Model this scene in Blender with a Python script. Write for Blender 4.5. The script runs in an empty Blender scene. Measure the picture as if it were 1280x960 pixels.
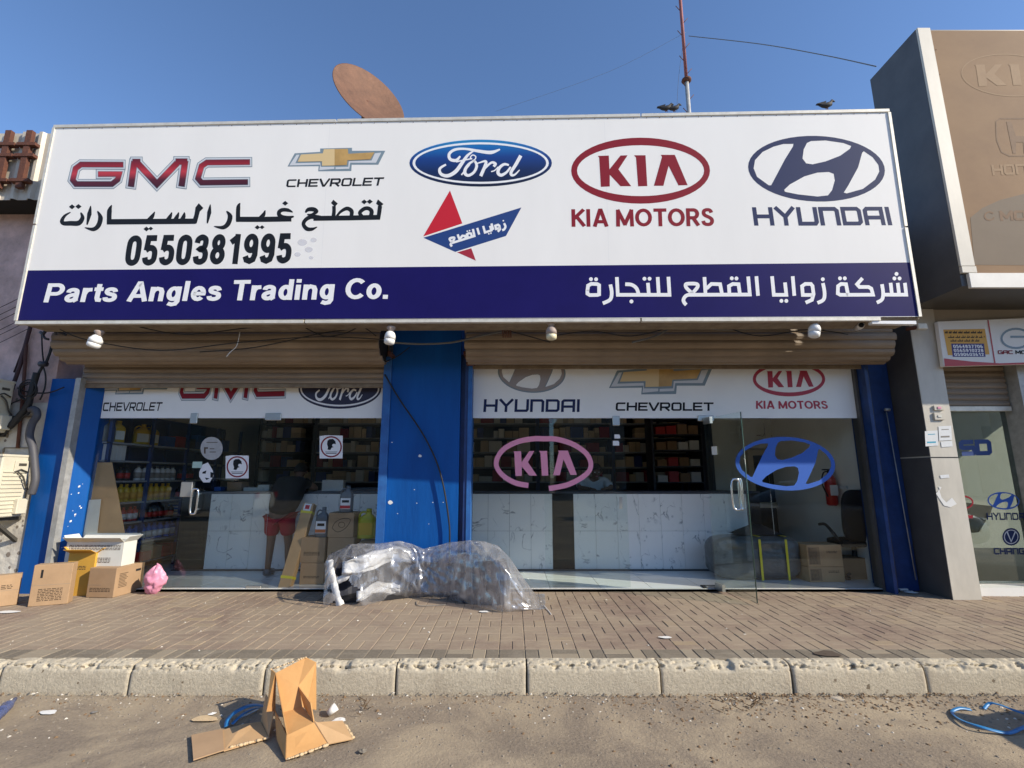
import bpy, bmesh, math, random
from mathutils import Vector, Matrix, geometry
random.seed(7)
R = math.radians
scene = bpy.context.scene
COL = scene.collection

# ---------------------------------------------------------------- camera, sky, sun, exposure
F, CX, CY, H, PITCH = 610.0, 640.0, 480.0, 1.52, R(10.77)
cam = bpy.data.cameras.new('camera'); cam.sensor_width = 36; cam.lens = F / 1280 * 36
cam.clip_start = .05; cam.clip_end = 3000
co = bpy.data.objects.new('camera', cam); COL.objects.link(co)
co.location = (0, 0, H); co.rotation_euler = (R(90) + PITCH, 0, 0)
scene.camera = co
SUN = Vector((1.5, -.66, 1.0)).normalized()          # towards the sun
w = bpy.data.worlds.new('World'); scene.world = w; w.use_nodes = True
sky = w.node_tree.nodes.new('ShaderNodeTexSky'); sky.sky_type = 'NISHITA'; sky.sun_disc = False
sky.sun_elevation = math.asin(SUN.z); sky.sun_rotation = math.atan2(SUN.x, SUN.y)
sky.air_density = .85; sky.dust_density = .25; sky.ozone_density = 5.0
bg = w.node_tree.nodes['Background']; bg.inputs[1].default_value = .135
w.node_tree.links.new(sky.outputs[0], bg.inputs[0])
sl = bpy.data.lights.new('sun', 'SUN'); sl.energy = 3.7; sl.angle = R(.5); sl.color = (1, .90, .75)
so = bpy.data.objects.new('sun', sl); COL.objects.link(so)
so.rotation_euler = SUN.to_track_quat('Z', 'Y').to_euler()
scene.view_settings.view_transform = 'Standard'; scene.view_settings.look = 'None'
scene.view_settings.exposure = .7; scene.view_settings.gamma = 1.0
scene.cycles.max_bounces = 8; scene.cycles.transparent_max_bounces = 16
scene.cycles.caustics_reflective = False; scene.cycles.caustics_refractive = False

# ---------------------------------------------------------------- where things stand (surveyed from the photograph)
GZ = .20          # pavement height above the road
FZ = .23          # shop floor
GLY = 6.12        # glass plane
CP, SP_ = math.cos(PITCH), math.sin(PITCH)
def ray(px, py):
    u, v = (px - CX) / F, (CY - py) / F
    return Vector((u, CP - v * SP_, SP_ + v * CP))
def atY(px, py, Y):
    d = ray(px, py); return Vector((0, 0, H)) + d * (Y / d.y)
def atZ(px, py, Z):
    d = ray(px, py); return Vector((0, 0, H)) + d * ((Z - H) / d.z)
class Plane:
    def __init__(s, p, n): s.p = Vector(p); s.n = Vector(n).normalized()
    def at(s, px, py, off=0):
        d = ray(px, py); o = Vector((0, 0, H)); t = (s.p + s.n * off - o).dot(s.n) / d.dot(s.n)
        return o + d * t
class Local:
    """a flat print frame: origin top-left, x right, y down, sizes in metres"""
    def __init__(s, o, ux, uy, n, W=1, Hh=1): s.o, s.ux, s.uy, s.n, s.W, s.H = Vector(o), Vector(ux), Vector(uy), Vector(n), W, Hh
    def at(s, x, y, off=0): return s.o + s.ux * (x / s.W) + s.uy * (y / s.H) + s.n * off
class Sub:
    """maps source drawing coordinates (box src) onto destination quad of another surface"""
    def __init__(s, S, src, dst):
        s.S = S; s.src = src; s.q = dst
    def at(s, x, y, off=0):
        a = (x - s.src[0]) / (s.src[2] - s.src[0]); b = (y - s.src[1]) / (s.src[3] - s.src[1])
        q = s.q
        X = (q[0][0] * (1 - a) + q[1][0] * a) * (1 - b) + (q[3][0] * (1 - a) + q[2][0] * a) * b
        Y = (q[0][1] * (1 - a) + q[1][1] * a) * (1 - b) + (q[3][1] * (1 - a) + q[2][1] * a) * b
        return s.S.at(X, Y, off)
def zoomed(S, ox, oy, k): return Sub(S, (0, 0, k, k), ((ox, oy), (ox + 1, oy), (ox + 1, oy + 1), (ox, oy + 1)))

# ---------------------------------------------------------------- materials
MATS = {}
def N(nt, t, **kw):
    n = nt.nodes.new(t)
    for k, v in kw.items(): setattr(n, k, v)
    return n
def mat(name, col, rough=.7, var=0, scale=6, col2=None, bump=0, bscale=40, metal=0, rnd=0, spec=.5, detail=4, coat=0, stretch=None, contrast=.25, alpha=None, world=False):
    if name in MATS: return MATS[name]
    m = bpy.data.materials.new(name); m.use_nodes = True; nt = m.node_tree; L = nt.links.new
    b = nt.nodes['Principled BSDF']
    b.inputs['Base Color'].default_value = (*col, 1); b.inputs['Roughness'].default_value = rough
    b.inputs['Metallic'].default_value = metal; b.inputs['Specular IOR Level'].default_value = spec
    if coat: b.inputs['Coat Weight'].default_value = coat
    out = None
    co_ = None
    if var or col2 or bump:
        if world:
            g = N(nt, 'ShaderNodeNewGeometry'); src = g.outputs['Position']
        else:
            tc = N(nt, 'ShaderNodeTexCoord'); src = tc.outputs['Object']
        mp = N(nt, 'ShaderNodeMapping'); L(src, mp.inputs[0])
        if stretch: mp.inputs['Scale'].default_value = stretch
        co_ = mp.outputs[0]
    if var or col2:
        n = N(nt, 'ShaderNodeTexNoise'); n.inputs['Scale'].default_value = scale; n.inputs['Detail'].default_value = detail
        n.inputs['Roughness'].default_value = .65
        L(co_, n.inputs['Vector'])
        r = N(nt, 'ShaderNodeValToRGB'); e = r.color_ramp.elements
        e[0].position = .5 - contrast; e[1].position = .5 + contrast
        c2 = col2 if col2 else tuple(c * (1 - var) for c in col)
        c1 = col if col2 else tuple(min(1, c * (1 + var * .6)) for c in col)
        e[0].color = (*c2, 1); e[1].color = (*c1, 1)
        L(n.outputs['Fac'], r.inputs[0]); out = r.outputs[0]
    if rnd:
        oi = N(nt, 'ShaderNodeObjectInfo'); mr = N(nt, 'ShaderNodeMapRange')
        mr.inputs['To Min'].default_value = 1 - rnd; mr.inputs['To Max'].default_value = 1 + rnd
        L(oi.outputs['Random'], mr.inputs[0])
        vm = N(nt, 'ShaderNodeVectorMath', operation='SCALE')
        if out: L(out, vm.inputs[0])
        else: vm.inputs[0].default_value = col
        L(mr.outputs[0], vm.inputs['Scale']); out = vm.outputs[0]
    if out: L(out, b.inputs['Base Color'])
    if bump:
        n2 = N(nt, 'ShaderNodeTexNoise'); n2.inputs['Scale'].default_value = bscale; n2.inputs['Detail'].default_value = 5
        L(co_, n2.inputs['Vector'])
        bp = N(nt, 'ShaderNodeBump'); bp.inputs['Strength'].default_value = bump; bp.inputs['Distance'].default_value = .02
        L(n2.outputs['Fac'], bp.inputs['Height']); L(bp.outputs[0], b.inputs['Normal'])
    if alpha is not None: b.inputs['Alpha'].default_value = alpha
    MATS[name] = m; return m
def glass(name, tint=(.965, .98, .975), f0=.02, rough=.0):
    m = bpy.data.materials.new(name); m.use_nodes = True; nt = m.node_tree; nt.nodes.remove(nt.nodes['Principled BSDF'])
    L = nt.links.new; o = nt.nodes['Material Output']
    t = N(nt, 'ShaderNodeBsdfTransparent'); t.inputs[0].default_value = (*tint, 1)
    g = N(nt, 'ShaderNodeBsdfGlossy'); g.inputs['Roughness'].default_value = rough; g.inputs[0].default_value = (.95, 1, .98, 1)
    fr = N(nt, 'ShaderNodeLayerWeight'); fr.inputs[0].default_value = .12
    ma = N(nt, 'ShaderNodeMath', operation='MULTIPLY_ADD'); ma.inputs[1].default_value = .75; ma.inputs[2].default_value = f0
    ma.use_clamp = True
    mx = N(nt, 'ShaderNodeMixShader'); L(fr.outputs['Fresnel'], ma.inputs[0]); L(ma.outputs[0], mx.inputs[0])
    L(t.outputs[0], mx.inputs[1]); L(g.outputs[0], mx.inputs[2]); L(mx.outputs[0], o.inputs[0])
    MATS[name] = m; return m
def layered(name, stops, axis='Y', rough=.5):
    """printed colour run (the print itself), read over the object's own box"""
    m = bpy.data.materials.new(name); m.use_nodes = True; nt = m.node_tree; L = nt.links.new; b = nt.nodes['Principled BSDF']
    tc = N(nt, 'ShaderNodeTexCoord'); s = N(nt, 'ShaderNodeSeparateXYZ'); L(tc.outputs['Generated'], s.inputs[0])
    r = N(nt, 'ShaderNodeValToRGB'); e = r.color_ramp.elements
    e[0].position, e[0].color = stops[0][0], (*stops[0][1], 1); e[1].position, e[1].color = stops[-1][0], (*stops[-1][1], 1)
    for p, c in stops[1:-1]: x = e.new(p); x.color = (*c, 1)
    L(s.outputs[axis], r.inputs[0]); L(r.outputs[0], b.inputs['Base Color']); b.inputs['Roughness'].default_value = rough
    MATS[name] = m; return m

M = dict(
 sign_white=mat('sign_white', (.84, .825, .785), .5, spec=.25, var=.06, scale=1.6, contrast=.4, stretch=(1, 1, .25)),
 navy=mat('navy_vinyl', (.012, .009, .10), .45, spec=.12, var=.12, scale=2),
 black=mat('black_vinyl', (.014, .016, .02), .5, spec=.15),
 white=mat('white_vinyl', (.83, .83, .83), .45),
 trim=mat('aluminium_trim', (.72, .68, .58), .45, var=.2, scale=14, metal=.25),
 soffit=mat('rusty_soffit', (.30, .25, .17), .8, col2=(.16, .11, .07), scale=7),
 kia=mat('dark_red_vinyl', (.24, .018, .03), .5, spec=.15), hyu=mat('dark_blue_vinyl', (.022, .034, .10), .6, spec=.15),
 hyb=mat('bright_blue_vinyl', (.06, .15, .52), .5, spec=.15), pink=mat('pink_vinyl', (.92, .36, .50), .5, spec=.15),
 red=mat('red_vinyl', (.55, .008, .02), .5), red2=mat('deep_red_vinyl', (.36, .015, .03), .5),
 blue=mat('blue_vinyl', (.012, .045, .19), .5), silver=mat('silver_print', (.62, .64, .66), .4),
 steel=mat('steel_print', (.20, .27, .31), .4), gold=mat('gold_print', (.55, .34, .11), .4, var=.25, scale=5), gold2=mat('pale_gold_print', (.70, .52, .26), .4),
 shutter=mat('shutter_brown', (.34, .26, .18), .55, col2=(.19, .145, .10), scale=3, stretch=(.6, 1, 6), bump=.1, bscale=30, rnd=.12),
 bluep=mat('blue_paint', (.003, .105, .40), .5, spec=.25, col2=(.003, .06, .25), scale=1.6, bump=.2, bscale=9, contrast=.35, stretch=(2.2, 1, .5)),
 bluel=mat('light_blue_paint', (.03, .16, .45), .5, col2=(.02, .09, .30), scale=9),
 blued=mat('navy_blue_paint', (.012, .045, .17), .5, var=.4, scale=6),
 chip=mat('chipped_paint', (.75, .75, .72), .8),
 rail=mat('galvanised_rail', (.42, .42, .40), .5, var=.3, scale=12, metal=.3),
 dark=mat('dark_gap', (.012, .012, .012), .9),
 gray_c=mat('grey_cladding', (.085, .082, .078), .42, var=.25, scale=3), 
 pillar=mat('pale_grey_cladding', (.66, .615, .52), .5, col2=(.47, .44, .37), scale=5, stretch=(1, 1, .35), contrast=.35),
 marble=None,
 tile=mat('white_floor_tile', (.84, .84, .80), .18, var=.05, scale=3),
 wall_in=mat('interior_wall', (.80, .77, .68), .8, var=.06, scale=3), ceil=mat('ceiling_white', (.75, .75, .72), .9),
 rack=mat('blue_rack', (.02, .05, .16), .5), rackd=mat('dark_rack', (.03, .035, .05), .5), shelf=mat('grey_shelf', (.30, .31, .33), .5),
 card=mat('cardboard', (.42, .275, .155), .85, var=.14, scale=5, bump=.05, bscale=60, rnd=.1, stretch=(1, 1, 1)),
 cardd=mat('cardboard_shade', (.32, .20, .105), .85, var=.12, scale=6),  # darker brown board for some cartons and printed patches
 cardl=mat('light_cardboard', (.52, .33, .165), .8, var=.14, scale=4, bump=.06, bscale=50),
 cardo=mat('orange_cardboard', (.56, .31, .115), .8, col2=(.47, .245, .085), scale=5, bump=.06, bscale=50),
 cardy=mat('yellow_cardboard', (.68, .37, .05), .7, var=.1, scale=4), ink=mat('brown_ink', (.09, .06, .035), .8), inkg=mat('grey_ink', (.25, .23, .2), .8),
 cwhite=mat('white_carton', (.66, .66, .60), .75, var=.08, scale=5), edge=mat('torn_edge', (.62, .46, .27), .9, bump=.5, bscale=120),
 tape=mat('packing_tape', (.50, .36, .2), .25), ytape=mat('yellow_tape', (.7, .6, .03), .4),
 kerb=mat('kerb_concrete', (.54, .475, .34), .9, col2=(.33, .285, .21), scale=7, bump=.3, bscale=50, rnd=.06, contrast=.3, world=True, stretch=(1.6, 1.5, .7)),
 joint=mat('sandy_joint', (.27, .225, .16), .95, var=.3, scale=20, bump=.4, bscale=150),
 jointd=mat('dark_joint', (.06, .045, .035), .95),
 pink_wall=mat('pink_plaster', (.76, .54, .48), .9, col2=(.46, .33, .29), scale=3.5, bump=.7, bscale=14, contrast=.14, detail=8),
 cream_wall=mat('cream_plaster', (.74, .70, .60), .9, col2=(.48, .43, .36), scale=3.5, bump=.5, bscale=18, contrast=.18),
 corr=mat('corrugated_sheet', (.60, .54, .44), .55, col2=(.47, .41, .32), scale=2, metal=.1),
 rust=mat('rust_iron', (.15, .055, .03), .85, col2=(.08, .03, .02), scale=12, bump=.3),
 dish=mat('rusty_dish', (.19, .095, .055), .7, col2=(.10, .05, .03), scale=6, bump=.25, bscale=22, contrast=.3, metal=.3),
 ac=mat('ac_cream', (.62, .58, .46), .6, var=.12, scale=4), acd=mat('ac_dark', (.06, .055, .045), .7),
 chrome=mat('chrome', (.75, .75, .75), .15, metal=1), patch=mat('brushed_steel', (.5, .5, .47), .35, metal=.8),
 wire=mat('black_cable', (.012, .012, .012), .6), wireg=mat('grey_cable', (.12, .12, .11), .6), conduit=mat('grey_conduit', (.07, .07, .08), .6),
 bulb=mat('white_bulb', (.80, .80, .77), .3), bulby=mat('cream_bulb', (.72, .66, .45), .3), socket=mat('lamp_socket', (.35, .28, .24), .6),
 blackp=mat('black_plastic', (.018, .018, .02), .45, bump=.15, bscale=30), blackf=mat('black_fabric', (.015, .015, .017), .9),
 skin=mat('skin', (.20, .11, .07), .6), hair=mat('black_hair', (.01, .009, .008), .8), redf=mat('red_shorts', (.33, .015, .03), .9),
 greyf=mat('grey_shirt', (.62, .66, .66), .9), rubber=mat('rubber', (.02, .02, .02), .8),
 foam=mat('white_foam_sheet', (.74, .74, .72), .6, var=.1, scale=6, bump=.5, bscale=14),
 strapb=mat('blue_strap', (.03, .20, .45), .4, var=.3, scale=10), litterw=mat('litter_white', (.75, .74, .7), .8),
 yplas=mat('yellow_plastic', (.62, .40, .02), .35), wplas=mat('white_plastic', (.62, .62, .6), .35), gplas=mat('grey_plastic', (.13, .14, .15), .3),
 redp=mat('red_plastic', (.42, .02, .015), .4), bplas=mat('blue_plastic', (.02, .10, .38), .4), ygr=mat('yellow_green_plastic', (.50, .48, .03), .35), orange=mat('orange_label', (.6, .14, .03), .5),
 carpaint=mat('beige_car_paint', (.50, .44, .34), .3, coat=.5), carwhite=mat('white_car_paint', (.7, .7, .68), .3, coat=.5), carglass=mat('car_glass', (.02, .025, .03), .08),
 stone=mat('pebble', (.36, .31, .24), .9, var=.3, scale=20, rnd=.4), leaf=mat('dry_leaf', (.20, .13, .07), .9, rnd=.4),
 pinkbag=mat('pink_bag', (.72, .30, .42), .45), tan=None, cloth=mat('cream_cloth', (.50, .44, .30), .8),
 bird=mat('dark_feathers', (.02, .02, .022), .7), facade=mat('far_render', (.42, .36, .28), .9, var=.2, scale=1), 
)
GLASS = glass('shop_glass'); GLASSD = glass('door_glass', (.93, .965, .955), .03)

def marble_mat():
    m = mat('marble_tile', (.92, .915, .87), .25, var=.04, scale=2); nt = m.node_tree; L = nt.links.new
    b = nt.nodes['Principled BSDF']; old = b.inputs['Base Color'].links[0].from_socket
    tc = N(nt, 'ShaderNodeTexCoord'); mp = N(nt, 'ShaderNodeMapping'); mp.inputs['Scale'].default_value = (2.2, 1, 1.7); mp.inputs['Rotation'].default_value = (0, .9, 0)
    L(tc.outputs['Object'], mp.inputs[0])
    oi = N(nt, 'ShaderNodeObjectInfo'); sc_ = N(nt, 'ShaderNodeVectorMath', operation='ADD'); cm = N(nt, 'ShaderNodeCombineXYZ'); mm = N(nt, 'ShaderNodeMath', operation='MULTIPLY'); mm.inputs[1].default_value = 9
    L(oi.outputs['Random'], mm.inputs[0]); L(mm.outputs[0], cm.inputs[0]); L(mp.outputs[0], sc_.inputs[0]); L(cm.outputs[0], sc_.inputs[1])
    n = N(nt, 'ShaderNodeTexNoise'); n.inputs['Scale'].default_value = 1.5; n.inputs['Detail'].default_value = 4; n.inputs['Distortion'].default_value = .8
    L(sc_.outputs[0], n.inputs['Vector'])
    r = N(nt, 'ShaderNodeValToRGB'); e = r.color_ramp.elements; e[0].position = .478; e[0].color = (0, 0, 0, 1); e[1].position = .512; e[1].color = (0, 0, 0, 1)
    k = e.new(.497); k.color = (.9, .9, .9, 1)
    n3 = N(nt, 'ShaderNodeTexNoise'); n3.inputs['Scale'].default_value = 3; L(sc_.outputs[0], n3.inputs['Vector'])
    mk = N(nt, 'ShaderNodeMapRange'); mk.inputs['From Min'].default_value = .46; mk.inputs['From Max'].default_value = .62; L(n3.outputs['Fac'], mk.inputs[0])
    ml = N(nt, 'ShaderNodeMath', operation='MULTIPLY'); L(r.outputs[0], ml.inputs[0]); L(mk.outputs[0], ml.inputs[1])
    mx = N(nt, 'ShaderNodeMix', data_type='RGBA'); L(ml.outputs[0], mx.inputs['Factor']); L(old, mx.inputs[6]); mx.inputs[7].default_value = (.22, .23, .24, 1)
    L(n.outputs['Fac'], r.inputs[0]); L(mx.outputs[2], b.inputs['Base Color'])
    return m
M['marble'] = marble_mat()

def wear_mat(name, base, dust, streak_scale, th, rough=.9, big=1.0, bump=.5, bscale=90, rnd=.1, speck=None, tintcol=None, tintamt=0):
    """ground surface: base colour, patches of dust in large shapes, fine grain, per-piece variation"""
    m = bpy.data.materials.new(name); m.use_nodes = True; nt = m.node_tree; L = nt.links.new; b = nt.nodes['Principled BSDF']
    b.inputs['Roughness'].default_value = rough; b.inputs['Specular IOR Level'].default_value = .25
    g = N(nt, 'ShaderNodeNewGeometry'); pos = g.outputs['Position']
    def noise(s, d=5, rr=.6, dist=0):
        n = N(nt, 'ShaderNodeTexNoise'); n.inputs['Scale'].default_value = s; n.inputs['Detail'].default_value = d; n.inputs['Roughness'].default_value = rr; n.inputs['Distortion'].default_value = dist
        L(pos, n.inputs['Vector']); return n.outputs['Fac']
    def ramp(f, a, c):
        r = N(nt, 'ShaderNodeMapRange'); r.inputs['From Min'].default_value = a; r.inputs['From Max'].default_value = c; L(f, r.inputs[0]); return r.outputs[0]
    def mix(f, a, c):
        x = N(nt, 'ShaderNodeMix', data_type='RGBA'); L(f, x.inputs['Factor'])
        for s, v in ((6, a), (7, c)):
            if isinstance(v, tuple): x.inputs[s].default_value = (*v, 1)
            else: L(v, x.inputs[s])
        return x.outputs[2]
    oi = N(nt, 'ShaderNodeObjectInfo')
    cur = mix(ramp(noise(60, 3), .3, .7), base, tuple(c * .72 for c in base))
    if tintcol:
        at_ = N(nt, 'ShaderNodeAttribute'); at_.attribute_name = 'tone'
        mt = N(nt, 'ShaderNodeMath', operation='ADD'); L(at_.outputs['Fac'], mt.inputs[0]); L(oi.outputs['Random'], mt.inputs[1])
        fr = N(nt, 'ShaderNodeMath', operation='FRACT'); L(mt.outputs[0], fr.inputs[0])
        cur = mix(ramp(fr.outputs[0], 1 - tintamt, 1 - tintamt + .02), cur, tintcol)
        v = N(nt, 'ShaderNodeMapRange'); L(fr.outputs[0], v.inputs[0]); v.inputs['To Min'].default_value = 1 - rnd; v.inputs['To Max'].default_value = 1 + rnd
        sc_ = N(nt, 'ShaderNodeVectorMath', operation='SCALE'); L(cur, sc_.inputs[0]); L(v.outputs[0], sc_.inputs['Scale']); cur = sc_.outputs[0]
    f = ramp(noise(streak_scale, 6, .7, .5), th, th + .22)
    cur = mix(f, cur, dust)
    f2 = ramp(noise(big * .45, 4, .6, .2), .52, .75)
    dk = N(nt, 'ShaderNodeMath', operation='MULTIPLY'); L(f2, dk.inputs[0]); dk.inputs[1].default_value = .35
    cur = mix(dk.outputs[0], cur, tuple(c * .5 for c in base))
    if speck:
        cur = mix(ramp(noise(speck[1], 2, .5), speck[2], speck[2] + .03), cur, speck[0])
    L(cur, b.inputs['Base Color'])
    bp = N(nt, 'ShaderNodeBump'); bp.inputs['Strength'].default_value = bump; bp.inputs['Distance'].default_value = .01
    L(noise(bscale, 6, .7), bp.inputs['Height']); L(bp.outputs[0], b.inputs['Normal'])
    MATS[name] = m; return m
M['road'] = wear_mat('dusty_asphalt', (.285, .23, .17), (.41, .33, .225), 1.3, .42, bump=.8, bscale=55, speck=((.11, .09, .075), 70, .70))
M['paver'] = wear_mat('paver', (.285, .21, .16), (.335, .265, .19), 1.4, .36, rnd=.07, bump=.4, bscale=110, tintcol=(.32, .24, .15), tintamt=.08)
M['kerb'] = wear_mat('worn_kerb', (.60, .53, .40), (.42, .36, .27), 3.2, .52, bump=.7, bscale=60, big=3, speck=((.20, .16, .11), 16, .70), rnd=.05)
M['paverg'] = wear_mat('paver_grey', (.235, .20, .15), (.29, .25, .19), 2.0, .5, rnd=.08, bump=.4, bscale=110, tintcol=(.30, .25, .18), tintamt=.2)

# ---------------------------------------------------------------- mesh building
class MB:
    def __init__(s): s.v, s.f, s.mi, s.sm, s.k = [], [], [], [], 0
    def add(s, vs, fs, mi=0, smooth=False):
        o = len(s.v); s.v += [Vector(p) for p in vs]
        for f in fs: s.f.append([i + o for i in f]); s.mi.append(mi); s.sm.append(smooth)
        return s
    def quad(s, a, b, c, d, mi=0): return s.add([a, b, c, d], [(0, 1, 2, 3)], mi)
    def box(s, lo, hi, mi=0, M_=None, bev=0):
        x0, y0, z0 = lo; x1, y1, z1 = hi
        if bev:
            b = min(bev, (x1 - x0) * .4, (y1 - y0) * .4, (z1 - z0) * .4)
            vs = []
            for z, q in ((z0, b), (z0 + b, 0), (z1 - b, 0), (z1, b)):
                vs += [(x0 + q + (b if not q else 0) , y0 + q, z), (x1 - q - (b if not q else 0), y0 + q, z), (x1 - q, y0 + q + (b if not q else 0), z), (x1 - q, y1 - q - (b if not q else 0), z),
                       (x1 - q - (b if not q else 0), y1 - q, z), (x0 + q + (b if not q else 0), y1 - q, z), (x0 + q, y1 - q - (b if not q else 0), z), (x0 + q, y0 + q + (b if not q else 0), z)]
            fs = [tuple(range(7, -1, -1)), tuple(range(24, 32))]
            for l in range(3):
                for i in range(8): fs.append((l * 8 + i, l * 8 + (i + 1) % 8, l * 8 + 8 + (i + 1) % 8, l * 8 + 8 + i))
        else:
            vs = [(x0, y0, z0), (x1, y0, z0), (x1, y1, z0), (x0, y1, z0), (x0, y0, z1), (x1, y0, z1), (x1, y1, z1), (x0, y1, z1)]
            fs = [(3, 2, 1, 0), (4, 5, 6, 7), (0, 1, 5, 4), (1, 2, 6, 5), (2, 3, 7, 6), (3, 0, 4, 7)]
        if M_ is not None: vs = [M_ @ Vector(p) for p in vs]
        return s.add(vs, fs, mi)
    def slab(s, pts, d, mi=0):
        """polygon pts (3D, planar) extruded by vector d"""
        n = len(pts); a = [Vector(p) for p in pts]; b = [p + Vector(d) for p in a]
        fs = [tuple(range(n)), tuple(range(2 * n - 1, n - 1, -1))] + [(i, i + n, (i + 1) % n + n, (i + 1) % n) for i in range(n)]
        return s.add(a + b, fs, mi)
    def tube(s, pts, r, n=8, mi=0, caps=True):
        pts = [Vector(p) for p in pts]; rs = r if isinstance(r, (list, tuple)) else [r] * len(pts)
        vs, fs = [], []; up = Vector((.12, .31, .94)).normalized(); prev = None
        for i, p in enumerate(pts):
            t = (pts[min(i + 1, len(pts) - 1)] - pts[max(i - 1, 0)])
            t = t.normalized() if t.length > 1e-9 else Vector((0, 0, 1))
            if prev is None:
                a = t.cross(up); a = a.normalized() if a.length > 1e-3 else t.cross(Vector((1, 0, 0))).normalized()
            else:
                a = prev - t * prev.dot(t); a = a.normalized() if a.length > 1e-4 else t.orthogonal().normalized()
            prev = a; b = t.cross(a)
            for k in range(n):
                an = 2 * math.pi * k / n; vs.append(p + (a * math.cos(an) + b * math.sin(an)) * rs[i])
        for i in range(len(pts) - 1):
            for k in range(n): fs.append((i * n + k, i * n + (k + 1) % n, (i + 1) * n + (k + 1) % n, (i + 1) * n + k))
        if caps: fs += [tuple(range(n - 1, -1, -1)), tuple(range((len(pts) - 1) * n, len(pts) * n))]
        return s.add(vs, fs, mi, True)
    def lathe(s, prof, c, n=16, mi=0, axis=None):
        """prof: list of (radius, height) about z through c"""
        vs, fs = [], []; c = Vector(c)
        for r, h in prof:
            for k in range(n):
                a = 2 * math.pi * k / n; p = Vector((r * math.cos(a), r * math.sin(a), h))
                if axis is not None: p = axis @ p
                vs.append(c + p)
        for i in range(len(prof) - 1):
            for k in range(n): fs.append((i * n + k, i * n + (k + 1) % n, (i + 1) * n + (k + 1) % n, (i + 1) * n + k))
        fs += [tuple(range(n - 1, -1, -1)), tuple(range((len(prof) - 1) * n, len(prof) * n))]
        return s.add(vs, fs, mi, True)
    # flat print
    def off(s, base): s.k = (s.k + 1) % 9; return (base + s.k * .0005) * .2
    def poly(s, S, pts, holes=(), off=.003, mi=0):
        o = s.off(off); loops = [[Vector((x, y, 0)) for x, y in l] for l in (pts, *holes)]
        flat = [p for l in loops for p in l]
        tr = geometry.tessellate_polygon(loops)
        vs = [S.at(p.x, p.y, o) for p in flat]
        out = []
        for t in tr:
            a, b, c = (vs[i] for i in t); n = (b - a).cross(c - a)
            out.append(t if n.y <= 0 else t[::-1])
        return s.add(vs, out, mi)
    def stroke(s, S, pts, w, off=.003, mi=0, smooth=False, closed=False):
        ws = list(w) if isinstance(w, (list, tuple)) else None
        if smooth:
            P, W_ = [], []; n = len(pts); rng = n if closed else n - 1
            g = (lambda i: pts[i % n]) if closed else (lambda i: pts[max(0, min(n - 1, i))])
            for i in range(rng):
                p0, p1, p2, p3 = g(i - 1), g(i), g(i + 1), g(i + 2)
                for k in range(5):
                    t = k / 5
                    P.append(tuple(.5 * (2 * p1[j] + (p2[j] - p0[j]) * t + (2 * p0[j] - 5 * p1[j] + 4 * p2[j] - p3[j]) * t * t + (3 * p1[j] - p0[j] - 3 * p2[j] + p3[j]) * t ** 3) for j in (0, 1)))
                    if ws: W_.append(ws[i % n] * (1 - t) + ws[(i + 1) % n] * t)
            if not closed:
                P.append(tuple(pts[-1]))
                if ws: W_.append(ws[-1])
            pts = P; ws = W_ if ws else None
        n = len(pts); o = s.off(off); Lf, Rt = [], []
        for i in range(n):
            p = Vector(pts[i])
            a = Vector(pts[i - 1]) if (i > 0 or closed) else None; b = Vector(pts[(i + 1) % n]) if (i < n - 1 or closed) else None
            d1 = (p - a).normalized() if a is not None and (p - a).length > 1e-9 else None
            d2 = (b - p).normalized() if b is not None and (b - p).length > 1e-9 else None
            if d1 is None: d1 = d2
            if d2 is None: d2 = d1
            n1 = Vector((-d1.y, d1.x)); n2 = Vector((-d2.y, d2.x)); m = n1 + n2
            m = m.normalized() if m.length > 1e-6 else n1
            k = min(1.6, 1 / max(.3, m.dot(n1))); hw = (ws[i] if ws else w) / 2
            Lf.append(p + m * hw * k); Rt.append(p - m * hw * k)
        vs = [S.at(q.x, q.y, o) for q in Lf] + [S.at(q.x, q.y, o) for q in Rt]
        fs = []
        for i in range(n if closed else n - 1):
            j = (i + 1) % n; f = (i, j, n + j, n + i)
            c = (vs[f[1]] - vs[f[0]]).cross(vs[f[2]] - vs[f[0]])
            fs.append(f if c.y <= 0 else f[::-1])
        return s.add(vs, fs, mi)
    def disc(s, S, x, y, rx, ry=None, off=.003, mi=0, n=20):
        ry = ry or rx
        return s.poly(S, [(x + rx * math.cos(2 * math.pi * k / n), y + ry * math.sin(2 * math.pi * k / n)) for k in range(n)], (), off, mi)
    def diamond(s, S, x, y, r, off=.003): return s.poly(S, [(x - r, y), (x, y - r * .8), (x + r, y), (x, y + r * .8)], (), off)
    def build(s, name, m, parent=None, kind=None, mesh_only=False):
        me = bpy.data.meshes.new(name)
        org = Vector((0, 0, 0)); p = parent
        while p is not None: org += p.location; p = p.parent
        me.from_pydata([tuple(v - org) for v in s.v], [], s.f); 
        for mm in (m if isinstance(m, (list, tuple)) else [m]): me.materials.append(mm)
        me.polygons.foreach_set('material_index', s.mi); me.polygons.foreach_set('use_smooth', s.sm)
        me.update()
        if mesh_only: return me
        return link(name, me, parent, kind)
def link(name, me, parent=None, kind=None):
    o = bpy.data.objects.new(name, me); COL.objects.link(o)
    if parent is not None: o.parent = parent
    if kind: o['kind'] = kind
    return o
def thing(name, label, cat, loc=(0, 0, 0), group=None):
    o = bpy.data.objects.new(name, None); o.empty_display_size = .1; COL.objects.link(o); o.location = loc
    o['label'] = label; o['category'] = cat
    if group: o['group'] = group
    return o
def tag(o, label, cat, group=None):
    o['label'] = label; o['category'] = cat
    if group: o['group'] = group
    return o
def bevel(o, w=.004, seg=2):
    b = o.modifiers.new('bevel', 'BEVEL'); b.width = w; b.segments = seg; b.limit_method = 'ANGLE'; return o
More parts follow.
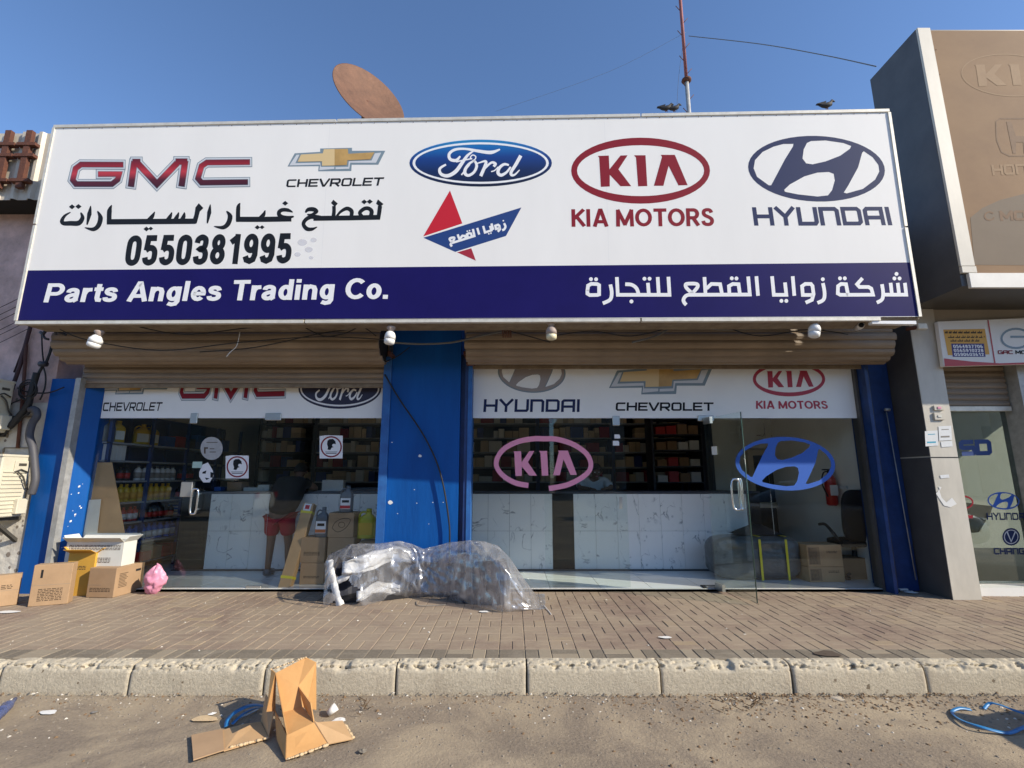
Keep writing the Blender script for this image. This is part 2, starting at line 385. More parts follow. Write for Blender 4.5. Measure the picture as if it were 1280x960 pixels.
def copy_tree(o, parent=None):
    c = o.copy(); COL.objects.link(c); c.parent = parent
    for ch in [k for k in o.children]: copy_tree(ch, c)
    return c
def grid(S, nu, nv, fn):
    """sheet from fn(u,v)->Vector"""
    vs = [fn(i / nu, j / nv) for j in range(nv + 1) for i in range(nu + 1)]
    fs = [(j * (nu + 1) + i, j * (nu + 1) + i + 1, (j + 1) * (nu + 1) + i + 1, (j + 1) * (nu + 1) + i) for j in range(nv) for i in range(nu)]
    S.add(vs, fs, 0, True); return S
def rotz(a, c=(0, 0, 0)): c = Vector(c); return Matrix.Translation(c) @ Matrix.Rotation(R(a), 4, 'Z')
def smooth_path(pts, k=5):
    pts = [Vector(p) for p in pts]; n = len(pts); out = []
    g = lambda i: pts[max(0, min(n - 1, i))]
    for i in range(n - 1):
        p0, p1, p2, p3 = g(i - 1), g(i), g(i + 1), g(i + 2)
        for j in range(k):
            t = j / k; out.append(.5 * (2 * p1 + (p2 - p0) * t + (2 * p0 - 5 * p1 + 4 * p2 - p3) * t * t + (3 * p1 - p0 - 3 * p2 + p3) * t ** 3))
    out.append(pts[-1]); return out
def hash2(*a):
    x = math.sin(sum(v * k for v, k in zip(a, (12.9898, 78.233, 37.719)))) * 43758.5453
    return x - math.floor(x)
def fbm(x, y, o=4):
    t, a = 0, .5
    for i in range(o):
        xi, yi = math.floor(x), math.floor(y); fx, fy = x - xi, y - yi; fx = fx * fx * (3 - 2 * fx); fy = fy * fy * (3 - 2 * fy)
        h = lambda p, q: hash2(p, q, i)
        t += a * ((h(xi, yi) * (1 - fx) + h(xi + 1, yi) * fx) * (1 - fy) + (h(xi, yi + 1) * (1 - fx) + h(xi + 1, yi + 1) * fx) * fy)
        x, y, a = x * 2.03, y * 2.03, a * .5
    return t

# ---------------------------------------------------------------- stroke lettering
def arc(cx, cy, rx, ry, a0, a1, n=10): return [(cx + rx * math.cos(R(a0 + (a1 - a0) * i / n)), cy + ry * math.sin(R(a0 + (a1 - a0) * i / n))) for i in range(n + 1)]
h = .095
BOLD = {  # (advance, [strokes]) cap height 1, baseline 0, y up
 'P': (.74, [[(h, 0), (h, 1)], [(h, .905), (.38, .905)] + arc(.38, .675, .2, .23, 80, -80) + [(.38, .445), (h, .445)]]),
 'a': (.60, [[(.10, .50), (.13, .60), (.25, .65), (.37, .61), (.41, .50), (.41, .12), (.45, .03)], [(.41, .40), (.22, .36), (.11, .28), (.10, .17), (.17, .09), (.28, .09), (.38, .16), (.41, .26)]]),
 'r': (.41, [[(h, 0), (h, .73)], [(h, .38), (.13, .53), (.22, .63), (.36, .64)]]),
 't': (.39, [[(.18, .92), (.18, .22), (.22, .10), (.35, .085)], [(.02, .655), (.35, .655)]]),
 's': (.58, [[(.43, .50), (.38, .61), (.26, .65), (.14, .61), (.12, .51), (.17, .43), (.28, .385), (.40, .33), (.43, .21), (.38, .12), (.26, .08), (.12, .12), (.09, .23)]]),
 'A': (.80, [[(.09, 0), (.355, .93), (.405, .93), (.67, 0)], [(.2, .28), (.56, .28)]]),
 'n': (.62, [[(h, 0), (h, .73)], [(h, .42), (.14, .56), (.26, .64), (.39, .60), (.44, .47), (.44, 0)]]),
 'g': (.62, [arc(.265, .37, .165, .275, 0, 360, 26), [(.44, .73), (.44, -.02), (.38, -.14), (.25, -.17), (.11, -.11)]]),
 'l': (.28, [[(h, 0), (h, 1)]]), 'i': (.28, [[(h, 0), (h, .73)], [(h, .83), (h, 1)]]),
 'e': (.60, [[(.1, .36), (.45, .36)] + arc(.275, .365, .18, .285, 8, 318, 14)]),
 'T': (.70, [[(.33, 0), (.33, .9)], [(.02, .91), (.64, .91)]]),
 'd': (.62, [arc(.265, .365, .165, .275, 0, 360, 26), [(.44, 0), (.44, 1)]]),
 'C': (.78, [arc(.40, .5, .305, .41, 42, 318, 16)]), 'o': (.62, [arc(.28, .365, .185, .28, 0, 360, 26)]),
 '.': (.28, [[(h, 0), (h, .19)]]), ' ': (.32, []),
 '0': (.62, [[(.1, .3), (.1, .7), (.15, .85), (.27, .905), (.39, .85), (.44, .7), (.44, .3), (.39, .15), (.27, .095), (.15, .15), (.1, .3)]]),
 '1': (.58, [[(.33, 0), (.33, 1)], [(.10, .72), (.33, .90)]]),
 '3': (.62, [[(.1, .72), (.13, .84), (.26, .905), (.39, .84), (.41, .7), (.36, .56), (.22, .52), (.37, .48), (.44, .36), (.43, .2), (.36, .12), (.26, .095), (.14, .14), (.1, .28)]]),
 '5': (.62, [[(.45, .905), (.15, .905), (.12, .50)], [(.10, .50), (.20, .57), (.33, .57), (.42, .48), (.44, .33), (.41, .17), (.27, .095), (.14, .15), (.1, .27)]]),
 '8': (.62, [arc(.27, .72, .145, .185, 0, 360, 26), arc(.27, .30, .17, .205, 0, 360, 26)]),
 '9': (.62, [arc(.27, .68, .165, .225, 0, 360, 26), [(.435, .68), (.44, .3), (.39, .15), (.27, .095), (.15, .14), (.1, .26)]]),
 '2': (.62, [[(.1, .7), (.14, .85), (.27, .905), (.4, .84), (.42, .68), (.33, .48), (.1, .095), (.45, .095)]]),
 '4': (.62, [[(.46, .3), (.1, .3), (.34, .95), (.34, 0)]]), '6': (.62, [arc(.27, .30, .17, .205, 0, 360, 26), [(.1, .3), (.12, .65), (.22, .88), (.38, .905)]]),
 'K': (.72, [[(h, 0), (h, 1)], [(.60, .98), (.12, .45)], [(.27, .55), (.62, .03)]]), 'I': (.30, [[(h, 0), (h, 1)]]), 'M': (.92, [[(h, 0), (.11, .90), (.43, .13), (.75, .90), (.77, 0)]]),
 'O': (.88, [arc(.41, .5, .315, .41, 0, 360, 20)]), 'R': (.72, [[(h, 0), (h, 1)], [(h, .905), (.36, .905)] + arc(.36, .685, .18, .22, 80, -80) + [(.34, .465), (h, .465)], [(.33, .47), (.58, .03)]]), 'S': (.66, [[(.50, .74), (.44, .87), (.30, .91), (.16, .85), (.13, .71), (.20, .59), (.38, .49), (.50, .38), (.51, .22), (.42, .11), (.27, .09), (.14, .15), (.09, .29)]]),
 '7': (.62, [[(.08, .905), (.45, .905), (.2, 0)]]),
}
WIDE = {  # squared capitals
 'C': (1.05, [[(.92, .9), (.2, .9), (.1, .8), (.1, .2), (.2, .1), (.92, .1)]]), 'H': (1.1, [[(.1, 0), (.1, 1)], [(.9, 0), (.9, 1)], [(.1, .5), (.9, .5)]]),
 'E': (1.02, [[(.92, .9), (.1, .9), (.1, .1), (.92, .1)], [(.1, .5), (.85, .5)]]), 'V': (1.08, [[(.04, 1), (.45, .08), (.55, .08), (.96, 1)]]),
 'R': (1.1, [[(.1, 0), (.1, .9), (.8, .9), (.9, .8), (.9, .55), (.8, .42), (.1, .42)], [(.5, .42), (.92, 0)]]),
 'O': (1.1, [[(.2, .1), (.1, .2), (.1, .8), (.2, .9), (.8, .9), (.9, .8), (.9, .2), (.8, .1), (.2, .1)]]),
 'L': (.98, [[(.1, 1), (.1, .1), (.92, .1)]]), 'T': (1.05, [[(0, .9), (.96, .9)], [(.48, .9), (.48, 0)]]),
 'Y': (1.1, [[(.04, 1), (.5, .48), (.96, 1)], [(.5, .5), (.5, 0)]]), 'U': (1.1, [[(.1, 1), (.1, .1), (.85, .1), (.92, .2), (.92, 1)]]),
 'N': (1.1, [[(.1, 0), (.1, .9), (.8, .9), (.9, .8), (.9, 0)]]), 'D': (1.1, [[(.1, .1), (.1, .9), (.8, .9), (.9, .8), (.9, .2), (.8, .1), (.1, .1)]]),
 'A': (1.1, [[(.1, 0), (.1, .8), (.2, .9), (.9, .9), (.9, 0)], [(.1, .42), (.9, .42)]]), 'I': (.36, [[(.12, 0), (.12, 1)]]),
 'G': (1.05, [[(.92, .9), (.2, .9), (.1, .8), (.1, .2), (.2, .1), (.9, .1), (.9, .48), (.55, .48)]]), 'M': (1.2, [[(.1, 0), (.1, .95), (.55, .3), (1.0, .95), (1.0, 0)]]), ' ': (.5, []),
 'S': (1.05, [[(.92, .9), (.2, .9), (.1, .8), (.1, .55), (.2, .5), (.85, .5), (.92, .42), (.92, .2), (.85, .1), (.08, .1)]]),
}
def letters(mb, S, text, quad, font=BOLD, w=.19, off=.003, slant=0, cap=1.0):
    adv = sum(font[c][0] for c in text); adv -= .08
    T = Sub(S, (0, 0, adv, 1), quad)
    x = 0
    for c in text:
        a, st = font[c]
        for p in st:
            sm_ = font is BOLD and len(p) > 6 and c in 'as0359nS'; parts = [[p[0]]]
            for i in range(1, len(p)):
                parts[-1].append(p[i])
                if i < len(p) - 1 and not sm_:
                    d1 = Vector(p[i]) - Vector(p[i - 1]); d2 = Vector(p[i + 1]) - Vector(p[i])
                    if d1.length and d2.length and d1.normalized().dot(d2.normalized()) < -.1:
                        e = Vector(p[i]) + d1.normalized() * w * .3; parts[-1][-1] = tuple(e); parts.append([tuple(Vector(p[i]) - d2.normalized() * w * .3)])
            for q in parts:
                cl = len(q) > 4 and (Vector(q[0]) - Vector(q[-1])).length < 1e-4
                mb.stroke(T, [(x + u + slant * v, 1 - v) for u, v in (q[:-1] if cl else q)], w, off, smooth=sm_, closed=cl)
        x += a
# emblems, each drawn in its own coordinate box and laid on any surface
def ell(cx, cy, rx, ry, tilt=0, n=48): return [(cx + rx * math.cos(2 * math.pi * k / n), cy + ry * math.sin(2 * math.pi * k / n) + tilt * math.cos(2 * math.pi * k / n)) for k in range(n)]
def emblem_h(S, m, parent, off=.003):
    holes = [[(452, 245), (390, 246), (330, 262), (262, 295), (216, 345), (207, 395), (228, 448), (300, 500), (315, 500), (328, 476), (400, 340), (450, 260)],
             [(560, 228), (650, 224), (760, 240), (808, 258), (800, 275), (740, 318), (650, 353), (570, 371), (530, 365), (508, 335), (515, 280), (535, 240)],
             [(885, 290), (940, 328), (975, 375), (981, 415), (955, 465), (880, 522), (780, 550), (762, 545), (790, 500), (850, 390), (875, 300)],
             [(395, 528), (430, 495), (520, 445), (600, 422), (670, 418), (700, 430), (707, 470), (690, 530), (665, 562), (600, 569), (480, 556), (400, 540)]]
    mb = MB(); mb.poly(S, ell(594, 398, 421, 202, 12), holes, off); return mb.build('emblem', m, parent)
KIAP = [[(275, 203), (355, 200), (360, 300), (440, 200), (492, 198), (425, 300), (518, 423), (440, 423), (362, 340), (362, 425), (297, 428), (285, 215)],
        [(538, 198), (622, 198), (635, 422), (568, 424), (553, 215)], [(733, 195), (835, 195), (928, 415), (862, 417), (790, 275), (752, 420), (683, 420), (742, 210)]]
def emblem_k(S, m, parent, off=.003, ring=None):
    mb = MB()
    if ring is None: mb.poly(S, ell(586, 310, 505, 240), [ell(586, 310, 462, 185)], off)
    else: mb.stroke(S, ring, 48, off, smooth=True)
    for p in KIAP: mb.poly(S, p, (), off)
    return mb.build('emblem', m, parent)
def emblem_c(S, parent, off=.003):
    mb = MB(); mb.poly(S, [(210, 310), (258, 222), (428, 212), (428, 190), (640, 185), (640, 205), (862, 205), (815, 298), (638, 298), (635, 340), (415, 342), (418, 308)], (), off)
    e = mb.build('emblem', M['steel'], parent)
    mb = MB(); mb.poly(S, [(222, 303), (270, 232), (290, 231), (262, 288), (428, 284), (432, 312), (522, 312), (522, 326), (422, 334), (428, 298)], (), off + .006)
    mb.poly(S, [(792, 222), (835, 217), (800, 285), (628, 285), (622, 325), (530, 328), (530, 314), (615, 312), (618, 275), (770, 270)], (), off + .006)
    mb.build('highlight', M['silver'], e)
    mb = MB(); mb.poly(S, [(278, 278), (300, 230), (445, 222), (452, 195), (526, 193), (526, 303), (440, 305), (440, 275)], (), off + .012); mb.build('cross', M['gold2'], e)
    mb = MB(); mb.poly(S, [(524, 193), (612, 192), (615, 225), (790, 215), (762, 262), (610, 268), (605, 300), (524, 303)], (), off + .0125); mb.build('cross', M['gold'], e)
    return e
FORDBLUE = layered('oval_blue_print', [(0, (.004, .006, .02)), (.35, (.006, .02, .09)), (.62, (.008, .045, .22)), (.85, (.01, .14, .42)), (1, (.02, .25, .52))], 'Z', .4)
def emblem_f(S, parent, off=.003, bm=None):
    mb = MB(); mb.poly(S, ell(612, 228, 600, 198), (), off); e = mb.build('emblem', bm or FORDBLUE, parent)
    mb = MB(); mb.poly(S, ell(612, 228, 574, 175), [ell(612, 228, 552, 158)], off + .006); mb.build('ring', M['white'], e)
    mb = MB(); o = off + .006
    mb.stroke(S, [(440, 170), (405, 205), (355, 195), (348, 150), (395, 115), (480, 108), (600, 128), (700, 138), (775, 112)], [14, 26, 26, 24, 22, 18, 26, 30, 12], o, smooth=True)
    mb.stroke(S, [(560, 120), (500, 165), (450, 235), (400, 300), (335, 335), (278, 320), (268, 275), (320, 240)], [10, 22, 30, 32, 30, 26, 22, 16], o, smooth=True)
    mb.stroke(S, [(405, 218), (460, 205), (540, 190)], 12, o, smooth=True)
    mb.stroke(S, [(540, 195), (525, 180), (545, 160), (570, 172), (565, 195), (540, 210)], 10, o, smooth=True)
    mb.stroke(S, [(565, 205), (520, 230), (485, 275), (480, 315), (510, 332), (555, 305), (578, 255), (565, 215), (540, 212)], [14, 20, 26, 28, 24, 22, 24, 20, 12], o, smooth=True)
    mb.stroke(S, [(450, 328), (480, 290), (520, 240)], 12, o, smooth=True)
    mb.stroke(S, [(570, 235), (610, 222), (650, 212), (655, 235), (620, 320), (612, 338)], [10, 12, 20, 26, 28, 26], o, smooth=True)
    mb.stroke(S, [(640, 280), (680, 240), (710, 222), (735, 235), (722, 258)], [18, 18, 20, 26, 22], o, smooth=True)
    mb.stroke(S, [(700, 300), (730, 290), (760, 260)], 10, o, smooth=True)
    mb.stroke(S, [(850, 245), (810, 238), (770, 268), (758, 310), (785, 330), (830, 305), (865, 260)], [16, 22, 26, 28, 26, 20, 16], o, smooth=True)
    mb.stroke(S, [(950, 165), (905, 245), (870, 300), (872, 328), (900, 325), (940, 285)], [30, 28, 26, 24, 16, 8], o, smooth=True)
    mb.build('script', M['white'], e); return e
GRED = layered('red_letter_print', [(0, (.05, .006, .01)), (.3, (.10, .01, .015)), (.55, (.52, .04, .05)), (.75, (.30, .015, .02)), (1, (.12, .008, .012))], 'Z', .4)
def emblem_g(S, parent, off=.003, rm=None):
    G = [[(615, 303), (405, 302), (378, 322), (364, 380), (380, 400), (560, 400), (588, 378), (596, 350), (492, 350)], ]
    Mm = [[(655, 412), (672, 288)], [(690, 298), (785, 400), (885, 296)], [(908, 410), (926, 285)], [(664, 290), (700, 290)], [(880, 288), (935, 288)]]
    C = [[(1248, 290), (1035, 292), (1008, 310), (990, 372), (1008, 393), (1238, 390)]]
    prev = None
    for i, (ex, m, nm) in enumerate(((26, M['steel'], 'outline'), (19, M['silver'], 'border'), (6, M['steel'], 'outline'), (2, rm or GRED, 'letters'))):
        mb = MB()
        for st, w in ((G, 26), (Mm, 30), (C, 26)):
            for p in st:
                q = list(p); e_ = ex / 2
                a, b = Vector(q[0]), Vector(q[1]); q[0] = tuple(a + (a - b).normalized() * e_)
                a, b = Vector(q[-1]), Vector(q[-2]); q[-1] = tuple(a + (a - b).normalized() * e_)
                mb.stroke(S, q, w + ex - 2, off + i * .0055)
        o = mb.build('emblem' if prev is None else nm, m, prev or parent)
        if prev is None: prev = o
    return prev

# ================================================================ GROUND
KY0, KY1, PY1 = 3.80, 3.93, 6.05      # kerb front, kerb back, pavement end
def road_z(x, y):
    z = (fbm(x * .9 + 3, y * .9) - .5) * .014 * min(1, max(0, (6 - abs(x)) / 3))
    d = max(0, 1 - (KY0 - y) / .55) if y < KY0 else 0      # sand drifted against the kerb
    return z * .6 + d * d * (.018 + .05 * max(0, fbm(x * 1.7, 9) - .42)) - .004
mb = MB()
nx, ny = 150, 44; x0, x1, y0, y1 = -7.5, 7.5, .5, KY0 + .02
grid(mb, nx, ny, lambda u, v: Vector((x0 + (x1 - x0) * u, y0 + (y1 - y0) * v, road_z(x0 + (x1 - x0) * u, y0 + (y1 - y0) * v) if 0 < u < 1 and v > 0 else -.004)))
B = 900
mb.quad((-B, -B, -.004), (B, -B, -.004), (B, y0, -.004), (-B, y0, -.004)); mb.quad((-B, y0, -.004), (x0, y0, -.004), (x0, B, -.004), (-B, B, -.004)); mb.quad((x1, y0, -.004), (B, y0, -.004), (B, B, -.004), (x1, B, -.004))
mb.build('road', M['road'], kind='structure')
# kerb: one stone per casting, chipped top edge
kerb = bpy.data.objects.new('kerb', None); COL.objects.link(kerb); kerb['kind'] = 'structure'; kerb.location = (0, KY0, 0)
kx = [-6.55, -5.6, -4.62, -3.66, -2.73, -1.77, -.83, .105, 1.06, 2.0, 2.95, 3.9, 4.85, 5.8, 6.75]
for i in range(len(kx) - 1):
    mb = MB(); n = 26; g = .006
    dy = (hash2(i, 3) - .5) * .012; dz = (hash2(i, 5) - .5) * .008
    prof = [(0, -.06), (.0, .03), (.003, .10), (.008, .15), (.018, .178), (.034, .192), (.07, .198), (.128, .198)]
    def kp(u, v):
        j = v * (len(prof) - 1); a = int(min(j, len(prof) - 2)); t = j - a
        y = prof[a][0] * (1 - t) + prof[a + 1][0] * t; z = prof[a][1] * (1 - t) + prof[a + 1][1] * t
        x = kx[i] + g + (kx[i + 1] - kx[i] - 2 * g) * u
        chip = (max(0, fbm(x * 26 + i, y * 90 + z * 70) - .50) * .16 + max(0, fbm(x * 9, 8.2 + i) - .62) * .2) * math.exp(-((z - .182) / .020) ** 2)
        e = min(u, 1 - u) * (kx[i + 1] - kx[i]); ro = max(0, .012 - e) * .6
        return Vector((x, KY0 + y + dy + chip + ro + .004 * fbm(x * 5, z * 12), z + dz - chip * .6 - ro * .5 + .004 * fbm(x * 14, y * 60 + i)))
    grid(mb, n * 4, 21, kp)
    for s_, u in ((0, 0), (1, 1)):
        pts = [kp(u, k / 21) for k in range(22)] + [Vector((kp(u, 1).x, KY1, -.06))]
        mb.add(pts, [tuple(range(len(pts)))] if s_ else [tuple(range(len(pts) - 1, -1, -1))])
    mb.build('kerb_stone', M['kerb'], kerb)
MB().box((-6.5, KY0 + .07, -.05), (6.7, KY1 + .01, .165)).build('joint_fill', M['jointd'], kerb)
# pavement bed and basket-weave pavers
pave = MB().box((-9, KY1 - .002, -.05), (9, PY1 + .02, GZ - .005)).build('pavement', M['joint'], kind='structure')
pieces = []
C0 = .1 - 40 * .2
rows = 11
for ci in range(0, 80):
    for rj in range(rows):
        xa = C0 + ci * .2; ya = KY1 + .002 + rj * .1935
        if abs(xa + .1) > 4.5 + (ya - 3.9) * .9: continue
        if (ci + rj) % 2: pieces.append((xa, ya, .2, .0965, rj)); pieces.append((xa, ya + .0968, .2, .0965, rj))
        else: pieces.append((xa, ya, .1, .193, rj)); pieces.append((xa + .1, ya, .1, .193, rj))
def size_px(p):
    zc = (p[1] + p[3] / 2) * CP - (H - GZ) * SP_; return p[2] * p[3] / zc ** 3
vis = lambda p: abs((p[0] + p[2] / 2) / ((p[1]) * CP - .25)) < 1.06
pieces.sort(key=lambda p: (not vis(p), -size_px(p)))
protos = {}
def paver_geo(mb, x, y, wx, wy, z, tilt=(0, 0)):
    g, b = .0022 if wx > .15 else .0022, .004
    X0, X1, Y0, Y1 = x + g, x + wx - g, y + g, y + wy - g
    f = lambda X, Y, dz: (X, Y, z + dz + (X - x - wx / 2) * tilt[0] + (Y - y - wy / 2) * tilt[1])
    vs = [f(X0, Y0, -.012), f(X1, Y0, -.012), f(X1, Y1, -.012), f(X0, Y1, -.012), f(X0, Y0, -b), f(X1, Y0, -b), f(X1, Y1, -b), f(X0, Y1, -b), f(X0 + b, Y0 + b, 0), f(X1 - b, Y0 + b, 0), f(X1 - b, Y1 - b, 0), f(X0 + b, Y1 - b, 0)]
    fs = [(8, 9, 10, 11)]
    for a in (0, 4): fs += [(a + i, a + (i + 1) % 4, a + 4 + (i + 1) % 4, a + 4 + i) for i in range(4)]
    mb.add(vs, fs)
for (wx, wy) in ((.2, .0965), (.1, .193)):
    for mn in ('paver', 'paverg'):
        mb = MB(); paver_geo(mb, -wx / 2, -wy / 2, wx, wy, 0); protos[(wx, wy, mn)] = mb.build('paver', M[mn], mesh_only=True)
for p in pieces[:299]:
    x, y, wx, wy, rj = p
    mn = 'paverg' if rj == 0 else 'paver'
    o = link('paver', protos[(wx, wy, mn)], pave)
    o.location = (x + wx / 2, y + wy / 2, GZ + (hash2(x, y) - .5) * .003); o.rotation_euler = ((hash2(x, y, 2) - .5) * .012, (hash2(x, y, 3) - .5) * .012, 0)
mb = MB(); tones = []
for p in pieces[299:]:
    x, y, wx, wy, rj = p
    paver_geo(mb, x, y, wx, wy, GZ + (hash2(x, y) - .5) * .003, ((hash2(x, y, 2) - .5) * .012, (hash2(x, y, 3) - .5) * .012)); mb.mi[-9:] = [1 if rj == 0 else 0] * 9
    tones += [hash2(x, y, 7)] * 9
fp = mb.build('far_paver', [M['paver'], M['paverg']], pave, kind='stuff')
at_ = fp.data.attributes.new('tone', 'FLOAT', 'FACE'); at_.data.foreach_set('value', tones)

# ================================================================ SHOP BUILDING
shop = thing('shop_building', 'single storey car parts shop with blue painted piers and glass fronts below the big signboard', 'shop building', (0, 6.2, 0))
def sbox(name, lo, hi, m, parent=shop, bev=0): return MB().box(lo, hi, bev=bev).build(name, m, parent)
WT = 3.0
sbox('front_wall', (-5.3, 6.35, 3.0), (4.83, 6.6, 4.9), M['facade'])
sbox('roof', (-5.6, 6.6, 4.7), (4.83, 12.0, 4.85), M['ceil'])
sbox('ceiling', (-5.45, 6.36, 3.3), (4.83, 11.6, 3.36), M['ceil'])
sbox('back_wall', (-5.6, 11.0, 0), (4.83, 11.2, 4.7), M['rackd'])
sbox('side_wall', (-5.75, 6.36, 0), (-5.55, 11.0, 4.7), M['wall_in'])
sbox('side_wall', (4.55, 6.36, 0), (4.80, 11.0, 4.7), M['wall_in'])
# floor of separate tiles near the glass
fl = sbox('floor', (-5.55, PY1 + .02, -.02), (4.55, 11.0, FZ - .004), M['rackd'])
tm = MB().box((-.298, -.298, -.02), (.298, .298, 0), bev=.0015).build('floor_tile', M['tile'], mesh_only=True)
for i in range(17):
    for j in range(9):
        X, Y = -5.25 + i * .6, 6.37 + j * .6
        if j == 0 or Y < 11:
            t = link('floor_tile', tm, shop); t.location = (X, Y - 6.2, FZ)
sbox('threshold', (-5.24, PY1 + .02, GZ - .05), (-1.55, PY1 + .035, FZ), M['tile']); sbox('threshold', (-.48, PY1 + .02, GZ - .05), (4.36, PY1 + .035, FZ), M['tile'])
# centre pier, painted blue with recessed cable channel
pier = sbox('pier', (-1.50, 5.97, GZ), (-.64, 6.4, 4.7), M['bluep'])
sbox('pier_edge', (-1.60, 5.95, GZ), (-1.502, 6.3, 3.0), M['bluel'], pier); sbox('channel', (-.638, 6.03, GZ), (-.585, 6.3, 3.05), M['blued'], pier)
sbox('pier_edge', (-.583, 5.96, GZ), (-.545, 6.3, 3.05), M['blued'], pier); sbox('pier_edge', (-.543, 5.95, GZ), (-.492, 6.25, 3.0), M['bluel'], pier)
S = Plane((0, 5.968, 0), (0, -1, 0))
mb = MB()
for (x, y, r) in ((525, 570, 2.6), (488, 628, 3.6), (541, 628, .8), (554, 628, .7), (521, 629, .8), (490, 553, 1), (518, 612, .7), (536, 655, .6), (560, 690, .8), (505, 700, .9), (497, 642, .8)):
    mb.poly(S, [(x + r * .7 * (1.1 + .3 * hash2(k, x)) * math.cos(k * .9), y + r * .7 * (.8 + .4 * hash2(k, y)) * math.sin(k * .9)) for k in range(7)], (), .001)
mb.build('paint_chip', M['chip'], pier, kind='stuff')
# left pier: painted wall edge, guide rail, blue reveal
lp = sbox('pier', (-5.72, 5.955, GZ), (-5.385, 6.4, 2.72), M['bluep'])
sbox('guide_rail', (-5.38, 5.90, GZ), (-5.315, 5.99, 2.72), M['rail'], lp)
MB().slab([(-5.314, 5.99, GZ), (-5.18, 6.10, GZ), (-5.18, 6.3, GZ), (-5.384, 6.3, GZ), (-5.384, 5.99, GZ)], (0, 0, 2.5)).build('reveal', M['bluep'], lp)
mb = MB()
for k in range(15):
    z = GZ + .3 + hash2(k, 1) * 1.1; x = -5.30 + hash2(k, 2) * .10; y = 5.99 + (x + 5.314) / .134 * .11 - .002; r = .002 + .006 * hash2(k, 3) ** 2
    mb.add([(x - r, y - r * .8, z - r * 2), (x + r, y + r * .8, z - r), (x + r, y + r * .8, z + r * 2), (x - r, y - r * .8, z + r)], [(0, 1, 2, 3)])
mb.build('paint_chip', M['chip'], lp, kind='stuff')
# right jamb
rp = sbox('pier', (4.47, 6.10, GZ), (4.80, 6.4, 3.05), M['blued'])
sbox('guide_rail', (4.38, 5.93, GZ), (4.42, 6.12, 3.05), M['blued'], rp); sbox('guide_rail', (4.44, 5.98, GZ), (4.465, 6.12, 3.05), M['rackd'], rp)
sbox('reveal', (4.345, 6.06, GZ), (4.375, 6.2, 3.05), M['gray_c'], rp)
mb = MB(); mb.tube([atY(1108, 515, 6.06), atY(1130, 640, 6.06), atY(1145, 725, 6.06)], .006, 6); mb.tube([atY(1106, 512, 6.04), atY(1112, 512, 6.04)], .02, 8); mb.build('hanging_rod', M['rail'], rp)

# roller shutters: coil of slats above, curtain below
def shutter(x0, x1, zb, label, curtain_x=None):
    t = thing('roller_shutter', label, 'shutter', ((x0 + x1) / 2, 5.8, 3.13), 'brown roller shutters of the parts shop')
    cx0, cx1 = curtain_x
    # coil
    n = 15; c = Vector((0, 5.80, 3.13)); Rr = .25
    sm = None
    for k in range(n):
        a = R(150 - k * 24)
        if sm is None:
            mb = MB(); L_ = 2 * Rr * math.sin(R(12)) * .98
            pr = [(-L_ / 2, -.012), (-L_ * .40, .004), (-L_ * .1, .014), (L_ * .2, .012), (L_ * .40, -.002), (L_ / 2, -.014), (L_ / 2, -.02), (-L_ / 2, -.02)]
            W_ = (x1 - x0) / 2
            vs = [(-W_, p[0], p[1]) for p in pr] + [(W_, p[0], p[1]) for p in pr]; m_ = len(pr)
            mb.add(vs, [tuple(range(m_ - 1, -1, -1)), tuple(range(m_, 2 * m_))] + [(i, (i + 1) % m_, (i + 1) % m_ + m_, i + m_) for i in range(m_)])
            sm = mb.build('slat', M['shutter'], mesh_only=True)
        o = link('slat', sm, t); d = Vector((0, math.cos(a), math.sin(a)))
        o.location = (0 + (hash2(k, x0) - .5) * .03, d.y * Rr, d.z * Rr); o.rotation_euler = (a - math.pi / 2, 0, 0)
    mb = MB(); mb.tube([(x0 + .02, 5.80, 3.13), (x1 - .02, 5.80, 3.13)], .235, 20); mb.build('drum', M['dark'], t)
    # curtain
    ztop = 3.0; hgt = .072; k = 0; z = zb + .05
    mb = MB(); W_ = (cx1 - cx0) / 2
    pr = [(-.002, 0), (-.014, .010), (-.017, .03), (-.012, .05), (-.002, .062), (-.001, hgt - .002), (.008, hgt - .002), (.008, 0)]
    m_ = len(pr); mb.add([(-W_, p[0], p[1]) for p in pr] + [(W_, p[0], p[1]) for p in pr], [tuple(range(m_)), tuple(range(2 * m_ - 1, m_ - 1, -1))] + [(i, i + m_, (i + 1) % m_ + m_, (i + 1) % m_) for i in range(m_)])
    cm = mb.build('slat', M['shutter'], mesh_only=True)
    while z < ztop:
        o = link('slat', cm, t); o.location = ((cx0 + cx1) / 2 - t.location.x, 5.99 - 5.8, z - 3.13); z += hgt
    MB().box((cx0, 5.972, zb), (cx1, 6.0, zb + .05), bev=.004).build('bottom_bar', M['soffit'], t)
    for x in (cx0 - .01, cx1 + .01):
        MB().box((x - .02, 5.75, 2.98), (x + .02, 5.98, 3.02)).build('bracket', M['rust'], t)
    return t
shutter(-5.42, -1.56, 2.61, 'brown roller shutter raised over the left shop window', (-5.37, -1.50))
shutter(-.55, 4.52, 2.85, 'brown roller shutter raised over the right shop window', (-.56, 4.40))

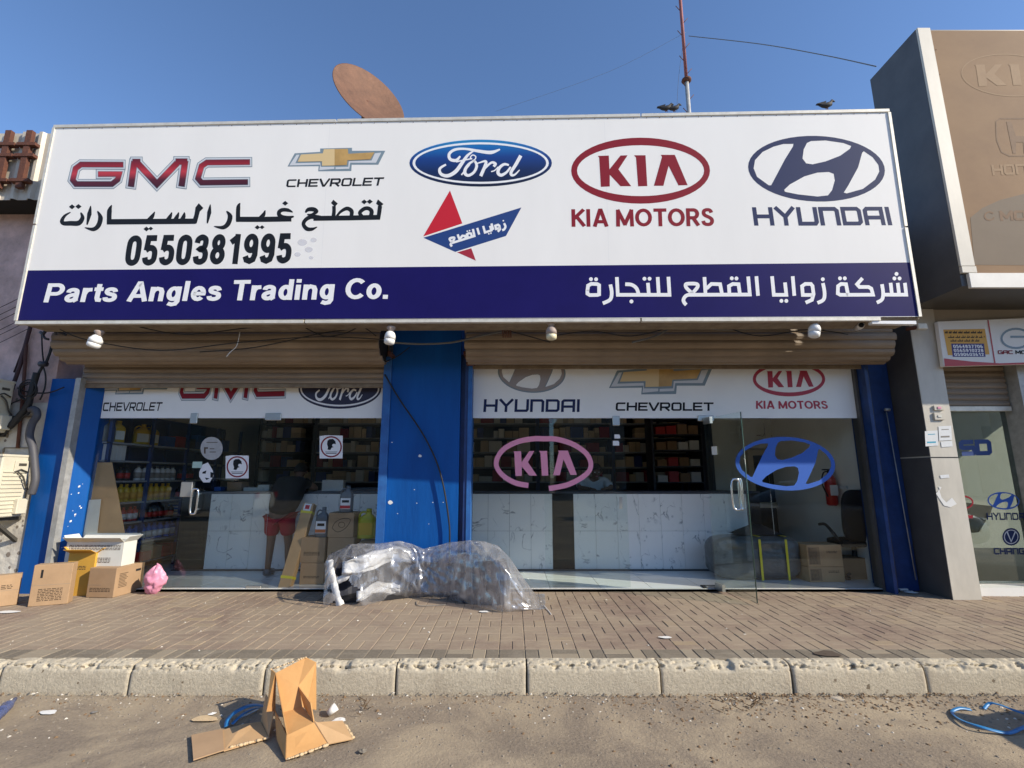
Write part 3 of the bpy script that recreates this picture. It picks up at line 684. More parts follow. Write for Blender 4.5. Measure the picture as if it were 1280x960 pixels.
# glass fronts
def gx(px, z=1.52): return atY(px, 600, GLY).x
def pane(parent, xa, xb, za=FZ + .004, zb=2.99, m=GLASS, y=GLY):
    return MB().box((xa, y - .005, za), (xb, y + .005, zb)).build('pane', m, parent)
SG = Plane((0, GLY - .006, 0), (0, -1, 0))
def sheet(mb, S, x0, y0, x1, y1, off=.002): mb.poly(S, [(x0, y0), (x1, y0), (x1, y1), (x0, y1)], (), off)
lw = thing('shop_window', 'left glass shopfront with a car logo band and two round face mask stickers', 'shop window', (-3.4, GLY, FZ), 'glass fronts of the parts shop')
XL = [-5.178, -4.02, -2.97, -1.602]
g_ = .004
pane(lw, XL[0], XL[1] - g_); pane(lw, XL[2] + g_, XL[3])
ldoor = pane(lw, XL[1], XL[2], FZ + .012, 2.24, GLASSD); pane(lw, XL[1], XL[2], 2.252, 2.99)
rw = thing('shop_window', 'right glass shopfront with a large pink oval logo and a blue oval logo', 'shop window', (2, GLY, FZ), 'glass fronts of the parts shop')
XR = [-.49, gx(680), gx(783), gx(884), gx(977 - 15), 4.343]
pane(rw, XR[0], XR[1] - g_); pane(rw, XR[1], XR[2] - g_, FZ + .012, 2.24, GLASSD); pane(rw, XR[1], XR[3], 2.252, 2.99)
pane(rw, XR[3] + g_, XR[4] - g_); pane(rw, XR[4], XR[5])
# patch fittings
def patch(parent, px, py, w_=.16, h_=.10, S=SG):
    p = SG.at(px, py); mb = MB(); mb.box((p.x - w_ / 2, GLY - .022, p.z - h_ / 2), (p.x + w_ / 2, GLY + .022, p.z + h_ / 2), bev=.004); return mb.build('hinge_patch', M['patch'], parent)
patch(lw, 243, 523, .09, .13); patch(lw, 342, 521, .2, .09); patch(rw, 770, 526, .09, .12); patch(rw, 882, 523, .2, .07)
patch(lw, 317, 735, .18, .05); patch(rw, 888, 736, .1, .06); MB().box((gx(870), GLY - .02, FZ), (gx(893), GLY + .1, FZ + .012)).build('floor_plate', M['dark'], rw)
# lower protective rail seen through the door area
def handle(parent, px, py0, py1, wpx, y, S=SG, depth=.05):
    a = S.at(px, py0); b = S.at(px + .0, py1); w_ = (S.at(px + wpx / 2, py0) - S.at(px - wpx / 2, py0)).length
    hh = (a.z - b.z) / 2; c = (a + b) / 2; c.y -= depth; u = (S.at(px + 10, py0) - S.at(px, py0)).normalized()
    pts = []
    for k in range(33):
        t = 2 * math.pi * k / 32; cx_, cz = math.cos(t), math.sin(t)
        e = 4.5; q = (abs(cx_) ** e + abs(cz) ** e) ** (-1 / e)
        pts.append(c + u * (cx_ * q * w_ / 2) + Vector((0, 0, cz * q * hh)))
    mb = MB(); mb.tube(pts, .012, 8, caps=False)
    for s_ in (-.62, .62): p = c + Vector((0, 0, s_ * hh)) + u * w_ * .5; mb.tube([p, p + Vector((0, depth + .01, 0))], .010, 8)
    return mb.build('handle', M['chrome'], parent)
handle(ldoor, 246, 611, 642, 8, GLY)
MB().box((gx(229), GLY - .03, 1.28), (gx(243), GLY + .03, 1.46), bev=.004).build('lock_case', M['patch'], ldoor)

# printed bands behind the shutters' lower edge
bandm = mat('window_band', (.90, .915, .89), .5, var=.05, scale=3, contrast=.4)
def pmk(lo, hi): return
mb = MB(); a, b_ = SG.at(119, 522), SG.at(478, 521)
mb.add([(XL[0], GLY - .008, 2.245), (XL[3], GLY - .008, 2.245), (XL[3], GLY - .008, 2.985), (XL[0], GLY - .008, 2.985)], [(0, 1, 2, 3)]); lband = mb.build('logo_band', bandm, lw)
mb = MB(); mb.add([(XR[0], GLY - .008, 2.245), (XR[5], GLY - .008, 2.245), (XR[5], GLY - .008, 2.985), (XR[0], GLY - .008, 2.985)], [(0, 1, 2, 3)]); rband = mb.build('logo_band', bandm, rw)
SB = Plane((0, GLY - .009, 0), (0, -1, 0))
mb = MB(); letters(mb, SB, 'CHEVROLET', ((129, 503), (203, 502.5), (201, 513.5), (128, 514)), WIDE, .17, slant=.08); mb.build('lettering', M['black'], lband)
emblem_c(Sub(SB, (210, 185, 862, 342), ((115, 472), (218, 471), (215, 493), (111, 493))), lband)
emblem_g(Sub(SB, (350, 275, 1250, 425), ((226, 466), (358, 464), (357, 500.5), (224, 501))), lband, rm=M['kia'])
emblem_f(Sub(SB, (12, 30, 1212, 426), ((373, 461), (477, 461), (476, 511), (373, 511))), lband, bm=mat('dark_oval', (.02, .02, .05), .5))
mb = MB(); letters(mb, SB, 'HYUNDAI', ((605, 499), (726, 499), (725.5, 515), (604, 515)), WIDE, .19); mb.build('lettering', M['hyu'], rband)
e = emblem_h(Sub(SB, (175, 196, 1015, 600), ((623, 440), (707, 440), (707, 491), (622, 491))), M['steel'], rband)
emblem_h(Sub(SB, (175, 196, 1015, 600), ((624.5, 441), (705.5, 441), (705.5, 489.5), (623.5, 489.5))), mat('taupe_print', (.33, .29, .27), .4), e, .008)
emblem_c(Sub(SB, (210, 185, 862, 342), ((762, 454), (891, 454), (890, 493), (761, 493))), rband)
mb = MB(); letters(mb, SB, 'CHEVROLET', ((770, 503), (892, 503), (892, 513.5), (769.5, 513.5)), WIDE, .2); mb.build('lettering', M['black'], rband)
emblem_k(Sub(SB, (81, 70, 1091, 550), ((941, 452), (1031, 452), (1032, 495.5), (941, 495.5))), mat('bright_red_print', (.42, .03, .06), .5), rband)
mb = MB(); letters(mb, SB, 'KIA MOTORS', ((945, 501), (1033, 501), (1035, 511), (945, 511)), BOLD, .185); mb.build('lettering', MATS['bright_red_print'], rband)
# decals
ring = [(862, 560 + 0)]
K = Sub(SG, (81, 70, 1091, 550), ((618, 546), (741, 546), (741, 612), (618, 612)))
emblem_k(K, M['pink'], rw, .002, ring=[(430, 512), (300, 490), (180, 430), (108, 350), (108, 270), (180, 180), (320, 115), (480, 88), (586, 88), (720, 92), (880, 135), (1010, 210), (1066, 290), (1060, 370), (980, 440), (850, 500), (740, 525), (640, 540)])
emblem_h(Sub(SG, (175, 196, 1015, 600), ((919, 547), (1043, 545), (1045, 614), (920, 612))), M['hyb'], rw, .002)
# small stickers
def mask_sticker(px, py, s, round_=False, lbl=None):
    S = Sub(SG, (-50, -50, 50, 50), ((px - s, py - s), (px + s, py - s), (px + s, py + s), (px - s, py + s)))
    mb = MB()
    mb.poly(S, [(-50, -46), (-20, -50), (50, -48), (49, 50), (-50, 50)], (), .002); o = mb.build('notice', M['white'], lw)
    mb = MB(); mb.stroke(S, arc(0, 0, 43, 43, 0, 354, 30), 6, .008, closed=True); mb.build('ring', M['kia'], o)
    mb = MB(); mb.poly(S, [(-8, -33), (8, -34), (18, -24), (20, -12), (12, -8), (14, 0), (2, 4), (-4, 14), (-16, 12), (-14, 2), (-18, -12), (-16, -26)], (), .008)
    for k in range(2): mb.stroke(S, [(-26 + 3 * k, 22 + 6 * k), (26 - 3 * k, 22 + 6 * k)], 2 + k, .008)
    mb.build('head_mark', M['black'], o)
    mb = MB(); mb.disc(S, 12, -6, 8, 7, .013); mb.build('mask_mark', M['white'], o)
mask_sticker(296.5, 583.5, 14.5); mask_sticker(414, 558.5, 14.5)
mb = MB(); mb.disc(SG, 264.5, 560.5, 14, 14.5, .002); o = mb.build('sticker', mat('grey_sticker', (.42, .42, .41), .6, var=.15, scale=20), lw)
mb = MB(); mb.stroke(SG, [(256, 567), (256, 560), (260, 560)], 2, .008); mb.stroke(SG, [(262, 565), (270, 565)], 1, .008); mb.stroke(SG, [(262, 561), (268, 561)], 1, .008); mb.stroke(SG, [(258, 553), (272, 553)], .8, .008); mb.build('print', M['ink'], o)
mb = MB(); mb.poly(SG, [(249, 590), (253, 581), (260, 578), (266, 588), (267, 595), (262, 603), (254, 603), (249, 596)], (), .002); o = mb.build('sticker', M['white'], lw)
mb = MB(); mb.poly(SG, [(253, 590), (258, 588), (257, 592), (253, 592)], (), .008); mb.poly(SG, [(263, 590), (267, 591), (266, 597), (263, 597)], (), .008); mb.poly(SG, [(256, 597), (262, 598), (258, 600)], (), .008); mb.build('print', M['black'], o)
mb = MB(); mb.poly(SG, [(241, 577), (253, 577), (252, 585), (240, 585)], (), .002); mb.build('sticker', mat('mint_sticker', (.42, .58, .50), .6), lw)
for (x0, y0, x1, y1) in ((768, 543, 775, 548), (766, 551, 774, 557)):
    mb = MB(); mb.poly(SG, [(x0, y0), (x1 - 1, y0), (x1, y0 + 2), (x1, y1), (x0, y1)], (), .002); mb.build('sticker', M['white'], rw)
mb = MB(); sheet(mb, SG, 774, 621, 778, 636); mb.build('pull_plate', M['patch'], rw)

# open door leaf, swung out over the pavement
ha = Vector((XR[3] + .01, GLY - .03, 0)); hb = Vector((atY(942, 700, 5.42).x, 5.42, 0))
du = (hb - ha).normalized(); nn = Vector((-du.y, du.x, 0)) * .005
if nn.x > 0: nn = -nn
leaf = thing('glass_door', 'clear glass door leaf swung open over the pavement with a chrome pull handle', 'glass door', tuple(ha + Vector((0, 0, FZ))))
mb = MB(); z0, z1 = GZ + .03, 2.235
mb.slab([ha + Vector((0, 0, z0)), hb + Vector((0, 0, z0)), hb + Vector((0, 0, z1)), ha + Vector((0, 0, z1))], nn * 2)
mb.build('glass_leaf', GLASSD, leaf)
mb = MB()
for a_, b2 in ((z0, z1),): mb.tube([hb + Vector((0, 0, a_)), hb + Vector((0, 0, b2))], .006, 6)
mb.build('polished_edge', mat('glass_edge', (.05, .10, .08), .2), leaf)
for z in (z0 + .03, z1 - .03): mb = MB(); mb.slab([ha - nn * 3 + Vector((0, 0, z - .04)), ha - nn * 3 + du * .14 + Vector((0, 0, z - .04)), ha - nn * 3 + du * .14 + Vector((0, 0, z + .04)), ha - nn * 3 + Vector((0, 0, z + .04))], nn * 8); mb.build('hinge_patch', M['patch'], leaf)
hc = hb - du * .12
for s_ in (-1, 1):
    mb = MB(); pts = []; 
    for k in range(25):
        t = 2 * math.pi * k / 24; cx_, cz = math.cos(t), math.sin(t); q = (abs(cx_) ** 4 + abs(cz) ** 4) ** (-.25)
        pts.append(hc + Vector((s_ * (.045 if s_ < 0 else .03) + cx_ * q * (.05 if s_ < 0 else .018), .03 * (s_ + 1), 1.33 + cz * q * .165)))
    mb.tube(pts, .012, 8, caps=False); mb.build('handle', M['chrome'], leaf)
SL = Plane(tuple(ha), (nn.x, nn.y, 0))
mb = MB(); p = ha + du * .12 + Vector((0, 0, 1.78)) + nn * 2.6
mb.slab([p, p + du * .1, p + du * .1 + Vector((0, 0, .1)), p + Vector((0, 0, .1))], nn * .1); mb.build('sticker', M['chip'], leaf)

# ================================================================ SIGNBOARD
BLp, BRp = atY(20, 403, 5.13), atY(1151, 398, 4.80)
zb_, zt_ = (BLp.z + BRp.z) / 2, 5.60
u_ = (BRp - BLp); u_.z = 0; n_ = Vector((u_.y, -u_.x, 0)).normalized()
S0 = Plane(BLp, n_)
sign = thing('signboard', 'long white and navy signboard with five car maker logos and a phone number', 'signboard', tuple((BLp + BRp) / 2))
q = [S0.at(20, 403), S0.at(1151, 398), S0.at(1111, 138), S0.at(68, 158)]
D = -n_ * .34
mb = MB(); mb.slab([p - n_ * .02 for p in q], D); body = mb.build('box_body', M['soffit'], sign)
for nm, pts, m in (('white_panel', [(21, 400), (1150, 396), (1110, 140), (69, 160)], M['sign_white']), ('navy_panel', [(22.2, 400.2), (1148.5, 395.2), (1139, 328), (35, 338)], M['navy'])):
    mb = MB()
    vs = [S0.at(x, y, .0 if nm == 'white_panel' else .0008) for x, y in pts]
    mb.add(vs, [(0, 1, 2, 3)]); mb.build(nm, m, sign)
def bar(a, b, t=.035, d=.05):
    A, B_ = S0.at(*a), S0.at(*b); dr = (B_ - A).normalized(); sd = dr.cross(n_) * t
    mb = MB(); mb.slab([A - sd * .5 + n_ * .012, B_ - sd * .5 + n_ * .012, B_ + sd * .5 + n_ * .012, A + sd * .5 + n_ * .012], -n_ * d); return mb.build('edge_trim', M['trim'], sign)
for a, b in (((20, 403.5), (380, 402)), ((382, 402), (800, 400)), ((802, 400), (1100, 398.8)), ((68, 158.5), (420, 151.5)), ((422, 151.3), (800, 144.6)), ((802, 144.5), (1111, 138.5))): bar(a, b)
for a, b in (((20, 401), (44, 282)), ((44.2, 280), (68, 160)), ((1149.7, 396), (1132, 285)), ((1131.8, 283), (1111, 141))): bar(a, b, .03)
mb = MB(); A = S0.at(1090, 401); B_ = S0.at(1145, 401)
mb.slab([A, B_, B_ + Vector((0, 0, -.035)), A + Vector((0, 0, -.03))], -n_ * .06); mb.build('bent_flashing', M['white'], sign)
mb = MB()
for k in range(64):
    for (a, b) in (((24, 400.6), (1148, 395.6)), ((71, 160.5), (1108, 141))):
        t = (k + .5) / 64; mb.disc(S0, a[0] + (b[0] - a[0]) * t, a[1] + (b[1] - a[1]) * t + .6, .55, .55, .016, n=6)
mb.build('rivets', M['rust'], sign)
mb = MB()   # faint smudge of removed lettering and seams
for x in (402, 761):
    mb.stroke(S0, [(x + (x - 640) * -.045, 152), (x + (x - 640) * .02, 399)], .25, .0005)
mb.build('panel_seam', mat('seam_grey', (.70, .70, .69), .6), sign)
emblem_g(zoomed(S0, 0, 130, 4), sign)
emblem_c(zoomed(S0, 320, 150, 5.3333), sign)
emblem_f(zoomed(S0, 510, 170, 6.737), sign)
emblem_k(zoomed(S0, 700, 160, 5.818), M['kia'], sign)
emblem_h(zoomed(S0, 900, 130, 4.923), M['hyu'], sign)
mb = MB(); letters(mb, S0, 'CHEVROLET', ((359, 224.3), (480.5, 221.5), (478, 232), (357.5, 234)), WIDE, .2, slant=.0); mb.build('lettering', M['black'], sign)
mb = MB(); letters(mb, S0, 'HYUNDAI', ((940, 259), (1112, 258.5), (1117, 281.5), (943, 282)), WIDE, .21); mb.build('lettering', M['hyu'], sign)
mb = MB(); letters(mb, S0, 'KIA MOTORS', ((714, 261.5), (891, 260), (892, 282.5), (714.5, 283.5)), BOLD, .185); mb.build('lettering', M['kia'], sign)
mb = MB(); letters(mb, S0, 'Parts Angles Trading Co.', ((59, 354.3), (486, 347), (485, 373.5), (54, 378)), BOLD, .185, .012, slant=.04); mb.build('lettering', M['white'], sign)
mb = MB(); letters(mb, S0, '0550381995', ((159, 294.5), (365, 291.5), (363, 329), (155, 332.3)), BOLD, .20, slant=.05); mb.build('lettering', M['black'], sign)
# Arabic, heavy face
A1, A2 = zoomed(S0, 60, 230, 5.3333), zoomed(S0, 280, 230, 5.818)
mb = MB(); s = lambda S, p, w_, sm=True: mb.stroke(S, p, w_, smooth=sm)
s(A1, [(150, 188), (112, 212), (93, 245), (105, 262), (150, 262), (205, 260), (230, 225), (218, 190)], [6, 18, 26, 28, 32, 34, 28, 8]); mb.diamond(A1, 160, 152, 21); mb.diamond(A1, 203, 150, 21)
s(A1, [(285, 145), (276, 200), (260, 272)], [4, 30, 8]); s(A1, [(330, 180), (350, 225), (335, 278), (300, 302), (245, 290)], [6, 32, 32, 26, 4])
s(A1, [(425, 140), (410, 180), (408, 265)], [4, 32, 30]); s(A1, [(392, 252), (690, 250), (985, 248)], [36, 36, 36], False)
s(A1, [(712, 185), (695, 215), (668, 248)], [4, 26, 34]); mb.diamond(A1, 656, 300, 20); mb.diamond(A1, 685, 297, 16)
s(A1, [(826, 188), (815, 215), (795, 248)], [4, 24, 34]); s(A1, [(872, 188), (862, 215), (845, 248)], [4, 24, 34]); s(A1, [(910, 188), (905, 215), (890, 248)], [4, 26, 34])
s(A1, [(1000, 160), (990, 210), (975, 258)], [34, 30, 34]); mb.poly(A1, [(1005, 128), (1036, 160), (1012, 184), (982, 158)])
s(A1, [(1082, 136), (1075, 190), (1062, 262)], [4, 28, 8]); s(A1, [(1190, 180), (1214, 215), (1200, 265), (1165, 290), (1106, 282)], [6, 32, 32, 26, 4])
s(A2, [(118, 138), (104, 170), (102, 268)], [4, 30, 32]); s(A2, [(88, 257), (300, 257), (490, 254)], [38, 38, 38], False)
s(A2, [(300, 190), (288, 222), (262, 255)], [4, 28, 38]); mb.diamond(A2, 243, 315, 20); mb.diamond(A2, 277, 314, 18)
s(A2, [(500, 205), (465, 190), (425, 188), (400, 205), (408, 232), (450, 246), (508, 236)], [6, 26, 28, 28, 30, 32, 10]); mb.diamond(A2, 445, 140, 22)
s(A2, [(592, 208), (612, 186), (650, 184), (672, 200), (640, 222), (605, 222)], [10, 28, 32, 28, 18, 10]); s(A2, [(700, 248), (640, 238), (596, 258), (578, 292), (602, 325), (640, 328), (678, 312)], [38, 30, 28, 26, 30, 24, 4])
s(A2, [(650, 250), (900, 247), (1130, 242)], [36, 36, 36], False); s(A2, [(800, 160), (800, 200), (795, 245)], [26, 26, 30]); mb.poly(A2, [(795, 114), (828, 142), (806, 166), (778, 138)])
s(A2, [(815, 240), (850, 200), (895, 178), (928, 198), (925, 240)], [14, 20, 28, 30, 26]); s(A2, [(1003, 235), (988, 208), (1020, 180), (1052, 178), (1074, 200), (1066, 240)], [26, 26, 28, 28, 30, 30])
mb.diamond(A2, 1020, 130, 22); mb.diamond(A2, 1060, 128, 22); s(A2, [(1135, 160), (1130, 200), (1122, 258)], [30, 30, 26]); mb.poly(A2, [(1120, 112), (1160, 146), (1136, 168), (1106, 142)])
mb.build('lettering', M['black'], sign)
# Arabic, geometric face on navy
B1, B2 = zoomed(S0, 720, 335, 5.818), zoomed(S0, 930, 335, 5.818)
mb = MB(); W_ = 26
def g(S, p, sm=False, w_=W_): mb.stroke(S, p, w_, .009, smooth=sm)
def dots(S, *a):
    for x, y in a: mb.disc(S, x, y, 14, 14, .009)
g(B1, [(83, 165), (88, 128), (112, 115), (155, 117), (168, 125), (168, 192), (155, 196), (100, 197), (83, 186), (83, 160)]); dots(B1, (109, 81), (146, 82))
g(B1, [(250, 120), (260, 180), (248, 230), (195, 257)], True); g(B1, [(297, 66), (304, 195), (680, 195), (672, 64)]); g(B1, [(358, 118), (405, 122), (440, 148), (456, 192)], True); dots(B1, (403, 243))
g(B1, [(523, 108), (530, 195)]); dots(B1, (498, 78), (535, 78)); g(B1, [(594, 66), (602, 195)])
g(B1, [(850, 188), (808, 150), (797, 128), (808, 115), (872, 115), (886, 130), (872, 155), (838, 188), (800, 202), (782, 228), (786, 250), (802, 268)], True); g(B1, [(815, 195), (1264, 193), (1252, 62)])
g(B1, [(934, 66), (942, 192)]); g(B1, [(948, 150), (985, 116), (1048, 118), (1062, 190)]); g(B1, [(1116, 190), (1112, 132), (1140, 116), (1182, 118), (1192, 190)]); dots(B1, (1133, 75), (1167, 76))
g(B2, [(90, 60), (102, 202)]); g(B2, [(204, 60), (217, 195), (308, 195), (298, 105)]); dots(B2, (272, 239), (308, 239)); g(B2, [(354, 60), (366, 202)])
g(B2, [(500, 196), (428, 196), (422, 132), (445, 116), (486, 116), (498, 130), (506, 190), (494, 232), (448, 252)]); g(B2, [(574, 110), (586, 180), (578, 230), (534, 254)], True); dots(B2, (573, 82))
g(B2, [(757, 195), (700, 195), (682, 185), (684, 132), (706, 116), (742, 118), (757, 195), (938, 194), (926, 150), (905, 138), (840, 138), (822, 118), (862, 74)]); dots(B2, (698, 75), (733, 75))
g(B2, [(1003, 118), (1012, 180), (1004, 228), (966, 252)], True); g(B2, [(1012, 194), (1180, 194), (1170, 108)]); g(B2, [(1066, 108), (1076, 194)]); g(B2, [(1118, 108), (1128, 194)]); dots(B2, (1094, 76), (1131, 76), (1109, 43))
mb.build('lettering', M['white'], sign)
# house emblem: red triangle and blue ribbon
A3 = zoomed(S0, 520, 235, 9.143)
mb = MB(); mb.poly(A3, [(388, 28), (530, 405), (82, 553)]); hl = mb.build('emblem', M['red'], sign)
mb = MB(); mb.poly(A3, [(470, 735), (632, 688), (684, 830)]); mb.build('triangle', M['red2'], hl)
mb = MB(); mb.poly(A3, [(84, 568), (1205, 222), (1028, 548), (448, 730)]); mb.build('ribbon', M['blue'], hl)
mb = MB(); W_ = 18
g(A3, [(420, 626), (392, 598), (388, 576), (432, 566), (436, 582), (412, 622), (396, 645), (410, 668)], True); g(A3, [(412, 628), (668, 548), (650, 468)]); g(A3, [(476, 530), (500, 598)]); g(A3, [(500, 582), (530, 546), (560, 548), (572, 576)])
g(A3, [(595, 566), (582, 530), (604, 516), (628, 520), (640, 556)]); g(A3, [(700, 456), (722, 532)]); g(A3, [(768, 434), (788, 508), (862, 484), (846, 432)]); g(A3, [(862, 405), (884, 478)])
g(A3, [(958, 456), (915, 468), (906, 432), (938, 420), (952, 430), (960, 470), (935, 500)]); g(A3, [(1006, 402), (1022, 440), (1008, 472), (985, 482)], True)
for x, y in ((586, 494), (612, 487), (832, 524), (856, 516), (998, 374)): mb.disc(A3, x, y, 9, 9, .009)
mb.build('lettering', M['white'], hl)
# faint rubbed-out lettering beside the number
mb = MB(); 
for (x, y, r) in ((378, 303, 6), (386, 312, 5), (372, 318, 4), (392, 300, 4), (389, 322, 3)): mb.disc(S0, x, y, r, r * .7, .0035)
mb.build('smudge', mat('smudge', (.72, .72, .77), .6, var=.1, scale=30, alpha=.5), sign)

# lamps hung under the signboard
lamp_lab = ['white capped lamp under the signboard above the left shutter', 'white capped lamp under the signboard in front of the blue pier', 'cream coloured lamp under the middle of the signboard', 'white capped lamp under the signboard beside the small camera']
def sign_pt(px, py, back=.12):
    p = Plane(S0.p - n_ * back, n_).at(px, py); return p
for i, (px, py) in enumerate(((124, 417), (489, 412), (689, 406), (1019, 403))):
    p = sign_pt(px, py, .06); b_ = .058 if i else .066
    t = thing('sign_lamp', lamp_lab[i], 'lamp', tuple(p), 'lamps hung under the signboard')
    mb = MB(); mb.lathe([(.045, .03), (.05, .015), (.03, -.01), (.028, -.03)], p, 14); mb.build('socket', M['socket'], t)
    ax = Matrix.Rotation(R(18 if i == 0 else (6 if i != 3 else 12)), 3, 'Y') if i != 2 else Matrix.Identity(3)
    mb = MB(); mb.lathe([(.026, -.02), (.045, -.035), (.052, -.05), (b_, -.07), (b_, -.11)], p, 20, axis=ax); mb.build('housing', M['bulb'] if i != 2 else M['socket'], t)
    mb = MB(); mb.lathe([(b_ * .96, -.108), (b_ * .98, -.135), (b_ * .9, -.155), (b_ * .6, -.166), (.001, -.169)], p, 20, axis=ax); mb.build('diffuser', M['bulby'] if i == 2 else M['bulb'], t)
p = sign_pt(1074, 408, .2); t = thing('security_camera', 'small white dome camera under the right end of the signboard', 'camera', tuple(p))
ax = Matrix.Rotation(R(70), 3, 'X') @ Matrix.Rotation(R(20), 3, 'Y')
mb = MB(); mb.tube([p + Vector((.06, .12, .02)), p + Vector((.01, 0, 0)), p + Vector((-.02, -.06, -.005))], [.03, .034, .032], 14); mb.build('body', M['bulb'], t)
mb = MB(); mb.tube([p + Vector((-.021, -.062, -.005)), p + Vector((-.028, -.078, -.006))], [.026, .018], 14); mb.build('lens', M['black'], t)
mb = MB(); mb.tube([p + Vector((.06, .12, .02)), p + Vector((.08, .16, .05))], .012, 8); mb.build('bracket', M['rail'], t)
# cables looping below the sign
def cable(label, pts, r, m, name='cable', cat='cable', group=None):
    mb = MB(); mb.tube(smooth_path(pts, 6), r, 6); o = mb.build(name, m); tag(o, label, cat, group); return o
cable('thick grey cable sagging from the pier lamp to the right shutter under the sign', [atY(489, 428, 5.3), atY(525, 430, 5.4), atY(565, 428, 5.4), atY(600, 420, 5.4), atY(634, 413, 5.4)], .012, M['wireg'])
cable('thin dark cable sagging across the left shutter coil', [atY(75, 412, 5.3), atY(110, 425, 5.3), atY(200, 438, 5.3), atY(300, 428, 5.3), atY(400, 421, 5.3), atY(488, 425, 5.3)], .006, M['wire'])
cable('dark cable crossing upward to the middle of the left shutter coil', [atY(250, 440, 5.35), atY(320, 434, 5.35), atY(400, 417, 5.35), atY(440, 412, 5.35)], .006, M['wire'])
cable('grey cable rising along the right shutter coil beneath the sign', [atY(790, 428, 5.3), atY(820, 420, 5.3), atY(855, 404, 5.3), atY(900, 412, 5.3), atY(980, 409, 5.3), atY(1015, 404, 5.3)], .010, M['wireg'])
cable('dark cable between the bracket and the cream lamp', [atY(634, 413, 5.4), atY(660, 420, 5.4), atY(688, 428, 5.4)], .006, M['wire'])
cable('frayed white wire end dangling over the left shutter coil', [atY(300, 415, 5.3), atY(296, 432, 5.3), atY(288, 440, 5.3), atY(283, 446, 5.3)], .004, M['chip'])
cable('black cable running down the blue pier to the pavement', [atY(481, 468, 5.92), atY(500, 500, 5.92), atY(530, 545, 5.92), atY(550, 590, 5.92), atY(561, 650, 5.92), atY(562, 690, 5.92), atY(562, 730, 5.92)], .010, M['wire'])
cable('thin cable slanting from the coil bracket to the pier top', [atY(476, 455, 5.85), atY(497, 445, 5.85), atY(512, 434, 5.85)], .006, M['wire'])
for i, (a, lb) in enumerate((([(175, 409), (230, 418), (300, 411), (318, 409)], 'thin black cable looping under the sign between the left lamp and the frayed wire'), ([(380, 409), (405, 420), (430, 417), (452, 409), (470, 420)], 'knotted black cable under the sign left of the pier lamp'), ([(690, 420), (740, 414), (790, 420), (850, 406)], 'thin black cable running right from the cream lamp'), ([(905, 408), (950, 420), (1010, 412), (1060, 418)], 'thin black cable sagging left of the small camera'))):
    cable(lb, [atY(x, y, 5.28) for x, y in a], .006, M['wire'])
mb = MB()
for k in range(5): mb.tube([atY(628 + k * 2.5, 406, 5.35), atY(629 + k * 2.4, 422, 5.35)], .008, 6)
tag(mb.build('cable_clip_bundle', M['rust']), 'rusty bundle of clips holding cables at the middle of the sign', 'cable clip')
mb = MB()
mb.tube([Vector((-.50, 5.86, 2.90)), Vector((-.50, 5.86, 3.3))], .02, 8); mb.box((-.56, 5.82, 2.88), (-.46, 5.94, 2.93)); tag(mb.build('shutter_bracket', M['rust']), 'rusty iron bracket between the pier and the right shutter', 'bracket')

# ================================================================ LEFT NEIGHBOUR
ln = thing('neighbour_building', 'faded pink plaster building with rusty corrugated parapet left of the shop', 'building', (-7.2, 6.2, 0))
MB().box((-10.5, 6.0, -.05), (-5.722, 6.4, 5.3)).build('upper_wall', M['pink_wall'], ln)
# lower cream plaster, flaked lower half
mb = MB(); vs = []
mb.box((-10.5, 5.975, -.05), (-5.724, 5.998, 2.42)); lwll = mb.build('lower_wall', M['cream_wall'], ln)
mb = MB()
for (x, y, w_, h_) in ((-6.0, 2.24, .32, .012), (-6.02, 1.86, .3, .012)):
    mb.box((x - w_ / 2, 5.965, y), (x + w_ / 2, 5.974, y + h_)); mb.box((x - w_ / 2 - .01, 5.965, y - .25), (x - w_ / 2 + .01, 5.9745, y))
mb.build('conduit_scar', M['soffit'], ln)
mb = MB()
for k in range(70):
    x = -6.9 + hash2(k, 11) * 1.15; z = .28 + hash2(k, 12) ** 2 * 2.2; r = .006 + .022 * hash2(k, 13) * (1 if z < .9 else .5)
    mb.add([(x + r * (1 + .5 * hash2(k, a)) * math.cos(a * 1.05), 5.9735, z + r * (1 + hash2(k, a, 4)) * math.sin(a * 1.05)) for a in range(6)], [(0, 1, 2, 3, 4, 5)])
mb.build('plaster_flakes', mat('flake_shadow', (.24, .20, .16), .95), lwll, kind='stuff')  # flat dark brown flecks scattered over the cream plaster
# corrugated parapet of single sheets with ribs
cz0, cz1, cY = 3.95, 5.15, 5.62
p0 = atY(64, 250, cY); ptop = atY(64, 166, cY)
cz0, cz1 = p0.z, ptop.z; xr = p0.x
for sidx in range(3):
    mb = MB(); x0_ = xr - .86 * (sidx + 1) + .004; pr = []
    for k in range(4):
        b0 = x0_ + k * .215
        pr += [(b0, 0), (b0 + .12, 0), (b0 + .145, -.035), (b0 + .185, -.035), (b0 + .21, 0)]
    dz = (hash2(sidx, 8) - .5) * .06
    vs = [(x, cY + y + sidx * .003, cz0) for x, y in pr] + [(x, cY + y + sidx * .003, cz1 + dz) for x, y in pr]; n = len(pr)
    mb.add(vs, [(i, i + 1, i + 1 + n, i + n) for i in range(n - 1)]); o = mb.build('corrugated_sheet', M['corr'], ln)
    sm_ = o.modifiers.new('thickness', 'SOLIDIFY'); sm_.thickness = .004
for dx in (.35, .62):
    mb = MB(); mb.box((xr - dx - .045, cY - .09, cz0 + .12), (xr - dx + .03, cY - .04, cz1 - .03)); o = mb.build('iron_upright', M['rust'], ln)
    for z in (cz0 + .2, cz0 + .55, cz1 - .25):
        MB().box((xr - dx - .13, cY - .10, z), (xr - dx + .11, cY - .03, z + .04)).build('cross_piece', M['rust'], o)
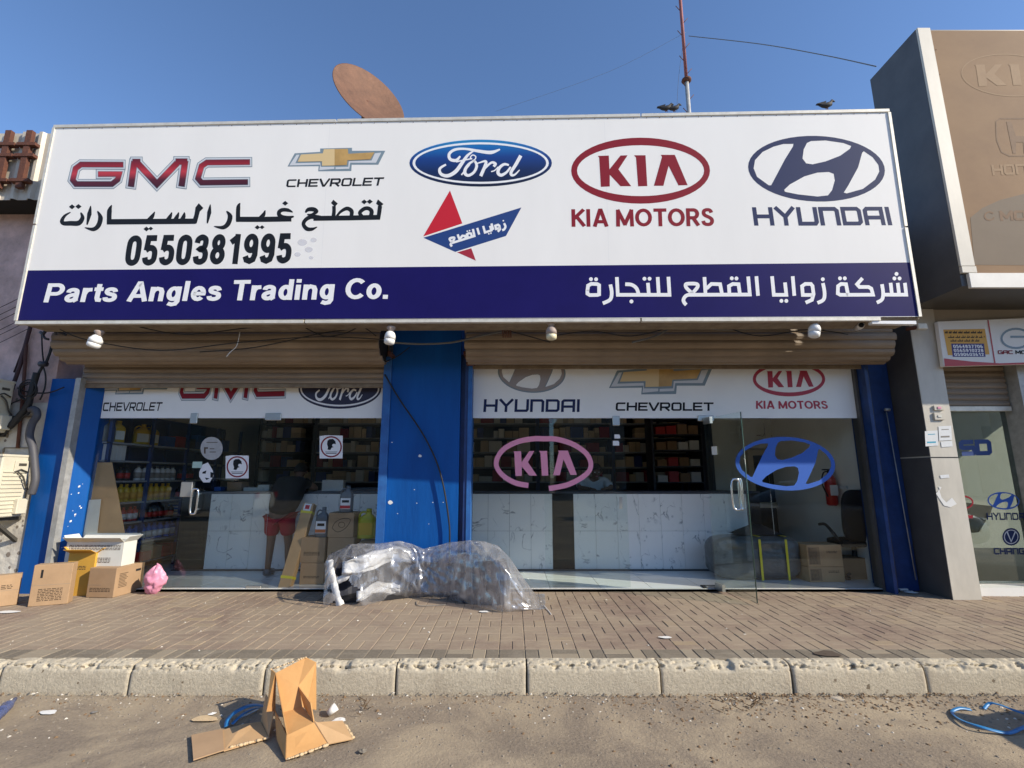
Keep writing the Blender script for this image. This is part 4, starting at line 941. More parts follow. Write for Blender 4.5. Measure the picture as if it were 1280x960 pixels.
MB().box((xr - 2.6, cY + .01, cz0 + .02), (xr + .02, 6.3, cz0 + .08)).build('parapet_soffit', M['dark'], ln)
mb = MB(); mb.tube([(xr - .2, 5.96, cz0), (xr - .22, 5.95, cz0 - .5), (xr - .33, 5.95, 2.9), (xr - .37, 5.94, 2.55)], .022, 8); mb.tube([(xr - .12, 5.97, cz0), (xr - .16, 5.97, cz0 - .8), (xr - .4, 5.96, 2.8)], .010, 6)
tag(mb.build('drain_pipe', mat('purple_brown_pipe', (.06, .03, .035), .7)), 'dark thin pipe running down the pink wall from the parapet', 'pipe')
for k in range(6):
    y = 370 + k * 8 + hash2(k, 3) * 6
    cable(('topmost', 'second', 'third', 'fourth', 'fifth', 'lowest')[k] + ' of six thin dark wires strung across the pink wall', [atY(-20, y + 22, 5.93), atY(10, y + 8, 5.92), atY(38, y - 6, 5.9)], .004, M['wire'], group='wires strung across the pink wall')
# wire tangle on the wall
hub = atY(38, 488, 5.9)
tg = thing('wire_tangle', 'tangle of black cables and loops hanging on the pink wall left of the blue pier', 'cables', tuple(hub))
mb = MB()
for k in range(4):
    rr = .09 + .03 * hash2(k, 1); c = hub + Vector((.0 + .03 * hash2(k, 2), -.02 - .01 * k, -.02 + .05 * hash2(k, 5)))
    mb.tube([c + Vector((rr * math.cos(a * .449), 0, rr * 1.0 * math.sin(a * .449))) for a in range(15)], .008, 6, caps=False)
mb.build('coil', M['wire'], tg)
mb = MB()
for a in ([(52, 415), (53, 440), (55, 455)], [(66, 422), (62, 440), (56, 455)], [(70, 412), (66, 432), (57, 458)], [(55, 455), (47, 470), (42, 490), (36, 515), (30, 520), (10, 538), (0, 545)], [(54, 458), (57, 470), (56, 485), (50, 500)], [(80, 484), (60, 491), (35, 490), (22, 485)], [(25, 500), (14, 505), (8, 515), (12, 525), (18, 520)]):
    mb.tube(smooth_path([atY(x, y, 5.9) for x, y in a], 5), .009 if len(a) < 6 else .016, 6)
mb.tube(smooth_path([atY(x, y, 5.88) for x, y in ((46, 466), (42, 480), (35, 505), (24, 520), (12, 534))], 4), .035, 8)
mb.build('cable_bundle', M['wire'], tg)
mb = MB(); mb.tube([atY(50, 455, 5.88), atY(58, 455, 5.88)], .035, 8); mb.build('junction', M['rackd'], tg)
cable('thick bent black conduit on the cream wall beside the blue pier', [atY(38, 512, 5.9), atY(44, 512, 5.88), atY(46, 520, 5.88), atY(40, 530, 5.88), atY(37, 545, 5.88), atY(41, 560, 5.87), atY(43, 580, 5.87), atY(44, 600, 5.86), atY(39, 618, 5.86)], .04, M['conduit'], 'bent_conduit', 'conduit')
mb = MB(); mb.tube([atY(33, 430, 5.95), atY(28, 500, 5.95), atY(22, 560, 5.95)], .018, 8); tag(mb.build('rusty_conduit', M['rust']), 'straight rusty conduit down the wall past the cable tangle', 'conduit')
# iron hook ornament below the sign's left end
c = atY(62, 418, 5.5)
mb = MB(); mb.tube([c + Vector((.075 * math.cos(a * .52), 0, .06 * math.sin(a * .52))) for a in range(10)], .014, 8); mb.tube([c + Vector((-.13, .02, .03)), c + Vector((-.08, 0, -.0)), c + Vector((-.05, 0, .05))], .018, 8); mb.tube([c + Vector((.07, 0, .05)), c + Vector((.16, .05, 0)), c + Vector((.2, .1, -.05))], .016, 8)
tag(mb.build('cable_coil', M['rackd']), 'small dark coil of cable under the left corner of the signboard', 'cable coil')
# air conditioner outdoor units
def ac_unit(px1, py0, py1, Y, label):
    a, b = atY(px1, py0, Y), atY(px1, py1, Y); X = a.x; z1, z0 = a.z, b.z; Yf = Y - .34
    t = thing('air_conditioner', label, 'air conditioner', (X, Y, z0), 'outdoor air conditioner units on the left wall')
    MB().box((X - .85, Yf, z0), (X, Y, z1), bev=.012).build('casing', M['ac'], t)
    MB().box((X - .83, Yf - .01, z1 - .02), (X + .006, Y + .004, z1 + .008), bev=.004).build('lid', M['ac'], t)
    for k in range(11):
        z = z0 + .05 + k * (z1 - z0 - .2) / 11; MB().box((X + .0005, Yf + .03, z), (X + .010, Y - .06, z + .012)).build('louvre', M['ac'], t)
    MB().box((X + .001, Y - .20, z1 - .20), (X + .014, Y - .04, z1 - .06), bev=.003).build('service_cover', M['ac'], t)
    MB().box((X + .0145, Y - .16, z1 - .12), (X + .018, Y - .07, z1 - .09)).build('grip', M['acd'], t)
    MB().box((X, Y - .13, z0 + .03), (X + .05, Y - .01, z0 + .2), bev=.006).build('valve_cover', M['ac'], t)
    for k in range(12): MB().box((X - .8, Yf - .006, z0 + .06 + k * (z1 - z0 - .1) / 12), (X - .25, Yf - .0005, z0 + .068 + k * (z1 - z0 - .1) / 12)).build('grille_bar', M['ac'], t)
    mb = MB(); mb.tube(smooth_path([(X + .02, Y - .16, z1 - .19), (X + .04, Y - .11, z1 - .25), (X + .03, Y - .05, z1 - .36), (X + .02, Y, z1 - .4), (X + .02, Y + .01, z1 - .42)], 4), .009, 6); mb.tube([(X + .02, Y - .2, z1 - .19), (X + .03, Y - .14, z1 - .16), (X + .02, Y - .05, z1 - .19)], .008, 6); mb.build('wire', M['acd'], t)
    mb = MB(); mb.box((X - .12, Yf, z0 - .045), (X - .07, 5.97, z0 - .002)); mb.slab([(X - .12, Yf + .1, z0 - .05), (X - .07, Yf + .1, z0 - .05), (X - .07, 5.97, z0 - .3), (X - .12, 5.97, z0 - .3)], (0, 0, .04)); mb.build('wall_bracket', M['acd'], t)
    return t
ac_unit(41, 570, 645, 5.90, 'cream air conditioner unit hung low on the left wall in the sunlight')
ac_unit(20, 478, 541, 5.90, 'grimy air conditioner unit high on the pink wall behind hanging wires')

# ================================================================ RIGHT NEIGHBOUR
rn = thing('neighbour_building', 'grey clad shop unit with a huge faded tan signboard right of the blue shop', 'building', (6.5, 6.0, 0))
PX0, PX1, PF = 4.815, 5.13, 5.67
zsof = 3.53
mb = MB(); mb.box((PX0, PF, GZ), (PX1, 6.45, zsof - .002)); pil = mb.build('pillar', M['pillar'], rn)
MB().box((PX0 - .006, PF + .006, GZ), (PX0 - .001, 6.45, 1.74)).build('cladding_panel', M['gray_c'], pil); MB().box((PX0 - .006, PF + .006, 1.755), (PX0 - .001, 6.45, 3.40)).build('cladding_panel', M['gray_c'], pil)
MB().box((PX0 + .002, PF - .003, 1.735), (PX1 - .002, PF - .0005, 1.745)).build('panel_joint', M['dark'], pil)
# big fascia box
FX0, FYF, FYB, FZ0, FZ1 = 4.83, 4.95, 5.70, 3.53, 6.78
MB().box((FX0, FYF, FZ0), (11, FYB, FZ1)).build('fascia_box', M['gray_c'], rn)
MB().box((FX0 + .01, FYB + .001, 3.0), (11, 6.6, FZ1 - 1.2)).build('upper_wall', M['facade'], rn)
SR = Plane((0, FYF - .004, 0), (0, -1, 0))
def rquad(mb, x0, y0, x1, y1, d=.02, S=None): pass
MB().box((FX0 + .0, FYF - .03, FZ0 + .22), (FX0 + .155, FYF - .001, FZ1), bev=.003).build('side_trim', M['pillar'], rn)
MB().box((FX0 + .0, FYF - .035, FZ0 + .14), (FX0 + .16, FYF - .001, FZ0 + .215), bev=.003).build('corner_trim', M['pillar'], rn)
MB().box((FX0 + .06, FYF - .04, FZ0 - .03), (11, FYF - .0015, FZ0 + .135), bev=.003).build('lower_trim', mat('white_trim', (.70, .68, .62), .5, var=.15, scale=3), rn)
tan = mat('faded_tan_banner', (.30, .185, .095), .7, spec=.2, col2=(.22, .13, .07), scale=1.6, contrast=.3, stretch=(1, 1, 1.4))
MB().box((FX0 + .158, FYF - .018, FZ0 + .14), (11, FYF - .002, FZ1 - .03)).build('banner_face', tan, rn)
SR = Plane((0, FYF - .019, 0), (0, -1, 0))
ghost = mat('ghost_print', (.325, .21, .118), .7, spec=.2, var=.1, scale=12); ghostd = mat('ghost_dark_print', (.215, .135, .08), .7, spec=.2, var=.2, scale=12); taup = mat('taupe_swoosh', (.20, .155, .11), .7, spec=.2, var=.1, scale=2)
mb = MB(); mb.stroke(SR, ell(1262, 94, 60, 26, 3, 40), 1.3, .002, closed=True)
Tk = Sub(SR, (275, 195, 928, 428), ((1218, 80), (1322, 80), (1324, 106), (1220, 108)))
for p in KIAP: mb.poly(Tk, p, (), .002)
mb.build('faded_logo', ghost, rn)
mb = MB(); mb.stroke(SR, [(1250, 148), (1245, 152), (1246, 175), (1252, 190), (1262, 195), (1290, 195), (1300, 188), (1303, 152), (1298, 148), (1250, 148)], 1.6, .002); mb.poly(SR, [(1258, 152), (1264, 152), (1270, 170), (1282, 170), (1286, 152), (1293, 152), (1286, 192), (1280, 192), (1279, 178), (1270, 178), (1270, 192), (1266, 192)], (), .002); mb.build('faded_logo', ghostd, rn)
mb = MB(); letters(mb, SR, 'HONDA', ((1239, 206), (1312, 204), (1314, 217), (1241, 219)), {**WIDE}, .22, .002); mb.build('faded_lettering', ghost, rn)
mb = MB(); mb.poly(SR, [(1213, 272), (1228, 260), (1250, 250), (1285, 241), (1330, 236), (1330, 332), (1218, 331)], (), .001); mb.build('swoosh', taup, rn)
mb = MB(); letters(mb, SR, 'MO', ((1249, 264), (1282, 263), (1283, 275), (1251, 276)), WIDE, .26, .006); mb.stroke(SR, arc(1237, 270, 6, 5, 20, 320, 12), 2, .006); mb.build('faded_lettering', ghostd, rn)
mb = MB()
for k in range(9): mb.disc(SR, 1170 + k * 4.6, 62 + k * 31, .8, .8, .012, n=6)
mb.build('rivets', M['rust'], rn)
# return wall, shutter, glass
sn = thing('roller_shutter', 'brown roller shutter raised above the neighbouring shop window', 'shutter', (5.8, 6.0, 2.3))
k = 0; z = 2.37
mb = MB(); hgt = .075; pr = [(-.002, 0), (-.014, .010), (-.018, .03), (-.012, .05), (-.002, .062), (-.001, hgt - .002), (.008, hgt - .002), (.008, 0)]; m_ = 8
mb.add([(5.14, 5.95 + p[0], p[1]) for p in pr] + [(6.12, 5.95 + p[0], p[1]) for p in pr], [tuple(range(m_)), tuple(range(2 * m_ - 1, m_ - 1, -1))] + [(i, i + m_, (i + 1) % m_ + m_, (i + 1) % m_) for i in range(m_)])
sm = mb.build('slat', M['shutter'], mesh_only=True)
while z < 3.45: o = link('slat', sm, sn); o.location = Vector((0, 0, z)) - sn.location; z += hgt
MB().box((5.14, 5.925, 2.31), (6.12, 5.96, 2.37), bev=.004).build('bottom_bar', M['trim'], sn)
MB().box((6.14, 5.80, GZ), (6.34, 6.1, 3.45)).build('frame_post', M['rail'], rn); MB().box((6.35, 5.9, GZ), (6.6, 6.1, 3.45)).build('frame_post', M['pillar'], rn)
MB().box((5.132, 5.84, GZ - .02), (11, 6.2, GZ + .09)).build('step', M['tile'], rn)
MB().box((6.6, 6.0, GZ + .09), (11, 6.1, 3.45)).build('shutter_wall', M['shutter'], rn)
MB().box((5.1, 9.5, 0), (11, 9.7, 4)).build('back_wall', M['wall_in'], rn); MB().box((4.82, 6.45, -.05), (11, 9.5, GZ + .02)).build('floor', M['rackd'], rn); MB().box((4.82, 6.2, 3.46), (11, 9.5, 3.5)).build('ceiling', M['ceil'], rn)
gp = MB().box((5.14, 6.025, GZ + .1), (6.13, 6.035, 2.9)).build('pane', glass('hazy_glass', (.62, .68, .66), .10), rn)
SN = Plane((0, 6.02, 0), (0, -1, 0))
nw = gp
emblem_h(Sub(SN, (175, 196, 1015, 600), ((1234, 615), (1274, 615), (1275, 637), (1235, 637))), M['hyb'], nw, .002)
mb = MB(); letters(mb, SN, 'HYUNDAI', ((1233, 641), (1283, 641), (1284, 650), (1234, 650)), WIDE, .2, .002); mb.build('lettering', M['hyu'], nw)
mb = MB(); letters(mb, SN, 'CHANGAN', ((1242, 685), (1296, 685), (1297, 693), (1243, 693)), WIDE, .22, .002); mb.disc(SN, 1264, 671, 11, 11, .002); mb.build('lettering', M['hyu'], nw)
mb = MB(); mb.stroke(SN, [(1259, 665), (1264, 677), (1269, 665)], 1.6, .008); mb.stroke(SN, arc(1264, 671, 8.5, 8.5, 0, 354, 20), 1, .008, closed=True); mb.build('v_mark', M['silver'], nw)
mb = MB(); letters(mb, SN, 'SD', ((1199, 551), (1238, 550), (1240, 568), (1201, 569)), WIDE, .3, .002); mb.build('lettering', M['blue'], nw)
mb = MB(); mb.stroke(SN, arc(1202, 628, 14, 8, -80, 80, 12), 2, .002); mb.stroke(SN, [(1206, 646), (1216, 646)], 4, .002); mb.build('logo_fragment', M['kia'], nw)
# draped cloth behind neighbour glass
mb = MB(); grid(mb, 20, 12, lambda u, v: Vector((5.28 + u * .75 - .12 * v, 6.35 + .05 * math.sin(u * 17 + v * 3), 1.22 - v * (.42 - .22 * abs(u - .45)) - .1 * abs(u - .4))))
tag(mb.build('draped_cloth', M['cloth']), 'pale crumpled cloth bundle behind the neighbouring shop glass', 'cloth')
# GAC board
b = [atY(1172, 402, 5.60), atY(1380, 394, 5.60), atY(1380, 452, 5.60), atY(1180, 458, 5.60)]
gb = thing('hanging_board', 'white board with an orange notice and a car maker badge above the neighbouring shutter', 'sign', tuple(b[0]))
mb = MB(); mb.slab([b[3], b[2], b[1], b[0]], (0, .05, 0)); mb.build('board', M['sign_white'], gb)
SGc = Plane((0, 5.598, 0), (0, -1, 0))
mb = MB(); mb.poly(SGc, [(1179, 412), (1231, 411), (1237, 443), (1185, 444)], (), .001); mb.build('orange_notice', mat('amber_print', (.72, .40, .08), .6), gb)
mb = MB(); mb.poly(SGc, [(1189, 429.5), (1230, 429.5), (1232, 446), (1191, 446)], (), .006); mb.build('number_panel', mat('indigo_print', (.05, .05, .22), .6), gb)
mb = MB()
for i, s_ in enumerate(('0564837706', '0565910228', '0590603612')): letters(mb, SGc, s_, ((1191 + i * .7, 431 + i * 5), (1228 + i * .7, 431 + i * 5), (1229 + i * .7, 435 + i * 5), (1192 + i * .7, 435 + i * 5)), BOLD, .2, .011)
mb.build('lettering', M['white'], gb)
mb = MB()
for i, (x0_, x1_, y_) in enumerate(((1181, 1231, 415), (1185, 1228, 421), (1188, 1227, 425.5))):
    x = x0_; 
    while x < x1_ - 3:
        l = 3 + 5 * hash2(x, i); mb.stroke(SGc, [(x, y_ + .8), (min(x + l, x1_), y_ + .8)], 1.3 if i else 2, .006); mb.stroke(SGc, [(x + l * .4, y_ - 1.6), (x + l * .5, y_ + .8)], .9, .006); mb.stroke(SGc, [(x + l * .9, y_ - 1), (x + l * .9, y_ + .8)], .9, .006); x += l + 1.3
mb.build('small_script', M['ink'], gb)
mb = MB(); mb.poly(SGc, [(1180, 448), (1215, 452), (1250, 454), (1380, 450), (1380, 453), (1181, 458)], (), .002); mb.stroke(SGc, [(1235, 400), (1244, 456)], 1.6, .004); mb.build('red_stripe', mat('faded_red_print', (.50, .08, .09), .6), gb)
mb = MB(); mb.stroke(SGc, arc(1270, 423, 18, 12, 30, 330, 20), 2.6, .004); mb.stroke(SGc, [(1263, 421), (1285, 421), (1285, 428)], 2.6, .004); mb.build('emblem', M['steel'], gb)
mb = MB(); letters(mb, SGc, 'GAC', ((1247, 438), (1266, 438), (1266.6, 442.6), (1247.6, 442.6)), WIDE, .24, .004); mb.build('lettering', M['kia'], gb)
mb = MB(); letters(mb, SGc, 'MOTOR', ((1269, 438), (1302, 438), (1302.6, 442.6), (1269.6, 442.6)), WIDE, .24, .004); mb.build('lettering', M['black'], gb)
# papers and a bell box on the pillar
SPp = Plane((0, PF - .004, 0), (0, -1, 0))
for i, (x0_, y0_, x1_, y1_, lb) in enumerate(((1156, 538, 1173, 557, 'white paper notice with blue print stuck on the grey pillar'), (1173, 532, 1190, 550, 'tilted white paper notice stuck highest on the grey pillar'), (1176, 551, 1191, 558, 'narrow white paper slip below the notices on the pillar'), (1175, 593, 1187, 597, 'small torn white sticker low on the grey pillar'))):
    mb = MB(); mb.poly(SPp, [(x0_, y0_ + 1), (x1_ - 1, y0_), (x1_, y1_), (x0_ + 1, y1_ + 1)], (), .0005)
    o = mb.build('paper_notice', mat('paper', (.72, .74, .74), .7, var=.08, scale=30)); tag(o, lb, 'notice')
    if i < 2:
        mb = MB(); mb.stroke(SPp, [(x0_ + 3, y1_ - 4), (x1_ - 3, y1_ - 4.4)], 2, .005); mb.stroke(SPp, [(x0_ + 4, y0_ + 5), (x1_ - 4, y0_ + 4.6)], .9, .005); mb.build('print', mat('cyan_print', (.05, .35, .48), .6) if i == 0 else M['inkg'], o)
for (x0_, y0_, x1_, y1_, lb) in ((1166, 507, 1179, 513, 'small pink label holder on the grey pillar above the bell'), (1166, 516, 1180, 525, 'beige bell push on the grey pillar above the paper notices')):
    a, b2 = SPp.at(x0_, y0_), SPp.at(x1_, y1_)
    t = thing('wall_fitting', lb, 'fitting', tuple(a)); MB().box((a.x, PF - .02, b2.z), (b2.x, PF - .001, a.z), bev=.003).build('plate', M['pillar'], t); c = (a + b2) / 2
    MB().box((c.x - .02, PF - .026, c.z - .012), (c.x + .02, PF - .0205, c.z + .012)).build('button', M['cwhite'] if '516' in str(y0_) else M['pinkbag'], t)
mb = MB(); mb.poly(SPp, [(1170, 617), (1174, 612), (1177, 622), (1183, 628), (1190, 622), (1196, 630), (1188, 634), (1180, 632)], (), .0005); mb.poly(SPp, [(1173, 608), (1177, 609), (1175, 613)], (), .0005); mb.build('paint_chip', M['chip'], pil, kind='stuff')
a = atY(1146, 408, 5.5)
t = thing('spot_light', 'small rusty floodlight on top of the grey pillar under the fascia', 'floodlight', tuple(a)); MB().box((a.x + .02, 5.5, a.z - .03), (a.x + .13, 5.56, a.z + .04), bev=.005).build('lamp_head', M['trim'], t)
mb = MB(); mb.tube([a + Vector((-.05, .1, .0)), a + Vector((.05, .03, 0))], .025, 8); mb.build('arm', M['rust'], t)

# ================================================================ ROOFTOP THINGS
c = atY(462.7, 120.5, 8.0); nrm = Vector((.65, -.70, .28)).normalized()
dt = thing('satellite_dish', 'rusty brown satellite dish on the roof behind the signboard', 'satellite dish', tuple(c))
Rm = nrm.to_track_quat('Z', 'Y').to_matrix()
mb = MB(); Rd = .71
mb.lathe([(.001, -.10), (Rd * .3, -.091), (Rd * .6, -.064), (Rd * .85, -.028), (Rd, 0), (Rd + .012, .002), (Rd + .012, -.012), (Rd * .85, -.045), (Rd * .6, -.082), (Rd * .3, -.108), (.001, -.118)], c, 40, axis=Rm); mb.build('reflector', M['dish'], dt)
mb = MB(); mb.tube([c - nrm * .11, c - nrm * .25 + Vector((0, 0, -.2)), Vector((c.x - .15, c.y + .2, 4.86))], .035, 10); mb.build('mount', M['rust'], dt)
# mast
m0 = atY(861, 138, 9.0); mt = atY(847, -60, 9.0); mt = Vector((m0.x - .01, 9.0, mt.z)); mj = atY(856, 101, 9.0); mj.x = m0.x - .005
ms = thing('antenna_mast', 'tall thin red and white antenna mast with climbing pegs behind the signboard', 'antenna mast', (m0.x, 9.0, 4.86))
mb = MB(); mb.tube([(m0.x, 9, 4.86), (m0.x, 9, mj.z)], .042, 10); mb.build('lower_tube', M['rail'], ms)
mb = MB(); mb.tube([(m0.x, 9, mj.z), (m0.x, 9, mt.z)], .034, 10); mb.build('upper_tube', mat('faded_red_mast', (.30, .09, .08), .7, var=.3, scale=8), ms)
mb = MB(); mb.lathe([(.06, 0), (.1, .02), (.1, .06), (.05, .08)], (m0.x, 9, mj.z - .03), 12); mb.build('collar', M['rust'], ms)
for k in range(14):
    z = m0.z - .1 + k * .32; s_ = 1 if k % 2 else -1
    MB().tube([(m0.x, 9, z), (m0.x + s_ * .12, 9 - .02, z + .14)], .008, 5).build('climbing_peg', M['rust'], ms)
wl = atY(861, 45, 9.0)
cable('long thin wire from the antenna mast down to the neighbouring fascia', [wl, atY(950, 55, 8.0), atY(1030, 69, 7.0), atY(1095, 83, 5.75)], .008, M['wireg'], 'stay_wire', 'wire')
cable('thin stay wire from the antenna mast towards the roof on its left side', [atY(858, 40, 9.0), atY(760, 90, 9.2), atY(620, 139, 9.5)], .0025, M['wireg'], 'stay_wire', 'wire')
cable('slack thin wire hanging beside the foot of the antenna mast', [atY(853, 60, 8.9), atY(848, 100, 8.9), atY(846, 139, 8.9)], .003, M['wire'], 'stay_wire', 'wire')
# pigeons on the sign's top edge
for i, (px, py, s_, lb) in enumerate(((833, 141, 1, 'dark bird on top of the signboard left of the antenna mast foot, farther from it'), (843, 141, .95, 'dark bird on top of the signboard close beside the antenna mast foot'), (1034, 138, 1.1, 'dark bird perched alone above the right oval logo on the signboard'))):
    p = S0.at(px, py, -.01); p.z += .012
    t = thing('bird', lb, 'bird', tuple(p), 'birds on top of the signboard')
    k = .085 * s_
    mb = MB(); mb.tube([p + Vector(v) * k for v in ((-.95, 0, .55), (-.5, 0, .5), (0, 0, .55), (.45, 0, .75), (.6, 0, 1.05), (.72, 0, 1.2), (.92, 0, 1.12), (1.1, 0, 1.05))], [k * v for v in (.06, .22, .34, .3, .16, .17, .12, .02)], 10); mb.build('body', M['bird'], t)
    for d in (-.1, .1): MB().tube([p + Vector((d * k, 0, .35 * k)), p + Vector((d * k, 0, -.0))], .005, 5).build('leg', M['rust'], t)
    MB().slab([p + Vector((-1.2 * k, -.1 * k, .75 * k)), p + Vector((-.3 * k, -.2 * k, .5 * k)), p + Vector((-.1 * k, -.25 * k, 1.0 * k))], (0, .03, 0)).build('wing', M['bird'], t)

# ================================================================ CARTONS
def carton(label, A, B_, d, h_, m=None, group='cardboard boxes by the left pier', open_=0, name='cardboard_box', prints=(), tape=True, bz=None, side_prints=(), m_flap=None):
    """A, B_: front bottom corners; d depth back; h_ height"""
    m = m or M['card']
    A, B_ = Vector(A), Vector(B_); ex = (B_ - A); W_ = ex.length; ex.normalize(); ey = Vector((-ex.y, ex.x, 0)); ez = Vector((0, 0, 1))
    Mx = Matrix(((ex.x, ey.x, 0, A.x), (ex.y, ey.y, 0, A.y), (0, 0, 1, A.z), (0, 0, 0, 1)))
    t = thing(name, label, 'cardboard box', tuple(A + ex * W_ / 2 + ey * d / 2), group)
    mb = MB(); th = .006
    if not open_:
        mb.box((0, 0, .001), (W_, d, h_), M_=Mx, bev=.004)
    else:
        for lo, hi in (((0, 0, .001), (W_, th, h_)), ((0, d - th, .001), (W_, d, h_)), ((0, th, .001), (th, d - th, h_)), ((W_ - th, th, .001), (W_, d - th, h_)), ((th, th, .001), (W_ - th, d - th, .01))): mb.box(lo, hi, M_=Mx)
    body = mb.build('box_body', m, t)
    if not open_:
        if tape:
            MB().box((0 + .004, d / 2 - .022, h_ - .0005), (W_ - .004, d / 2 + .022, h_ + .0006), M_=Mx).build('tape', M['tape'], t)
            MB().box((.0, d / 2 - .0015, h_), (W_, d / 2 + .0015, h_ + .0011), M_=Mx).build('flap_seam', M['ink'], t)
    else:
        fl = min(d, W_) * .42
        for (p, q_, out) in (((0, 0), (W_, 0), (0, -1)), ((0, d), (W_, d), (0, 1)), ((0, 0), (0, d), (-1, 0)), ((W_, 0), (W_, d), (1, 0))):
            a = R(open_ + 25 * (hash2(p[0], q_[1], out[0]) - .5)); o3 = Vector((out[0] * math.cos(a) * fl, out[1] * math.cos(a) * fl, math.sin(a) * fl))
            pts = [Vector((*p, h_)), Vector((*q_, h_)), Vector((*q_, h_)) + o3, Vector((*p, h_)) + o3]
            pts = [Mx @ v for v in pts]; mm = MB(); nn_ = (pts[1] - pts[0]).cross(pts[2] - pts[0]).normalized() * .005; mm.slab(pts, nn_); mm.build('flap', m_flap or m, t)
    for (kind, x0_, z0_, x1_, z1_) in prints:
        if kind == 'hole':
            mm = MB(); mm.box((x0_ * W_, -.0012, z0_ * h_), (x1_ * W_, -.0004, z1_ * h_), M_=Mx); mm.build('hand_hole', M['dark'], t)
        elif kind == 'lines':
            mm = MB(); z = z0_ * h_
            while z < z1_ * h_:
                x = x0_ * W_
                while x < x1_ * W_:
                    l = .01 + .03 * hash2(x, z, 5); mm.box((x, -.0012, z), (min(x + l, x1_ * W_), -.0004, z + .008), M_=Mx); x += l + .008
                z += .016
            mm.build('print', M['ink'], t)
        elif kind == 'line': MB().box((x0_ * W_, -.0012, z0_ * h_), (x1_ * W_, -.0004, z0_ * h_ + .002), M_=Mx).build('crease', M['inkg'], t)
        elif kind == 'patch': MB().box((x0_ * W_, -.0009, z0_ * h_), (x1_ * W_, -.0003, z1_ * h_), M_=Mx).build('print', M['cardd'], t)
    for (kind, y0_, z0_, y1_, z1_) in side_prints:   # on the right-hand side face
        mm = MB()
        if kind == 'hole': mm.box((W_ + .0004, y0_ * d, z0_ * h_), (W_ + .0012, y1_ * d, z1_ * h_), M_=Mx); mm.build('hand_hole', M['dark'], t)
        else:
            z = z0_ * h_
            while z < z1_ * h_: mm.box((W_ + .0004, y0_ * d, z), (W_ + .0012, (y0_ + (y1_ - y0_) * (.6 + .4 * hash2(z, 2))) * d, z + .007), M_=Mx); z += .016
            mm.build('print', M['ink'], t)
    return t
G_ = lambda x, y, z=GZ: atZ(x, y, z)
carton('plain brown box cut by the left edge of the view', G_(-45, 764), G_(21, 756), .12, .31, prints=(('line', 0, .5, 1, .5), ('lines', .62, .55, .85, .68)))
carton('brown box with a hand hole and dark print standing on end beside the blue pier', G_(34, 759), G_(84, 755), .13, .41, prints=(('hole', .2, .68, .26, .88), ('lines', .2, .12, .82, .42), ('line', 0, .5, 1, .5)))
carton('yellow cardboard box with its flaps open at the back of the pile', G_(78, 745), G_(112, 745), .22, .47, m=M['cardy'], open_=38, m_flap=M['cardy'], prints=(('lines', .3, .6, .7, .68),), side_prints=(('lines', .3, .72, .8, .85),))
carton('brown box with an oval hand hole lying in front of the white carton', G_(107, 747), G_(141, 747.5), .40, .315, prints=(('lines', .1, .2, .85, .34), ('line', 0, .42, .5, .42)), side_prints=(('hole', .68, .74, .86, .82), ('lines', .12, .3, .45, .8)), tape=True)
a, b = G_(101, 737), G_(170, 737); a.y = b.y = 5.88
carton('long white printed carton standing open by the glass behind the brown boxes', a, b, .2, .585, m=M['cwhite'], open_=50, m_flap=M['cwhite'], prints=(('lines', .35, .6, .8, .7), ('line', 0, .5, 1, .5), ('lines', .05, .84, .95, .93), ('lines', .1, .2, .9, .3), ('patch', .55, .35, .9, .48)))
# pink bag slumped beside it
c = atY(193, 728, 5.96); c.z = GZ
mb = MB(); grid(mb, 40, 24, lambda u, v: c + Vector(((.12 * math.sin(math.pi * min(1, v * .96 + .04)) ** .5 * math.cos(2 * math.pi * u)) * (1 + 1.1 * (fbm(abs(u - .5) * 9, v * 5) - .5)), .08 * math.sin(math.pi * min(1, v * .96 + .04)) ** .5 * math.sin(2 * math.pi * u) * (1 + 1.2 * (fbm(abs(u - .5) * 11, v * 6) - .5)), .30 * v * (.8 + .5 * fbm(abs(u - .5) * 6, 3)))))
tag(mb.build('plastic_bag', M['pinkbag']), 'crumpled pink plastic bag between the white carton and the glass', 'bag')
# leaning cardboard sheets and a blue crate behind the left glass
def lean(label, pts, Y0, Y1, m, name='cardboard_sheet', cat='cardboard sheet', group=None):
    P_ = [atY(x, y, Y1 if i < 2 else Y0) for i, (x, y) in enumerate(pts)]; mb = MB(); n = (P_[1] - P_[0]).cross(P_[2] - P_[0]).normalized() * .006; mb.slab(P_, n)
    return tag(mb.build(name, m), label, cat, group)
lean('tall brown cardboard sheet leaning behind the left end of the glass', [(119, 578), (140, 578), (160, 690), (103, 692)], 6.145, 6.175, M['cardl'])
lean('pale folded cardboard piece leaning in front of the tall sheet', [(111, 625), (126, 624), (121, 668), (103, 674)], 6.133, 6.139, M['cwhite'])
c = G_(115, 700, FZ); 
t = thing('blue_crate', 'blue plastic crate standing behind the glass above the open boxes', 'crate', (c.x, 6.3, FZ)); a = atY(104, 656, 6.2); b = atY(125, 700, 6.2)
MB().box((a.x, 6.2, FZ), (b.x, 6.42, a.z), bev=.01).build('crate_body', M['bplas'], t); MB().box((a.x - .01, 6.19, a.z - .03), (b.x + .01, 6.43, a.z + .002), bev=.006).build('rim', M['bplas'], t)

